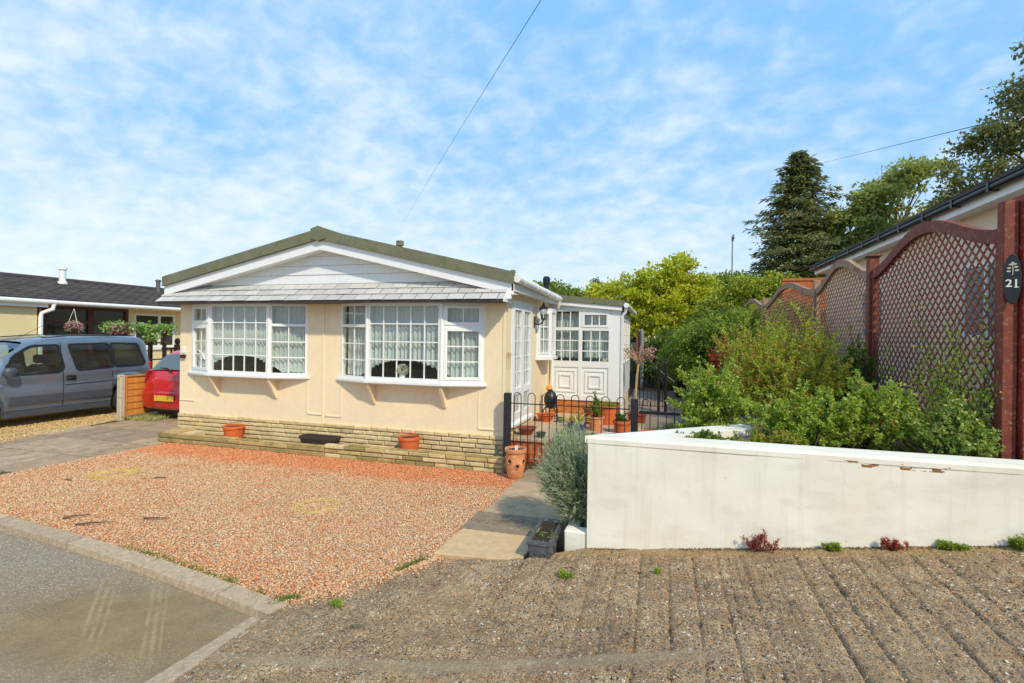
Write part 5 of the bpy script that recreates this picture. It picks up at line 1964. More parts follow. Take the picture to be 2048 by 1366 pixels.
# climber on the near trellis
def climber(label, y0, y1, z1, n, seed, lm):
    r = np.random.default_rng(seed)
    t = thing('climbing_plant', label, 'climber', (2.56, (y0 + y1) / 2, 1.0))
    paths, C, D = [], [], []
    for i in range(n):
        p = np.array([2.55, r.uniform(y0, y1), 1.0])
        pth = [p.copy()]
        hgt = z1 * r.uniform(.3, 1)
        dy = r.normal() * .35
        k = 14
        for s in range(k):
            p = p + np.array([r.normal() * .012, dy / k + r.normal() * .03, hgt / k])
            p[0] = min(max(p[0], 2.49), 2.575)
            p[1] = min(max(p[1], 4.99), y1 + .3)
            pth.append(p.copy())
        P = np.array(pth)
        paths.append(P)
        m = 60
        u = r.uniform(0, 1, m) ** 1.3 * (k - 1)
        i0 = u.astype(int)
        C.append(P[i0] + r.normal(size=(m, 3)) * np.array([.03, .04, .04]))
        D.append(r.normal(size=(m, 3)) + np.array([-.5, 0, 0]))
    leaves('foliage', np.vstack(C), np.vstack(D), .04, .024, lm, t, seed)
    stems_mb(paths, .004, .002, 4).build('stem', M_bark, t)


climber('green climber growing up the lattice beside the near red post', 5.0, 5.7, 1.3, 26, 31, L_bright)
climber('thin leafy climber on the middle of the near trellis panel', 5.6, 7.2, 1.1, 22, 32, L_bright)
climber('small leafy sprays high on the near trellis panel', 5.2, 6.4, 1.7, 8, 33, L_bright)
climber('climber with reddish leaves behind the second red post', 7.9, 9.6, 1.0, 8, 34, L_rose)

# ---- weeds
G2 = 'weeds along the foot of the white wall'
def weed(label, x, y, r_, h, lm, seed, n=26, Ln=.02, W=.009, group=G2, name='weed'):
    z = float(ramp_h(np.array(x), np.array(y))) if x > -2.4 else .05
    shrub(name, label, 'weed', (x, y, z - .01), (r_, r_ * .5, h), n, 26, Ln, W, lm, seed=seed, group=group, spread=.4, srad=.0025)


weed('red-leaved weed at the foot of the white wall, largest of the red ones', .74, 4.29, .11, .085, L_red, 41, 18, .014, .007)
weed('low red weed at the foot of the white wall, right of the largest one', 1.62, 4.30, .12, .045, L_red, 42, 16, .014, .007)
weed('green weed between the two red weeds at the wall foot', 1.22, 4.31, .07, .02, L_mid, 43, 14)
weed('flat green weed right of the low red weed at the wall foot', 1.95, 4.32, .09, .02, L_mid, 44, 16)
weed('dark green weed at the far right end of the wall foot', 2.36, 4.30, .08, .05, L_mid, 45)
weed('little green weed growing in the concrete near the trough', -.68, 3.78, .06, .02, L_bright, 46, 14, .016, .006, group=None)
weed('small yellow-green tuft at the corner of the gravel and the kerb', -2.12, 3.05, .06, .02, L_bright, 47, 12, .016, .006, group=None)
weed('tiny green weed in a groove of the ramp below the left end of the wall', -.02, 3.9, .025, .01, L_bright, 48, 8, .012, .006, group=None)
r = np.random.default_rng(58)
xw = r.uniform(-.58, 3.2, 2600)
kk = vnoise(xw, xw * 0, 3.1, 8) + r.normal(size=len(xw)) * .08 > .42
xw = xw[kk]
C = np.column_stack([xw, 4.345 - np.abs(r.normal(size=len(xw))) * .022, ramp_h(xw, xw * 0 + 4.3) + .002])
tag(leaves('wall_foot_moss', C, r.normal(size=C.shape) + np.array([0, 0, .6]), .013, .006, leafmat('dry_moss', [S(122, 98, 58), S(104, 112, 58), S(146, 118, 76), S(120, 64, 44)]), seed=59), 'ragged line of dry moss, dirt and leaf litter along the foot of the white wall', 'moss', kind='stuff')
# grass and moss in the seam between kerb and gravel
r = np.random.default_rng(50)
kp = np.array([(-6.28, 3.52), (-5.06, 3.39), (-4.0, 3.26), (-3.06, 3.10), (-2.6, 2.98)])
tt = r.uniform(0, 4, 2600)
i0 = np.minimum(tt.astype(int), 3)
P = kp[i0] * (1 - (tt - i0)[:, None]) + kp[i0 + 1] * (tt - i0)[:, None]
keep = vnoise(P[:, 0], P[:, 1], 2.6, 4) > .52
P = P[keep] + r.normal(size=(keep.sum(), 2)) * .022
C = np.column_stack([P, np.full(len(P), .05)])
E_ = np.array([(-2.60, 2.97), (-2.40, 3.12), (-2.22, 3.34), (-2.03, 3.62), (-1.88, 3.95)])
tt = r.uniform(0, 4, 1500)
i0 = np.minimum(tt.astype(int), 3)
P2 = E_[i0] * (1 - (tt - i0)[:, None]) + E_[i0 + 1] * (tt - i0)[:, None]
k2 = vnoise(P2[:, 0], P2[:, 1], 4.0, 14) > .45
P2 = P2[k2] + r.normal(size=(k2.sum(), 2)) * .025
C = np.vstack([C, np.column_stack([P2, np.full(len(P2), .058)])])
tag(leaves('verge_grass', C, r.normal(size=C.shape) + np.array([0, 0, 1.0]), .026, .007, L_grass, seed=51), 'short grass and moss growing in the seam between kerb and gravel', 'grass', kind='stuff')
C = np.column_stack([r.uniform(-10.9, -10.2, 1500), r.uniform(8.0, 9.2, 1500), np.full(1500, .05)])
tag(leaves('tuft_grass', C, r.normal(size=C.shape) * .5 + np.array([0, 0, 1.0]), .10, .010, leafmat('dry_grass', [S(176, 176, 96), S(140, 156, 66), S(206, 200, 140)]), seed=52), 'dry yellowish grass beneath the orange fence panel', 'grass', kind='stuff')
# fallen petals on the path and ramp
r = np.random.default_rng(53)
C = np.column_stack([r.uniform(-1.8, -.95, 240), r.uniform(4.7, 6.6, 240), np.full(240, .086)])
tag(leaves('fallen_petals', C, r.normal(size=C.shape) * np.array([1, 1, .05]), .016, .011, L_white, seed=54, up=3), 'pale fallen petals scattered on the slab path', 'petals', kind='stuff')

# seedlings in the trough
blades('seedling', 'small green seedlings in the dark grey trough', 'seedling', (-.96, 4.28, .235), 26, .07, .012, L_bright, seed=55, spread=.9, brad=.05)

# ---- flowers in the window
vs = thing('flower_arrangement', 'small round bunch of white flowers on the sill inside the right bay window', 'flowers', (-3.83, 7.03, 1.25))
m_ = MB()
m_.lathe([(.04, 0), (.05, .03), (.045, .07), (.05, .08)], (-3.83, 7.03, 1.252), 14)
m_.build('vase', M_upvc, vs, smooth=True)
r = np.random.default_rng(56)
d = unit(r.normal(size=(700, 3)))
leaves('bloom', np.array([-3.83, 7.03, 1.40]) + d * .072, d + r.normal(size=d.shape) * .4, .028, .02, L_white, vs, 57)

# ================================================================ POTS IN THE YARD
G3 = 'pots and bowls around the side door and porch'
pot('shallow_bowl', 'shallow brown clay bowl with a twig at the near end of the door step', (-2.0, 7.62, .425), .155, .115, M_brownglaze, G3, taper=.5)
pot('small_pot', 'small dark green glazed dish on the near edge of the door step', (-1.745, 7.50, .425), .075, .075, M_greenpot, G3)
pot('shallow_bowl', 'orange clay bowl at the far end of the door step below the black ornament', (-2.0, 8.95, .425), .175, .13, M_terra, G3, taper=.55)
pot('small_pot', 'small pale green pot beside the orange bowl on the step', (-1.72, 8.92, .425), .085, .085, M_greenpot, G3)
pot('tilted_pot', 'plain dark blue glazed pot between the step and the emblem pot', (-1.50, 9.0, .29), .12, .20, M_blue, G3)
t = pot('blue_pot', 'dark blue glazed pot with a yellow sun emblem, holding a variegated plant', (-1.38, 8.55, .05), .16, .46, M_blue, G3, taper=.85)
m_ = MB()
ring = [((.05 if k % 2 else .032) * math.cos(2 * PI * k / 20), (.05 if k % 2 else .032) * math.sin(2 * PI * k / 20)) for k in range(20)]
m_.prism(ring, .004, lambda u, v, w_: (-1.36 + u, 8.40 - .004 + w_, .33 + v))
m_.build('emblem', pm('yellow_glaze', S(206, 176, 110), .4, .1, 9), t)
pot('flower_pot', 'brown terracotta pot behind the blue emblem pot', (-1.30, 9.75, .29), .15, .30, M_brownglaze, G3)
pot('flower_pot', 'orange terracotta pot holding a tall leafy green plant', (-1.12, 9.1, .28), .145, .26, M_terra2, G3)
pot('flower_pot', 'large orange clay tub of grassy green against the porch bricks', (-.98, 9.85, .29), .19, .35, M_terra, G3, taper=.92)
pot('flower_pot', 'bright orange pot beside the second black post', (-.66, 9.0, .05), .155, .46, M_terra, G3, taper=.75)
pot('shallow_bowl', 'wide orange clay bowl beyond the gate', (-.18, 9.4, .05), .24, .22, M_terra, G3, taper=.6)
pot('flower_pot', 'pale terracotta pot low in front of the porch, left of the bright orange one', (-1.10, 8.3, .05), .13, .22, M_terra2, G3)
blades('potted_plant', 'cream and yellow variegated strap plant in the blue emblem pot', 'potted plant', (-1.38, 8.55, .50), 120, .30, .022, L_varieg, seed=61, spread=.8, brad=.05)
shrub('potted_plant', 'tall upright leafy green plant in the orange pot before the porch', 'potted plant', (-1.12, 9.1, .52), (.13, .13, .22), 12, 26, .045, .02, L_mid, seed=62)
blades('potted_plant', 'grassy green clump in the large clay tub', 'potted plant', (-.98, 9.85, .62), 240, .18, .008, L_mid, seed=63, spread=.6, brad=.09)
shrub('potted_plant', 'low green plant in the bright orange pot', 'potted plant', (-.66, 9.0, .49), (.12, .12, .08), 14, 24, .03, .016, L_dark, seed=64)
shrub('flowering_plant', 'yellow-green low plant on the ground behind the railing, left of the lavender top', 'bedding plant', (-1.5, 8.1, .05), (.22, .18, .18), 24, 30, .03, .018, L_bright, seed=65)
shrub('flowering_plant', 'silvery low plant with pale pink flowers behind the railing, right of the lavender top', 'bedding plant', (-1.0, 7.6, .05), (.3, .2, .15), 30, 30, .03, .014, L_lav, seed=66, accents=(L_pinkf, 16, .02, .015, .5, 'bloom'))
shrub('flowering_plant', 'pink flowers behind the garden gate above the white wall', 'bedding plant', (.12, 7.6, .35), (.28, .2, .2), 30, 26, .03, .016, L_mid, seed=67, accents=(L_pinkf, 26, .025, .02, .5, 'bloom'))
shrub('flowering_plant', 'small green and pink plant at the foot of the second black post', 'bedding plant', (-.55, 7.35, .05), (.25, .16, .16), 24, 26, .03, .016, L_lav, seed=68, accents=(L_pinkf, 10, .02, .015, .5, 'bloom'))
m_ = MB()
m_.box(-.35, .55, 7.25, 7.9, .0, .34)
tag(m_.build('raised_soil_bed', M_dirt), kind='structure')
# black ornament on the step
bo = thing('garden_ornament', 'black spindly-legged metal ornament with an orange top on the door step', 'garden ornament', (-2.0, 9.35, .43))
m_ = MB()
m_.lathe([(.03, .16), (.09, .2), (.125, .30), (.125, .38), (.09, .46), (.05, .5), (.03, .52)], (-2.0, 9.35, .43), 18)
m_.build('body', M_blackmetal, bo, smooth=True)
for k in range(4):
    a_ = PI / 4 + k * PI / 2
    m_ = MB()
    m_.tube([(-2.0 + .09 * math.cos(a_), 9.35 + .09 * math.sin(a_), .66), (-2.0 + .16 * math.cos(a_), 9.35 + .16 * math.sin(a_), .56), (-2.0 + .15 * math.cos(a_), 9.35 + .15 * math.sin(a_), .43)], .012, 6)
    m_.build('leg', M_blackmetal, bo, smooth=True)
m_ = MB()
m_.lathe([(.035, .50), (.07, .53), (.05, .58), (.012, .62), (.004, .72)], (-2.03, 9.37, .43), 14)
m_.build('orange_top', pm('orange_paint', S(226, 150, 50), .5, .2, 12), bo, smooth=True)

# small standard cherry
def weeping(label, base):
    r = np.random.default_rng(70)
    t = thing('weeping_cherry', label, 'small tree', base)
    b = np.array(base, float)
    top = b + np.array([.02, 0, 1.05])
    m_ = MB()
    m_.tube([tuple(b), tuple(b + np.array([-.03, 0, .4])), tuple(b + np.array([-.01, 0, .8])), tuple(top)], [.03, .024, .022, .02], 8)
    m_.build('trunk', M_bark2, t, smooth=True)
    paths, C = [], []
    for i in range(46):
        a_ = r.uniform(0, 2 * PI)
        R_ = r.uniform(.18, .42)
        h_ = r.uniform(.15, .5)
        e = top + np.array([R_ * math.cos(a_), R_ * math.sin(a_), h_ - .35 * R_ * r.uniform(.3, 2.2)])
        m = top + np.array([R_ * .5 * math.cos(a_), R_ * .5 * math.sin(a_), h_ * .9])
        ts = np.linspace(0, 1, 7)[:, None]
        P = top * (1 - ts) ** 2 + 2 * m * ts * (1 - ts) + e * ts ** 2
        paths.append(P)
        k = 14
        ii = r.integers(2, 7, k)
        C.append(P[ii] + r.normal(size=(k, 3)) * .02)
    stems_mb(paths, .007, .002, 5).build('branch', M_bark2, t)
    C = np.vstack(C)
    leaves('blossom', C, r.normal(size=C.shape), .032, .026, L_pinkf, t, 71)
    leaves('foliage', C[::2], r.normal(size=C[::2].shape), .035, .016, L_mid, t, 72)


weeping('small weeping cherry standard with pink blossom at the right corner of the sun porch', (-.50, 10.9, .35))
pot('flower_pot', 'plain dark clay pot holding the weeping cherry at the porch corner', (-.50, 10.9, .05), .2, .33, M_brownglaze, G3)

# ================================================================ VEHICLES
def paint(name, col, rough=0.25, coat=1.0, metal=0.0):
    m, g = newmat(name)
    v = g.n('ShaderNodeTexCoord').outputs['Object']
    n = g.noise(v, 3, 5, 0.6)
    c = g.ramp(n, [(0.3, tuple(x * .93 for x in col)), (0.7, tuple(min(1, x * 1.07) for x in col))])
    b = g.n('ShaderNodeBsdfPrincipled', {'Base Color': c, 'Roughness': g.ramp(g.noise(v, 9, 5, .7), [(0.3, rough), (0.8, rough + .15)]), 'Metallic': metal, 'Coat Weight': coat, 'Coat Roughness': .06})
    finish(g, b.outputs[0])
    return m


M_van = paint('grey_blue_car_paint', S(122, 134, 148), .26, .8, .55)
M_vantrim = pm('dark_grey_bumper_plastic', S(70, 74, 82), .5, .08, 5)
M_redcar = paint('red_car_paint', S(196, 16, 24), .3, .9)
M_tyre = pm('tyre_rubber', (.018, .018, .018), .8, .2, 12, .3, 60)
M_rim = pm('wheel_silver', S(150, 152, 156), .35, .1, 6, metal=.7)
M_seal = pm('black_seal', (.012, .012, .013), .5, .1, 5)
M_seat = pm('dark_seat_cloth', S(40, 42, 46), .9, .15, 8)


def ring_half(hw, zs, zb, H, edge, flat=0.0):
    """half section from underside centre to roof centre"""
    return [(0, zs + .02), (hw * .86, zs), (hw * .95, zs + .07), (hw * .995, zs + (zb - zs) * .35), (hw, zs + (zb - zs) * .62), (hw * .972, zs + (zb - zs) * .70), (hw * .968, zs + (zb - zs) * .80), (hw * .982, zb - .06), (hw * .975, zb),
            *[(hw * .975 + (edge - hw * .975) * q, zb + (H - .10 - zb) * q) for q in (.08, .22, .36, .5, .64, .78, .92)], (edge, H - .10), (edge * .965, H - .045), (edge * .87, H - .012), (edge * .5, H + .012), (0, H + .018)]


def car_shell(stations, n=90, wheels=(), wr=.36, zc=.31):
    """stations: (y, half width, sill z, belt z, top z, roof-edge half width). Returns V-grid in local coordinates"""
    st = np.array(stations, float)
    ys = np.linspace(st[0, 0], st[-1, 0], n)
    ys = np.sort(np.concatenate([ys, [w_ + d_ for w_ in wheels for d_ in np.linspace(-wr, wr, 15)]]))
    P = [np.interp(ys, st[:, 0], st[:, k]) for k in range(1, 6)]
    for k in range(5):      # light smoothing
        q = P[k].copy()
        for _ in range(2):
            q[1:-1] = (q[:-2] + 2 * q[1:-1] + q[2:]) / 4
        P[k] = q
    rings = []
    for i, y in enumerate(ys):
        hw, zs, zb, H, ed = (float(P[k][i]) for k in range(5))
        for w_ in wheels:
            if abs(y - w_) < wr:
                zs = max(zs, zc + math.sqrt(max(0, wr * wr - (y - w_) ** 2)) * .98)
        zb = min(zb, H - .11)
        zs = min(zs, zb - .12)
        half = ring_half(hw, zs, zb, H, ed)
        ring = [(x, y, z) for x, z in half] + [(-x, y, z) for x, z in reversed(half[1:-1])]
        rings.append(ring)
    return rings


def wheel(t, x, y, side, r_=.31, wd=.19):
    w_ = MB()
    prof = [(r_ * .62, -wd / 2), (r_ * .93, -wd / 2), (r_, -wd / 2 + .03), (r_, wd / 2 - .03), (r_ * .93, wd / 2), (r_ * .62, wd / 2)]
    n = 28
    rings = [[(x + d_, y + rr * math.cos(2 * PI * k / n), r_ + .04 + rr * math.sin(2 * PI * k / n)) for k in range(n)] for rr, d_ in prof]
    w_.loft(rings)
    wo_ = w_.build('wheel', M_tyre, t, smooth=True)
    h = MB()
    xo = x + side * (wd / 2 - .03)
    rings = [[(xo + side * d_, y + rr * math.cos(2 * PI * k / n), r_ + .04 + rr * math.sin(2 * PI * k / n)) for k in range(n)] for rr, d_ in ((r_ * .63, .0), (r_ * .55, .012), (r_ * .5, -.01), (r_ * .18, .015), (.01, .02))]
    h.loft(rings, cap=True)
    for q in range(6):
        a_ = q * PI / 3
        h.tube([(xo + side * .012, y + .1 * r_ * math.cos(a_), r_ + .04 + .1 * r_ * math.sin(a_)), (xo + side * .014, y + .55 * r_ * math.cos(a_), r_ + .04 + .55 * r_ * math.sin(a_))], .018, 5)
    h.build('rim', M_rim, wo_, smooth=True)


def rounded(pts, rad=.05, n=5):
    out = []
    m = len(pts)
    for i in range(m):
        p0, p1, p2 = Vector(pts[i - 1]), Vector(pts[i]), Vector(pts[(i + 1) % m])
        a_ = (p0 - p1).normalized()
        b_ = (p2 - p1).normalized()
        r_l = min(rad, (p0 - p1).length * .45, (p2 - p1).length * .45)
        s, e = p1 + a_ * r_l, p1 + b_ * r_l
        for k in range(n + 1):
            t = k / n
            q = s * (1 - t) ** 2 + p1 * 2 * t * (1 - t) + e * t ** 2
            out.append((q.x, q.y))
    return out


# ---- grey van, parked nose towards the road, left of the drive
vx, vy0 = -12.74, 5.32
van = thing('parked_van', 'metallic grey-blue windowed van parked on the tan gravel beside the concrete post', 'van', (vx, 7.4, .04))
VZ = .04
st = [(0.0, .70, .26, .62, .80, .55), (.06, .78, .24, .70, .90, .60), (.25, .82, .22, .80, 1.00, .66), (.75, .84, .22, .90, 1.10, .66), (.95, .845, .22, .97, 1.20, .66),
      (1.55, .848, .22, 1.0, 1.62, .68), (1.80, .85, .22, 1.01, 1.70, .70), (2.3, .85, .22, 1.02, 1.76, .715), (3.2, .85, .22, 1.02, 1.78, .72), (3.85, .845, .22, 1.02, 1.765, .71), (4.02, .835, .24, 1.02, 1.70, .70), (4.11, .80, .28, 1.0, 1.5, .66), (4.14, .76, .32, .95, 1.3, .62)]
rings = [[(x + vx, y + vy0, z + VZ) for x, y, z in r_] for r_ in car_shell(st, 90, (.82, 3.52), .37, .33)]
VW = [[(1.18, 1.02), (1.39, 1.39), (1.66, 1.55), (2.12, 1.575), (2.185, 1.11), (2.07, 1.035)],
      [(2.34, 1.575), (3.11, 1.605), (3.18, 1.085), (2.47, 1.055)],
      [(3.185, 1.605), (3.78, 1.575), (3.91, 1.16), (3.85, 1.105), (3.255, 1.085)]]
b = MB()
b.loft(rings, cap=True)
keepf = []
for f_ in b.f:      # open the side windows and the windscreen in the shell
    if len(f_) != 4:
        keepf.append(f_)
        continue
    c_ = np.mean([b.v[i] for i in f_], 0)
    y_, z_, x_ = c_[1] - vy0, c_[2] - VZ, abs(c_[0] - vx)
    hit = x_ > .5 and any(inpoly(np.array([y_]), np.array([z_]), w_)[0] for w_ in VW)
    hit = hit or (x_ < .62 and 1.04 < y_ < 1.62 and z_ > 1.2)
    if not hit: keepf.append(f_)
b.f = keepf
b.build('body', M_van, van, smooth=True)
for x_, y_ in ((-.36, 1.95), (.36, 1.95), (-.36, 2.95), (.36, 2.95)):
    p = MB()
    p.bbox(vx + x_ - .24, vx + x_ + .24, vy0 + y_, vy0 + y_ + .14, .5, 1.22, .04)
    p.bbox(vx + x_ - .24, vx + x_ + .24, vy0 + y_ - .45, vy0 + y_, .45, .62, .04)
    p.bbox(vx + x_ - .12, vx + x_ + .12, vy0 + y_ + .02, vy0 + y_ + .12, 1.24, 1.42, .03)
    p.build('seat', M_seat, van)
p = MB()
p.box(vx - .78, vx + .78, vy0 + .5, vy0 + 3.9, .42, .46)
p.bbox(vx - .72, vx + .72, vy0 + 1.0, vy0 + 1.3, .46, 1.0, .05)
p.build('cabin_floor', M_seat, van)
p = MB()
p.tube([(vx + .36 + .17 * math.cos(2 * PI * k / 16), vy0 + 1.42 + .05 * math.sin(2 * PI * k / 16), 1.0 + .16 * math.sin(2 * PI * k / 16)) for k in range(17)], .014, 6)
p.build('steering_wheel', M_seal, van, smooth=True)
SX = .85
E_ = .718


def vside(y, z, off=.004):
    """point on the tumblehome plane of the van side: y from nose, z above ground"""
    z0, z1 = 1.02, 1.67
    t = (z - z0) / (z1 - z0)
    x = (SX * .975) * (1 - t) + E_ * t
    return (vx + x + off + .004, vy0 + y, z + VZ)


def side_panel(name, poly, mat, th=.006, off=.004, rad=.06, parent=None, fn=vside):
    p = MB()
    q = rounded(poly, rad)
    a_ = [fn(y, z, off) for y, z in q]
    c_ = Vector(np.mean(np.array(a_), 0))
    n = len(p.v)
    p.v += [tuple(c_)] + a_
    k = len(a_)
    for i in range(k):
        p.f.append((0, 1 + i, 1 + (i + 1) % k))
    bk = [fn(y, z, off - th - .02) for y, z in q]
    m = len(p.v)
    p.v += bk
    for i in range(k):
        p.f.append((1 + i, m + i, m + (i + 1) % k, 1 + (i + 1) % k))
    return p.build(name, mat, parent)


Y0 = 5.32
M_carglass = glassmat('tinted_car_glass', (.62, .70, .68), 1.4)


def window(poly, sgn=1):
    fn = vside if sgn > 0 else (lambda y, z, off: (2 * vx - vside(y, z, off)[0], vside(y, z, off)[1], vside(y, z, off)[2]))
    c_ = np.mean(np.array(poly), 0)
    grow = lambda d_: [tuple(c_ + (np.array(q) - c_) * (1 + d_ / np.linalg.norm(np.array(q) - c_))) for q in poly]
    o_, i_ = rounded(grow(.045), .08, 6), rounded(grow(-.012), .06, 6)
    p = MB()
    p.loft([[fn(y, z, -.012) for y, z in o_], [fn(y, z, .007) for y, z in o_], [fn(y, z, .008) for y, z in i_], [fn(y, z, -.012) for y, z in i_]])
    sl_ = p.build('window_seal', M_seal, van)
    p = MB()
    p.poly([fn(y, z, .001) for y, z in i_])
    p.build('side_window', M_carglass, van)


for w_ in VW:
    window(w_)
    window(w_, -1)
# windscreen
p = MB()
ws = []
for (y, z, hw) in ((1.02, 1.225, .70), (1.30, 1.44, .68), (1.56, 1.61, .64)):
    ws.append([(vx - hw, vy0 + y - .03, z + VZ), (vx - hw * .5, vy0 + y - .07, z + VZ + .022), (vx, vy0 + y - .08, z + VZ + .03), (vx + hw * .5, vy0 + y - .07, z + VZ + .022), (vx + hw, vy0 + y - .03, z + VZ)])
p.loft(ws, closed=False)
p.build('windscreen', M_carglass, van, smooth=True)
# rubbing strip, sill, seams
def flat_side(y0, y1, z0, z1, mat, name, th=.016, x=.852):
    p = MB()
    p.bbox(vx + x - .03, vx + x + th, vy0 + y0, vy0 + y1, z0 + VZ, z1 + VZ, .006)
    return p.build(name, mat, van)
flat_side(1.25, 2.17, .43, .60, M_vantrim, 'rubbing_strip', .010)
flat_side(2.18, 3.15, .43, .60, M_vantrim, 'rubbing_strip', .010)
flat_side(1.2, 3.13, .20, .33, M_vantrim, 'sill', .004, .83)
flat_side(1.2, 3.13, .335, .35, M_rim, 'sill_strip', .006, .838)
p = MB()
p.bbox(vx - .72, vx + .80, vy0 - .05, vy0 + .16, .28, .55, .03)
p.build('front_bumper', M_vantrim, van)
p = MB()
p.bbox(vx - .76, vx + .80, vy0 + 4.05, vy0 + 4.20, .32, .58, .03)
p.build('rear_bumper', M_vantrim, van)
for y in (2.175, 3.16):
    p = MB()
    p.tube([(vx + .828, vy0 + y, .36), (vx + .852, vy0 + y, .60), (vx + .853, vy0 + y, .8), (vx + .834, vy0 + y, 1.04)] + ([vside(y, 1.3, .001), vside(y, 1.62, .001)] if y < 3 else []), .006, 5)
    p.build('door_seam', M_seal, van)
p = MB()
p.tube([(vx + .848, vy0 + 2.2, .80), (vx + .848, vy0 + 3.9, .84)], .006, 5)
p.build('slide_rail', M_seal, van)
p = MB()
p.bbox(vx + .82, vx + .848, vy0 + 2.24, vy0 + 2.42, .89, .99, .01)
p.tube([(vx + .845, vy0 + 2.26, .93), (vx + .87, vy0 + 2.30, .93), (vx + .87, vy0 + 2.38, .93), (vx + .845, vy0 + 2.41, .93)], .011, 6)
p.build('door_handle', M_seal, van)
p = MB()
p.lathe([(.02, -.09), (.07, -.085), (.085, -.03), (.085, .05), (.06, .085), (.01, .09)], (vx + .95, vy0 + 1.22, 1.12), 12, sx=.85, sy=1.25)
p.tube([(vx + .84, vy0 + 1.25, 1.05), (vx + .93, vy0 + 1.24, 1.09)], .03, 6)
p.build('wing_mirror', M_vantrim, van, smooth=True)
p = MB()
p.tube([(vx + .3, vy0 + 1.62, 1.72), (vx + .28, vy0 + 2.3, 2.12)], .004, 5)
p.build('aerial', M_seal, van)
for sx_ in (-1, 1):
    p = MB()
    p.tube([(vx + sx_ * .62, vy0 + 1.9, 1.77), (vx + sx_ * .64, vy0 + 2.4, 1.815), (vx + sx_ * .64, vy0 + 3.8, 1.82)], .012, 6)
    p.build('roof_strip', M_seal, van)
for y in (.82, 3.52):
    wheel(van, vx + .74, vy0 + y, 1)
    wheel(van, vx - .74, vy0 + y, -1)
for sx_ in (-1, 1):
    p = MB()
    p.lathe([(.09, -.02), (.10, 0), (.06, .02), (.01, .025)], (vx + sx_ * .6, vy0 + .1, .72), 12)
    p.build('headlight', M_upvc, van)
    p = MB()
    p.bbox(vx + sx_ * .74 - .05, vx + sx_ * .74 + .05, vy0 + 4.05, vy0 + 4.13, .75, 1.2, .02)
    p.build('tail_light', M_redcar, van)

# ---- red hatchback, its tail towards the road
cx0, cy0 = -10.08, 8.30
car = thing('parked_car', 'small red hatchback seen from behind, half hidden by the bungalow corner', 'car', (cx0, 10.1, .04))
st = [(0.0, .66, .30, .60, .80, .55), (.04, .76, .27, .66, .92, .60), (.12, .80, .26, .74, 1.03, .62), (.24, .815, .25, .88, 1.18, .60), (.45, .82, .23, .95, 1.40, .585), (.62, .825, .22, .96, 1.475, .58), (1.0, .83, .2, .95, 1.50, .59),
      (1.7, .83, .2, .93, 1.50, .60), (2.2, .83, .2, .92, 1.44, .60), (2.8, .83, .2, .90, 1.08, .62), (3.4, .80, .22, .78, .92, .62), (3.65, .72, .26, .62, .76, .55), (3.7, .66, .3, .55, .68, .5)]
rings = [[(x + cx0, y + cy0, z + VZ) for x, y, z in r_] for r_ in car_shell(st, 90, (.62, 2.95), .33, .30)]
b = MB()
b.loft(rings, cap=True)
b.build('body', M_redcar, car, smooth=True)
p = MB()
rw = []
for (y, z, hw) in ((.135, 1.06, .60), (.27, 1.23, .56), (.42, 1.385, .50)):
    rw.append([(cx0 - hw, cy0 + y - .005, z + VZ - .01), (cx0 - hw * .5, cy0 + y - .036, z + VZ + .012), (cx0, cy0 + y - .042, z + VZ + .02), (cx0 + hw * .5, cy0 + y - .036, z + VZ + .012), (cx0 + hw, cy0 + y - .005, z + VZ - .01)])
p.loft(rw, closed=False)
p.build('rear_window', pm('grey_tinted_glass', (.10, .12, .125), .08, .1, 2, spec=.8), car, smooth=True)
p = MB()
p.tube([(cx0 + .02, cy0 + .07, 1.09), (cx0 - .12, cy0 + .09, 1.15), (cx0 - .36, cy0 + .13, 1.14)], .009, 6)
p.lathe([(.028, 0), (.025, .03), (.005, .035)], (cx0, cy0 + .07, 1.06), 10)
p.build('wiper', M_seal, car)
p = MB()
n = 24
p.tube([(cx0 + .065 * math.cos(2 * PI * k / n), cy0 + .045, .93 + .042 * math.sin(2 * PI * k / n)) for k in range(n + 1)], .006, 5)
p.tube([(cx0 - .045, cy0 + .043, .95), (cx0 - .01, cy0 + .041, .925), (cx0 + .01, cy0 + .041, .925), (cx0 + .045, cy0 + .043, .95)], .006, 5)
p.build('badge', M_rim, car, smooth=True)
p = MB()
p.bbox(cx0 - .26, cx0 + .26, cy0 - .075, cy0 - .055, .46, .575, .004)
p.build('number_plate', pm('yellow_plate', S(226, 184, 60), .45, .12, 9, spot=S(170, 130, 50), spots=14), car)
p = MB()
rg = []
for (z, dy, hw) in ((.27, .05, .70), (.32, -.005, .77), (.50, -.028, .80), (.62, -.02, .80), (.665, .03, .79)):
    rg.append([(cx0 - hw - .02, cy0 + dy + .32, z), (cx0 - hw + .02, cy0 + dy + .08, z), (cx0 - hw * .8, cy0 + dy, z), (cx0, cy0 + dy - .02, z), (cx0 + hw * .8, cy0 + dy, z), (cx0 + hw - .02, cy0 + dy + .08, z), (cx0 + hw + .02, cy0 + dy + .32, z)])
p.loft(rg, closed=False)
p.build('rear_bumper', M_redcar, car, smooth=True)
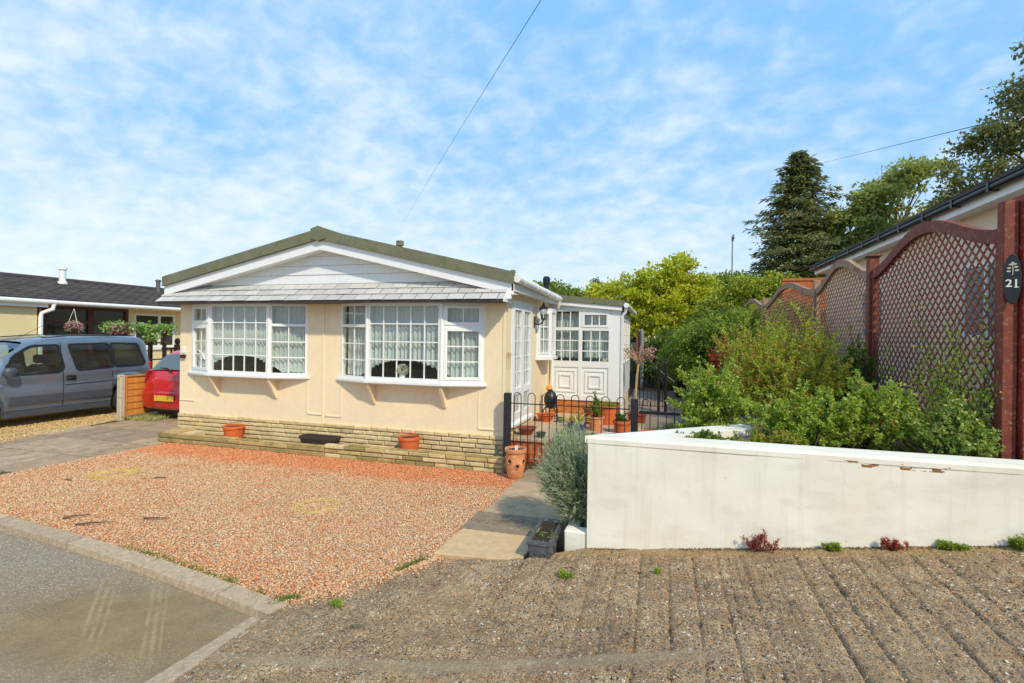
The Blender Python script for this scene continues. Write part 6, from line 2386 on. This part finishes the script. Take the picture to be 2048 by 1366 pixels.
for s in (-1, 1):
    p = MB()
    p.hexa([(cx0 + s * .74, cy0 + .07, .80), (cx0 + s * .83, cy0 + .22, .80), (cx0 + s * .80, cy0 + .30, .80), (cx0 + s * .70, cy0 + .20, .80), (cx0 + s * .70, cy0 + .10, 1.08), (cx0 + s * .79, cy0 + .27, 1.10), (cx0 + s * .76, cy0 + .34, 1.10), (cx0 + s * .66, cy0 + .24, 1.08)])
    p.build('tail_light', paint('tail_lamp_red', S(150, 20, 26), .12, 1.0), car, bevel=.015)
    for y in (.62, 2.95):
        wheel(car, cx0 + s * .73, cy0 + y, s, .28, .17)
    p = MB()
    q = [(.75, 1.0), (.95, 1.36), (1.75, 1.40), (2.35, .98)]
    def cside(y, z, off=.004, s=s):
        t = (z - .95) / .45
        return (cx0 + s * ((.83 * .975) * (1 - t) + .59 * t + off + .012), cy0 + y, z + VZ)
    side_panel('side_window', q, M_darkglass, parent=car, fn=cside, off=.005)
p = MB()
p.box(cx0 - .6, cx0 + .6, cy0 + .1, cy0 + .4, .2, .3)
p.build('underbody', M_seal, car)

# ================================================================ LEFT BUNGALOW
M_tileL = island_mat('dark_roof_tiles', [S(74, 68, 66), S(62, 58, 58), S(84, 76, 72), S(70, 62, 58)], .85, .2, 6, .5, 50)
lb = thing('neighbour_bungalow', 'cream bungalow behind the van with dark tiled roof, white gutter and brown glazed veranda', 'bungalow', (-17, 9, .04))
LX = -15.18
m_ = MB()
m_.box(LX - .12, LX, 2.0, 8.95, .0, 2.60)
m_.box(LX - .62, LX - .5, 8.95, 9.12, .0, 2.6)
m_.box(LX - .5, LX - .12, 8.84, 8.95, .0, 2.6)
wall_y(m_, LX - .52, LX - .40, 11.55, 19, 0.0, 2.58, [(11.75, 13.05, 1.46, 2.44)])
m_.box(LX - .52, LX - .40, 9.12, 11.55, .0, 1.0)
m_.box(LX - 5.6, LX - 5.5, 2.0, 19, 0, 2.6)
m_.box(LX - 5.5, LX - .12, 2.0, 2.1, 0, 2.6)
m_.build('wall', M_cream2, lb)
m_ = MB()
for y0, y1 in ((8.96, 9.02), (9.32, 9.42), (10.42, 10.56), (11.45, 11.55)):
    m_.box(LX - .50, LX - .40, y0, y1, 1.0, 2.58)
for y0, y1, z0, z1 in ((9.42, 10.42, 2.10, 2.18), (10.56, 11.45, 2.10, 2.16), (9.42, 10.42, 2.50, 2.58), (10.56, 11.45, 2.50, 2.58), (9.42, 11.45, 1.001, 1.08), (9.02, 9.32, 2.16, 2.22)):
    m_.box(LX - .498, LX - .402, y0, y1, z0, z1)
m_.box(LX - .10, LX + .005, 8.955, 9.0, .0, 2.6)
m_.build('veranda_frame', M_brownframe, lb)
for y0, y1 in ((9.42, 10.42), (10.56, 11.45)):
    m_ = MB()
    m_.box(LX - .46, LX - .45, y0, y1, 1.08, 2.5)
    m_.build('veranda_glass', pm('dark_green_glass', S(52, 58, 48), .08, .3, 1.5, spec=.7), lb)
m_ = MB()
m_.box(LX - .46, LX - .45, 9.02, 9.32, 1.0, 2.5)
m_.build('veranda_panel', M_cream2, lb)
f, L = facet((LX - .395, 11.72), (LX - .395, 13.08))
f3 = lambda u, v, w_: (LX - .395 - w_, 11.72 + u, v)
fr, gl = MB(), MB()
rect(fr, f3, 0, 1.36, 1.42, 2.47, .06, .0, .06)
fbox(fr, f3, .78, .86, 1.48, 2.41, 0, .06)
fbox(fr, f3, -.05, 1.41, 1.34, 1.415, -.05, .06)
wn_ = fr.build('window', M_upvc, lb)
gl.box(LX - .43, LX - .42, 11.78, 13.02, 1.48, 2.41)
gl.build('pane', pm('dark_window', S(70, 66, 62), .1, .2, 2), wn_)
# tiled roof: courses of single-lap tiles
m_ = MB()
ex, ez, rx_, rz_ = LX + .22, 2.70, -18.0, 3.46
nr = 10
for k in range(nr):
    t0, t1 = k / nr, (k + 1) / nr + .03
    xa, za = ex + (rx_ - ex) * t0, ez + (rz_ - ez) * t0
    xb, zb_ = ex + (rx_ - ex) * min(t1, 1), ez + (rz_ - ez) * min(t1, 1)
    y = 1.8
    while y < 19.2:
        e = y + .30
        yy = [y + .004, y + .07, y + .15, y + .23, e - .004]
        hh = [.03, .052, .022, .022, .03]
        rings = [[(xa, q, za - .015), (xa, q, za + h_), (xb, q, zb_ + h_ * .4), (xb, q, zb_ - .03)] for q, h_ in zip(yy, hh)]
        m_.loft(rings, cap=True)
        y = e
rf_ = m_.build('roof', M_tileL, lb)
m_ = MB()
m_.hexa([(rx_, 1.8, rz_ - .1), (rx_ + .02, 1.8, rz_ + .03), (rx_ + .02, 19.2, rz_ + .03), (rx_, 19.2, rz_ - .1), (-20.9, 1.8, 2.6), (-20.9, 1.8, 2.7), (-20.9, 19.2, 2.7), (-20.9, 19.2, 2.6)])
m_.tube([(rx_, 1.8, rz_ + .02), (rx_, 19.2, rz_ + .02)], .07, 8)
m_.build('ridge', M_tileL, rf_)
for x, y, h_, mt, r1 in ((-17.4, 10.9, .42, M_upvc, .085), (-17.6, 14.1, .40, pm('grey_flue', S(96, 92, 92), .6, .15, 8), .07)):
    m_ = MB()
    m_.lathe([(r1 * 1.5, -.2), (r1 * 1.4, .06), (r1, .08), (r1, h_), (r1 * 1.35, h_ + .005), (r1 * 1.35, h_ + .06), (r1 * .6, h_ + .08)], (x, y, 3.32), 14)
    m_.build('flue', mt, rf_, smooth=True)
m_ = MB()
m_.box(LX + .10, LX + .13, 1.9, 9.12, 2.50, 2.68)
m_.box(LX - .39, LX + .10, 9.08, 9.12, 2.52, 2.68)
m_.box(LX + .10, LX + .12, 9.121, 19, 2.585, 2.68)
m_.build('fascia', M_upvc, lb)
m_ = MB()
m_.box(LX - .4, LX + .10, 9.121, 19, 2.583, 2.60)
m_.build('soffit', M_upvc, lb)
m_ = MB()
m_.box(LX - .0, LX + .10, 1.9, 9.07, 2.56, 2.58)
m_.build('soffit', M_upvc, lb)
m_ = MB()
m_.tube([(LX + .20, 1.8, 2.66), (LX + .20, 9.25, 2.64)], .06, 10)
m_.tube([(LX + .20, 9.27, 2.64), (LX + .20, 19.2, 2.66)], .055, 10)
m_.build('gutter', M_upvc, lb, smooth=True)
m_ = MB()
m_.tube([(LX + .20, 9.2, 2.6), (LX + .19, 9.18, 2.46), (LX + .05, 9.02, 2.36), (LX + .05, 9.0, 2.25), (LX + .05, 9.0, .05)], .05, 8)
m_.build('downpipe', M_upvc, lb, smooth=True)

# hanging basket, pergola with climber, dark baluster fence
hb = thing('hanging_basket', 'hanging basket of pale pink flowers before the brown veranda window', 'hanging basket', (-15.0, 9.68, 1.9))
m_ = MB()
m_.lathe([(.03, -.14), (.12, -.1), (.17, 0), (.175, .02)], (-15.0, 9.68, 1.94), 16)
m_.build('basket', M_darkwood, hb, smooth=True)
for k in range(3):
    a_ = k * 2 * PI / 3
    m_ = MB()
    m_.tube([(-15.0 + .17 * math.cos(a_), 9.68 + .17 * math.sin(a_), 1.95), (-15.0, 9.68, 2.5)], .008, 4)
    m_.build('chain', pm('pale_chain', S(190, 180, 170), .6, .1, 9), hb)
r = np.random.default_rng(80)
d = unit(r.normal(size=(900, 3)) + np.array([0, 0, .1]))
leaves('blossom', np.array([-15.0, 9.68, 2.0]) + d * np.array([.15, .18, .15]) * r.uniform(.6, 1.1, (900, 1)), d + r.normal(size=d.shape) * .5, .045, .032, leafmat('dusty_pink_bloom', [S(216, 160, 164), S(230, 206, 204), S(180, 120, 128), S(120, 140, 80)], trans=.3), hb, 81)
pg = thing('pergola', 'dark wooden garden arch with lattice sides behind the van roof', 'garden arch', (-13.2, 10.4, .04))
for x, y in ((-13.2, 9.75), (-13.2, 10.78), (-13.7, 9.75), (-13.7, 10.78)):
    m_ = MB()
    m_.box(x - .035, x + .035, y - .035, y + .035, .04, 2.0)
    m_.build('post', M_darkwood, pg)
m_ = MB()
for z in (.7, 1.15, 1.6, 1.96):
    m_.box(-13.19, -13.17, 10.3, 10.74, z, z + .035)
m_.box(-13.19, -13.165, 10.30, 10.35, .04, 1.96)
m_.build('lattice', M_darkwood, pg)
for x in (-13.2, -13.7):
    m_ = MB()
    m_.box(x - .02, x + .02, 9.5, 11.0, 2.001, 2.05)
    m_.build('beam', M_darkwood, pg)
r = np.random.default_rng(82)
C = np.column_stack([r.uniform(-13.75, -13.05, 1500), r.uniform(9.45, 11.05, 1500), 2.02 + r.normal(size=1500) * .06])
C = C[vnoise(C[:, 1], C[:, 0], 4, 6) > .3]
C2 = np.column_stack([r.normal(size=260) * .06 - 13.12, r.normal(size=260) * .09 + 10.35, r.uniform(1.65, 2.05, 260)])
t = thing('climbing_plant', 'bright green and cream climber sprawling over the top of the dark garden arch', 'climber', (-13.3, 10.3, 1.9))
C = np.vstack([C, C2])
leaves('foliage', C, r.normal(size=C.shape), .09, .06, leafmat('arch_climber', [S(120, 168, 56), S(166, 196, 96), S(96, 140, 44), S(214, 220, 170)]), t, 83)
C = np.column_stack([r.uniform(-13.4, -13.05, 130), r.uniform(9.4, 9.9, 130), r.uniform(1.85, 2.08, 130)])
leaves('bloom', C, r.normal(size=C.shape), .08, .06, leafmat('plum_bloom', [S(150, 80, 96), S(176, 110, 124)]), t, 84)
bf = thing('baluster_fence', 'dark brown baluster fence with ball-topped post behind the red car', 'fence', (-13, 11.6, .04))
for i in range(9):
    m_ = MB()
    y = 10.9 + i * .17
    m_.lathe([(.02, .1), (.035, .5), (.018, .8), (.035, 1.1), (.02, 1.38)], (-13.3, y, .04), 8)
    m_.build('baluster', M_darkwood, bf, smooth=True)
m_ = MB()
m_.box(-13.35, -13.25, 10.82, 12.4, 1.42, 1.48)
m_.build('rail', M_darkwood, bf)
m_ = MB()
m_.box(-13.36, -13.24, 11.2, 11.32, .04, 1.56)
m_.lathe([(.03, 1.56), (.07, 1.6), (.08, 1.66), (.05, 1.72), (.01, 1.75)], (-13.3, 11.26, 0), 12)
m_.build('post', M_darkwood, bf)

# ================================================================ RIGHT BUNGALOW
rb_ = thing('neighbour_bungalow', 'pinkish cream bungalow behind the trellis, with black gutter and white fascia', 'bungalow', (7, 11, 1.0))
m_ = MB()
wall_y(m_, 4.78, 4.9, 5.0, 17.7, .5, 4.05, [(9.0, 10.3, 2.0, 3.2), (13.5, 14.8, 2.0, 3.2)])
m_.box(4.9, 11.0, 17.58, 17.7, .5, 4.05)
m_.box(4.9, 11.0, 5.0, 5.12, .5, 4.05)
m_.box(10.9, 11.0, 5.12, 17.58, .5, 4.05)
m_.build('wall', M_pink, rb_)
for y0 in (9.0, 13.5):
    fr = MB()
    f5 = lambda u, v, w_, y0=y0: (4.77 + w_, y0 + u, v)
    rect(fr, f5, 0, 1.3, 2.0, 3.2, .06, 0, .07)
    fbox(fr, f5, .62, .68, 2.06, 3.14, 0, .07)
    wv = fr.build('window', M_upvc, rb_)
    gl = MB()
    gl.box(4.80, 4.81, y0 + .06, y0 + 1.24, 2.06, 3.14)
    gl.build('pane', pm('reflective_window', S(120, 130, 136), .08, .15, 2), wv)
m_ = MB()
for k in range(4):
    m_.box(4.765, 4.779, 8.9 + k * .06, 8.94 + k * .06, 3.70, 3.76)
m_.build('wall_vent', M_pink, rb_)
m_ = MB()
m_.box(4.50, 4.53, 4.6, 17.9, 3.98, 4.16)
m_.box(4.53, 7.9, 17.87, 17.9, 3.98, 4.16)
m_.build('fascia', M_upvc, rb_)
m_ = MB()
m_.box(4.53, 4.78, 4.6, 17.87, 3.985, 4.0)
m_.build('soffit', M_upvc, rb_)
m_ = MB()
m_.hexa([(4.38, 4.5, 4.19), (8.0, 4.5, 4.95), (8.0, 18.0, 4.95), (4.38, 18.0, 4.19), (4.38, 4.5, 4.25), (8.0, 4.5, 5.03), (8.0, 18.0, 5.03), (4.38, 18.0, 4.25)])
m_.hexa([(8.001, 4.5, 4.95), (11.6, 4.5, 4.19), (11.6, 18.0, 4.19), (8.001, 18.0, 4.95), (8.001, 4.5, 5.03), (11.6, 4.5, 4.25), (11.6, 18.0, 4.25), (8.001, 18.0, 5.03)])
m_.build('roof', M_tileL, rb_)
m_ = MB()
m_.tube([(4.43, 4.5, 4.15), (4.43, 18.0, 4.13)], .055, 10)
for k in range(14):
    m_.box(4.37, 4.49, 5.0 + k * .95, 5.06 + k * .95, 4.08, 4.21)
m_.build('gutter', M_blackmetal, rb_, smooth=True)
# orange fence beyond it
of2 = thing('board_fence', 'orange-brown close-board fence far behind the trellis, below the conifer', 'fence', (4.4, 19.3, 0))
for i in range(20):
    m_ = MB()
    m_.box(3.9 + i * .15, 3.9 + i * .15 + .145, 19.4, 19.43, .3, 3.95)
    m_.build('board', pm('orange_board', S(190, 104, 50), .75, .15, 4, .3, 40, streak=.2) if i == 0 else MATS['orange_board'], of2)
m_ = MB()
m_.box(3.9, 6.9, 19.37, 19.46, 3.951, 4.03)
m_.build('capping', MATS['orange_board'], of2)

# ================================================================ BACKGROUND
# timber post in the rear garden and a cream house beyond
gp_ = thing('timber_post', 'reddish timber post with a grey pipe at the far end of the rear path', 'post', (-.77, 19, 0))
m_ = MB()
m_.box(-.92, -.66, 19.0, 19.2, 0, 2.15)
m_.build('post', pm('red_brown_timber', S(146, 92, 72), .85, .2, 5, .4, 40, streak=.3), gp_)
m_ = MB()
m_.tube([(-.72, 18.93, .1), (-.72, 18.93, 2.1), (-.76, 18.93, 2.25)], .06, 8)
m_.build('pipe', pm('grey_pipe', S(140, 140, 136), .6, .1, 6), gp_)
hp = MB()
hp.tube([(-.21, 15, 1.12), (.30, 14, .80)], .014, 6)
tag(hp.build('handrail', M_rim, None, smooth=True), 'thin sloping grey handrail beside the rear path', 'handrail')
bs = thing('compost_bin', 'low dark rounded garden box beside the grass strip on the rear path', 'garden box', (.62, 17.2, .05))
m_ = MB()
m_.bbox(.40, .84, 17.0, 17.5, .05, .55, .05)
m_.build('box', M_darkwood, bs, bevel=.03)
m_ = MB()
m_.bbox(.38, .86, 16.98, 17.52, .555, .66, .05)
m_.build('lid', pm('pale_lid', S(150, 140, 130), .6, .2, 8), bs)
gf = thing('green_fence', 'dark green-grey fence across the far garden behind the sun porch', 'fence', (-1.6, 20, 0))
for i in range(14):
    m_ = MB()
    m_.box(-3.6 + i * .3, -3.6 + i * .3 + .29, 20.0, 20.03, 0, 1.75)
    m_.build('board', pm('green_grey_board', S(74, 84, 72), .8, .15, 4, .2, 30) if i == 0 else MATS['green_grey_board'], gf)
fh = thing('distant_house', 'cream house with grey roof glimpsed under the golden maple', 'house', (-3, 30, 0))
m_ = MB()
wall_x(m_, -6.5, 1.6, 30, 30.2, 0, 2.7, [(-2.4, -1.4, 1.1, 2.2), (-4.8, -3.6, 1.1, 2.2)])
m_.box(-6.5, 1.6, 36, 36.2, 0, 2.7)
m_.box(-6.5, -6.3, 30.2, 36, 0, 2.7)
m_.box(1.4, 1.6, 30.2, 36, 0, 2.7)
m_.build('wall', M_cream2, fh)
m_ = MB()
m_.hexa([(-6.8, 29.6, 2.6), (1.9, 29.6, 2.6), (1.9, 33, 3.5), (-6.8, 33, 3.5), (-6.8, 29.6, 2.7), (1.9, 29.6, 2.7), (1.9, 33, 3.6), (-6.8, 33, 3.6)])
m_.build('roof', M_tileL, fh)
for a, c in ((-2.4, -1.4), (-4.8, -3.6)):
    m_ = MB()
    m_.box(a, c, 30.06, 30.1, 1.1, 2.2)
    m_.build('window', M_darkglass, fh)


def crown_cloud(r, blobs, ncl, nlf, sig, gate=.0, gs=1.0, seed=0, shell=.55):
    C, Dd = [], []
    vol = np.array([b[3] * b[4] * b[5] for b in blobs])
    cnt = np.maximum(4, (ncl * vol ** (2 / 3) / (vol ** (2 / 3)).sum()).astype(int))
    for b_, k in zip(blobs, cnt):
        d = unit(r.normal(size=(k, 3)))
        rad = shell + (1.08 - shell) * r.random((k, 1)) ** .6
        cc = np.array(b_[:3]) + d * rad * np.array(b_[3:6])
        if gate:
            q = vnoise(cc[:, 0] + cc[:, 1] * .6, cc[:, 2] + cc[:, 1] * .4, gs, seed)
            cc, d = cc[q > gate], d[q > gate]
        m = len(cc)
        o = r.normal(size=(m, nlf, 3)) * np.array([sig, sig, sig * .55])
        C.append((cc[:, None] + o).reshape(-1, 3))
        Dd.append((d[:, None] * .6 + r.normal(size=(m, nlf, 3))).reshape(-1, 3))
    return np.vstack(C), np.vstack(Dd)


def limbs(base, top, blobs, r0, mat, t, rr, name='trunk'):
    m_ = MB()
    b, tp = np.array(base, float), np.array(top, float)
    h = tp - b
    pts = [b + h * k / 5 + rr.normal(size=3) * np.array([.12, .12, 0]) * (0 < k < 5) * np.linalg.norm(h) * .12 for k in range(6)]
    m_.tube([tuple(p) for p in pts], [r0 * (1 - .13 * k) for k in range(6)], 8)
    for bl in blobs:
        s = pts[int(rr.integers(2, 6))]
        e = np.array(bl[:3])
        mid = s * .5 + e * .5 + np.array([0, 0, -.1]) * np.linalg.norm(e - s)
        m_.tube([tuple(s), tuple(mid), tuple(e)], [r0 * .42, r0 * .28, r0 * .1], 6)
        for k in range(3):
            e2 = e + rr.normal(size=3) * np.array(bl[3:6]) * .7
            m_.tube([tuple(mid), tuple(mid * .5 + e2 * .5 + rr.normal(size=3) * .05), tuple(e2)], [r0 * .16, r0 * .1, r0 * .04], 5)
    m_.build(name, mat, t, smooth=True)


def broad(name, label, cat, base, blobs, ncl, nlf, Ln, W, sig, lm, r0=.12, seed=0, gate=.0, gs=1.0, group=None, shell=.5):
    rr = np.random.default_rng(seed)
    t = thing(name, label, cat, tuple(base), group)
    C, D = crown_cloud(rr, blobs, ncl, nlf, sig, gate, gs, seed, shell)
    C[:, 2] = np.maximum(C[:, 2], .05)
    leaves('crown', C, D, Ln, W, lm, t, seed)
    zz = np.mean([b[2] for b in blobs])
    bc = np.mean(np.array(blobs)[:, :3], 0)
    limbs(base, (bc[0] * .6 + base[0] * .4, bc[1] * .6 + base[1] * .4, zz * .75 + base[2] * .25), blobs, r0, M_bark, t, rr)
    return t


broad('golden_maple', 'golden yellow-green maple rising above the sun porch roof and the rear path', 'maple tree', (-.6, 24, 0),
      [(-2.6, 24.5, 3.6, 1.0, 1.0, .75), (-1.4, 24, 3.7, 1.2, 1.2, 1.05), (-.3, 24, 4.5, .95, 1.0, .8), (.55, 24, 4.9, .62, .8, .75), (1.2, 24.4, 4.0, 1.0, 1.1, .85), (.2, 23.6, 3.3, 1.3, 1.2, .8), (-1.8, 23.8, 2.7, 1.0, 1.0, .6), (1.6, 24.5, 3.0, .8, 1.0, .7), (-.7, 23.4, 2.6, 1.0, .9, .5)],
      820, 34, .17, .13, .17, L_yel, .14, 101, .22, 1.6)
broad('large_shrub', 'dense mid-green shrub spreading right of the rear path', 'shrub', (1.5, 15.8, 0),
      [(1.3, 16.2, 1.5, 1.0, 1.2, .95), (1.9, 15.5, 2.0, .8, 1.2, .65), (.7, 17.2, 1.1, .8, 1.0, .7), (2.2, 15.8, 2.35, .5, .8, .4), (1.2, 16.5, 1.9, .8, 1.0, .5)],
      760, 40, .085, .055, .12, L_mid, .09, 102)
broad('large_shrub', 'dark green shrub filling the gap between the rear path and the golden maple', 'shrub', (.6, 19.5, 0),
      [(.3, 19.5, 1.2, 1.0, 1.0, .9), (1.3, 20, 1.8, 1.1, 1.0, .8), (-.1, 20.3, .9, .8, .8, .7), (2.0, 19.6, 2.3, .9, 1.0, .6)],
      560, 40, .10, .07, .15, L_dark, .09, 103)
broad('large_shrub', 'yellow-green shrub right behind the third trellis panel', 'shrub', (3.5, 17.3, 0),
      [(3.0, 17.3, 2.2, .6, .7, .9), (3.6, 17.4, 2.3, .7, .7, .85), (4.1, 17.6, 2.0, .6, .7, .8)], 360, 36, .08, .055, .11, L_rose, .08, 109)
broad('large_shrub', 'yellow-green round-topped shrub behind the far end of the trellis', 'shrub', (3.3, 21.8, 0),
      [(3.2, 21.8, 3.5, 1.2, 1.0, .85), (2.2, 21.5, 3.0, .8, .9, .7), (4.3, 22.3, 3.9, .7, .9, .55), (3.1, 21.6, 2.5, 1.4, 1.0, .8)],
      620, 36, .11, .08, .14, leafmat('privet_gold', [S(168, 176, 52), S(140, 156, 48), S(190, 190, 70), S(110, 132, 40)]), .1, 104)
broad('broadleaf_tree', 'open airy green tree between the conifer and the bungalow roof on the right', 'tree', (13.5, 40, 0),
      [(12.5, 40, 9.5, 1.8, 1.8, 1.3), (14.5, 40.5, 11.2, 2.0, 2.0, 1.5), (16.2, 40, 12.6, 1.5, 1.6, 1.0), (11.4, 40, 8.0, 1.8, 1.8, 1.2), (16.6, 41, 10.4, 1.8, 1.8, 1.3), (14, 40, 8.2, 2.4, 2, 1.3), (15.2, 40, 13.3, .9, 1, .6), (12.9, 39.6, 11.3, 1.0, 1, .6), (17.8, 41, 9.4, 1.6, 1.6, 1.2)],
      560, 40, .30, .20, .34, L_oak, .32, 105, .40, .55)
broad('broadleaf_tree', 'tall dark tree at the right edge of the photo above the bungalow roof', 'tree', (21, 33, 0),
      [(19.2, 33, 13.6, 2.2, 2.2, 1.5), (17.0, 33, 12.6, 1.6, 1.6, .7), (20, 33, 16.4, 1.7, 2, 1.3), (18.0, 33, 15.0, 1.3, 1.4, .6), (16.4, 33.3, 10.9, 2.0, 2, .9), (19.0, 33, 17.4, .8, 1, .5), (22, 33, 12, 2.2, 2, 2.5), (19, 33, 9.6, 2.6, 2, 1.5), (15.9, 33.5, 9.2, 1.6, 1.6, .8), (22.5, 33, 18.2, 1.6, 1.6, 1.2), (17.0, 33, 8.2, 2.4, 2, 1.1)],
      720, 44, .26, .15, .34, leafmat('dark_tree_leaf', [S(124, 130, 72), S(146, 146, 84), S(104, 112, 62), S(166, 162, 100)], trans=.45), .36, 106, .42, .5)
broad('broadleaf_tree', 'green tree just above the porch roof, left of the golden maple', 'tree', (-8.5, 42, 0),
      [(-9.2, 42, 5.4, 1.6, 1.6, 1.1), (-7.2, 42.5, 5.0, 1.5, 1.5, .9), (-11, 42, 4.8, 1.6, 1.6, 1.0), (-8.6, 42, 3.6, 3, 2, 1.2)],
      380, 34, .26, .18, .28, L_mid, .22, 107, .2, .8)
broad('broadleaf_tree', 'dark green tree low behind the golden maple on its right', 'tree', (3.0, 34, 0),
      [(2.0, 34, 4.2, 1.6, 1.5, 1.0), (4.2, 34.5, 4.8, 1.8, 1.5, 1.2), (0.2, 34, 3.6, 1.4, 1.3, .9)],
      360, 34, .22, .15, .26, L_mid, .2, 108, .2, .8)


def conifer(name, label, base, H, Rb, lm, seed, nb=210, h0=.12, Ln=.34, W=.10, per=40, lean=0.0, power=.9):
    r = np.random.default_rng(seed)
    t = thing(name, label, 'conifer', base)
    b = np.array(base, float)
    m_ = MB()
    m_.tube([tuple(b), tuple(b + np.array([0, 0, H * .5])), tuple(b + np.array([lean, 0, H]))], [H * .018, H * .011, .02], 8)
    m_.build('trunk', M_bark, t, smooth=True)
    C, D, paths = [], [], []
    for i in range(nb):
        q = h0 + (1 - h0) * (i + r.random()) / nb
        z = H * q
        a_ = i * 2.399 + r.normal() * .3
        R_ = Rb * (1 - q) ** power * (r.uniform(.45, 1.2) * (.85 + .3 * math.sin(a_ * 2 + q * 9))) + .12
        dr = np.array([math.cos(a_), math.sin(a_), 0])
        o = b + np.array([lean * q, 0, z])
        ts = np.linspace(0, 1, 6)[:, None]
        P = o + dr * R_ * ts + np.array([0, 0, 1]) * (R_ * (.18 * ts - .42 * ts ** 2 + .22 * ts ** 3))
        paths.append(P)
        m = int(per * (.35 + R_ / Rb * 1.4))
        u = r.uniform(.1, 1, m)
        sd_ = np.array([-dr[1], dr[0], 0])
        wv = (R_ * .30 * (1.1 - u) + .05)[:, None]
        C.append(o + dr * R_ * u[:, None] + np.array([0, 0, 1]) * (R_ * (.18 * u - .42 * u ** 2 + .22 * u ** 3))[:, None] + sd_ * wv * r.normal(size=(m, 1)) * .8 + r.normal(size=(m, 3)) * .06)
        D.append(dr + sd_ * r.normal(size=(m, 1)) * .8 + np.array([0, 0, -.25]) + r.normal(size=(m, 3)) * .25)
    leaves('crown', np.vstack(C), np.vstack(D), Ln, W, lm, t, seed, up=.8)
    stems_mb(paths[::2], .05, .015, 4).build('branch', M_bark, t)
    return t


conifer('conifer_tree', 'tall dark pointed conifer rising behind the far trellis', (9.0, 40, 0), 15.1, 7.6, L_pine, 111, 400, .12, .40, .12, 84, power=.78)
conifer('conifer_tree', 'small dark conifer tip just left of the golden maple', (-5.1, 40, 0), 6.5, 1.5, L_pine, 112, 80, .2, .3, .1, 24)
# lamp post
lp = thing('lamp_post', 'thin grey lamp post standing between the golden maple and the conifer', 'lamp post', (4.73, 40, 0))
m_ = MB()
m_.tube([(4.73, 40, 0), (4.73, 40, 9.0)], [.07, .04], 8)
m_.build('pole', M_rim, lp)
m_ = MB()
m_.tube([(4.73, 40, 9.0), (4.76, 40, 9.25), (4.80, 40, 9.5)], [.06, .12, .05], 8)
m_.build('lamp_head', M_rim, lp)
# far treeline
r = np.random.default_rng(120)
blobs = []
for i in range(90):
    x = r.uniform(-95, 95)
    blobs.append((x, r.uniform(85, 110), r.uniform(.8, 2.6), r.uniform(3, 6), 4, r.uniform(1.6, 3.2)))
C, D = crown_cloud(r, blobs, 2600, 14, .5)
C[:, 2] = np.maximum(C[:, 2], 0)
tag(leaves('far_wood', C, D, 1.0, .7, L_mid, seed=121), 'far-off belt of trees along the horizon', 'wood', kind='stuff')
# overhead lines
def cable(label, a_, b_, sag, r_, r2=None):
    a_, b_ = Vector(a_), Vector(b_)
    pts = [a_.lerp(b_, t) - Vector((0, 0, sag * 4 * t * (1 - t))) for t in [i / 24 for i in range(25)]]
    m_ = MB()
    m_.tube(pts, [r_ + ((r2 or r_) - r_) * i / 24 for i in range(25)], 5)
    tag(m_.build('overhead_cable', M_cable), label, 'cable')


cable('thin overhead cable running down from the top of the sky to the bungalow roof', (-.245 * 3.2, 3.2, 1.95 + .677 * 3.2), (-4.55, 8.2, 3.86), -.02, .0022, .0007)
cable('thin overhead cable crossing the sky at the upper right towards the conifer', (.5415 * 7, 7, 1.95 + .3609 * 7), (.262 * 38, 38, 1.95 + .307 * 38), .0, .006)
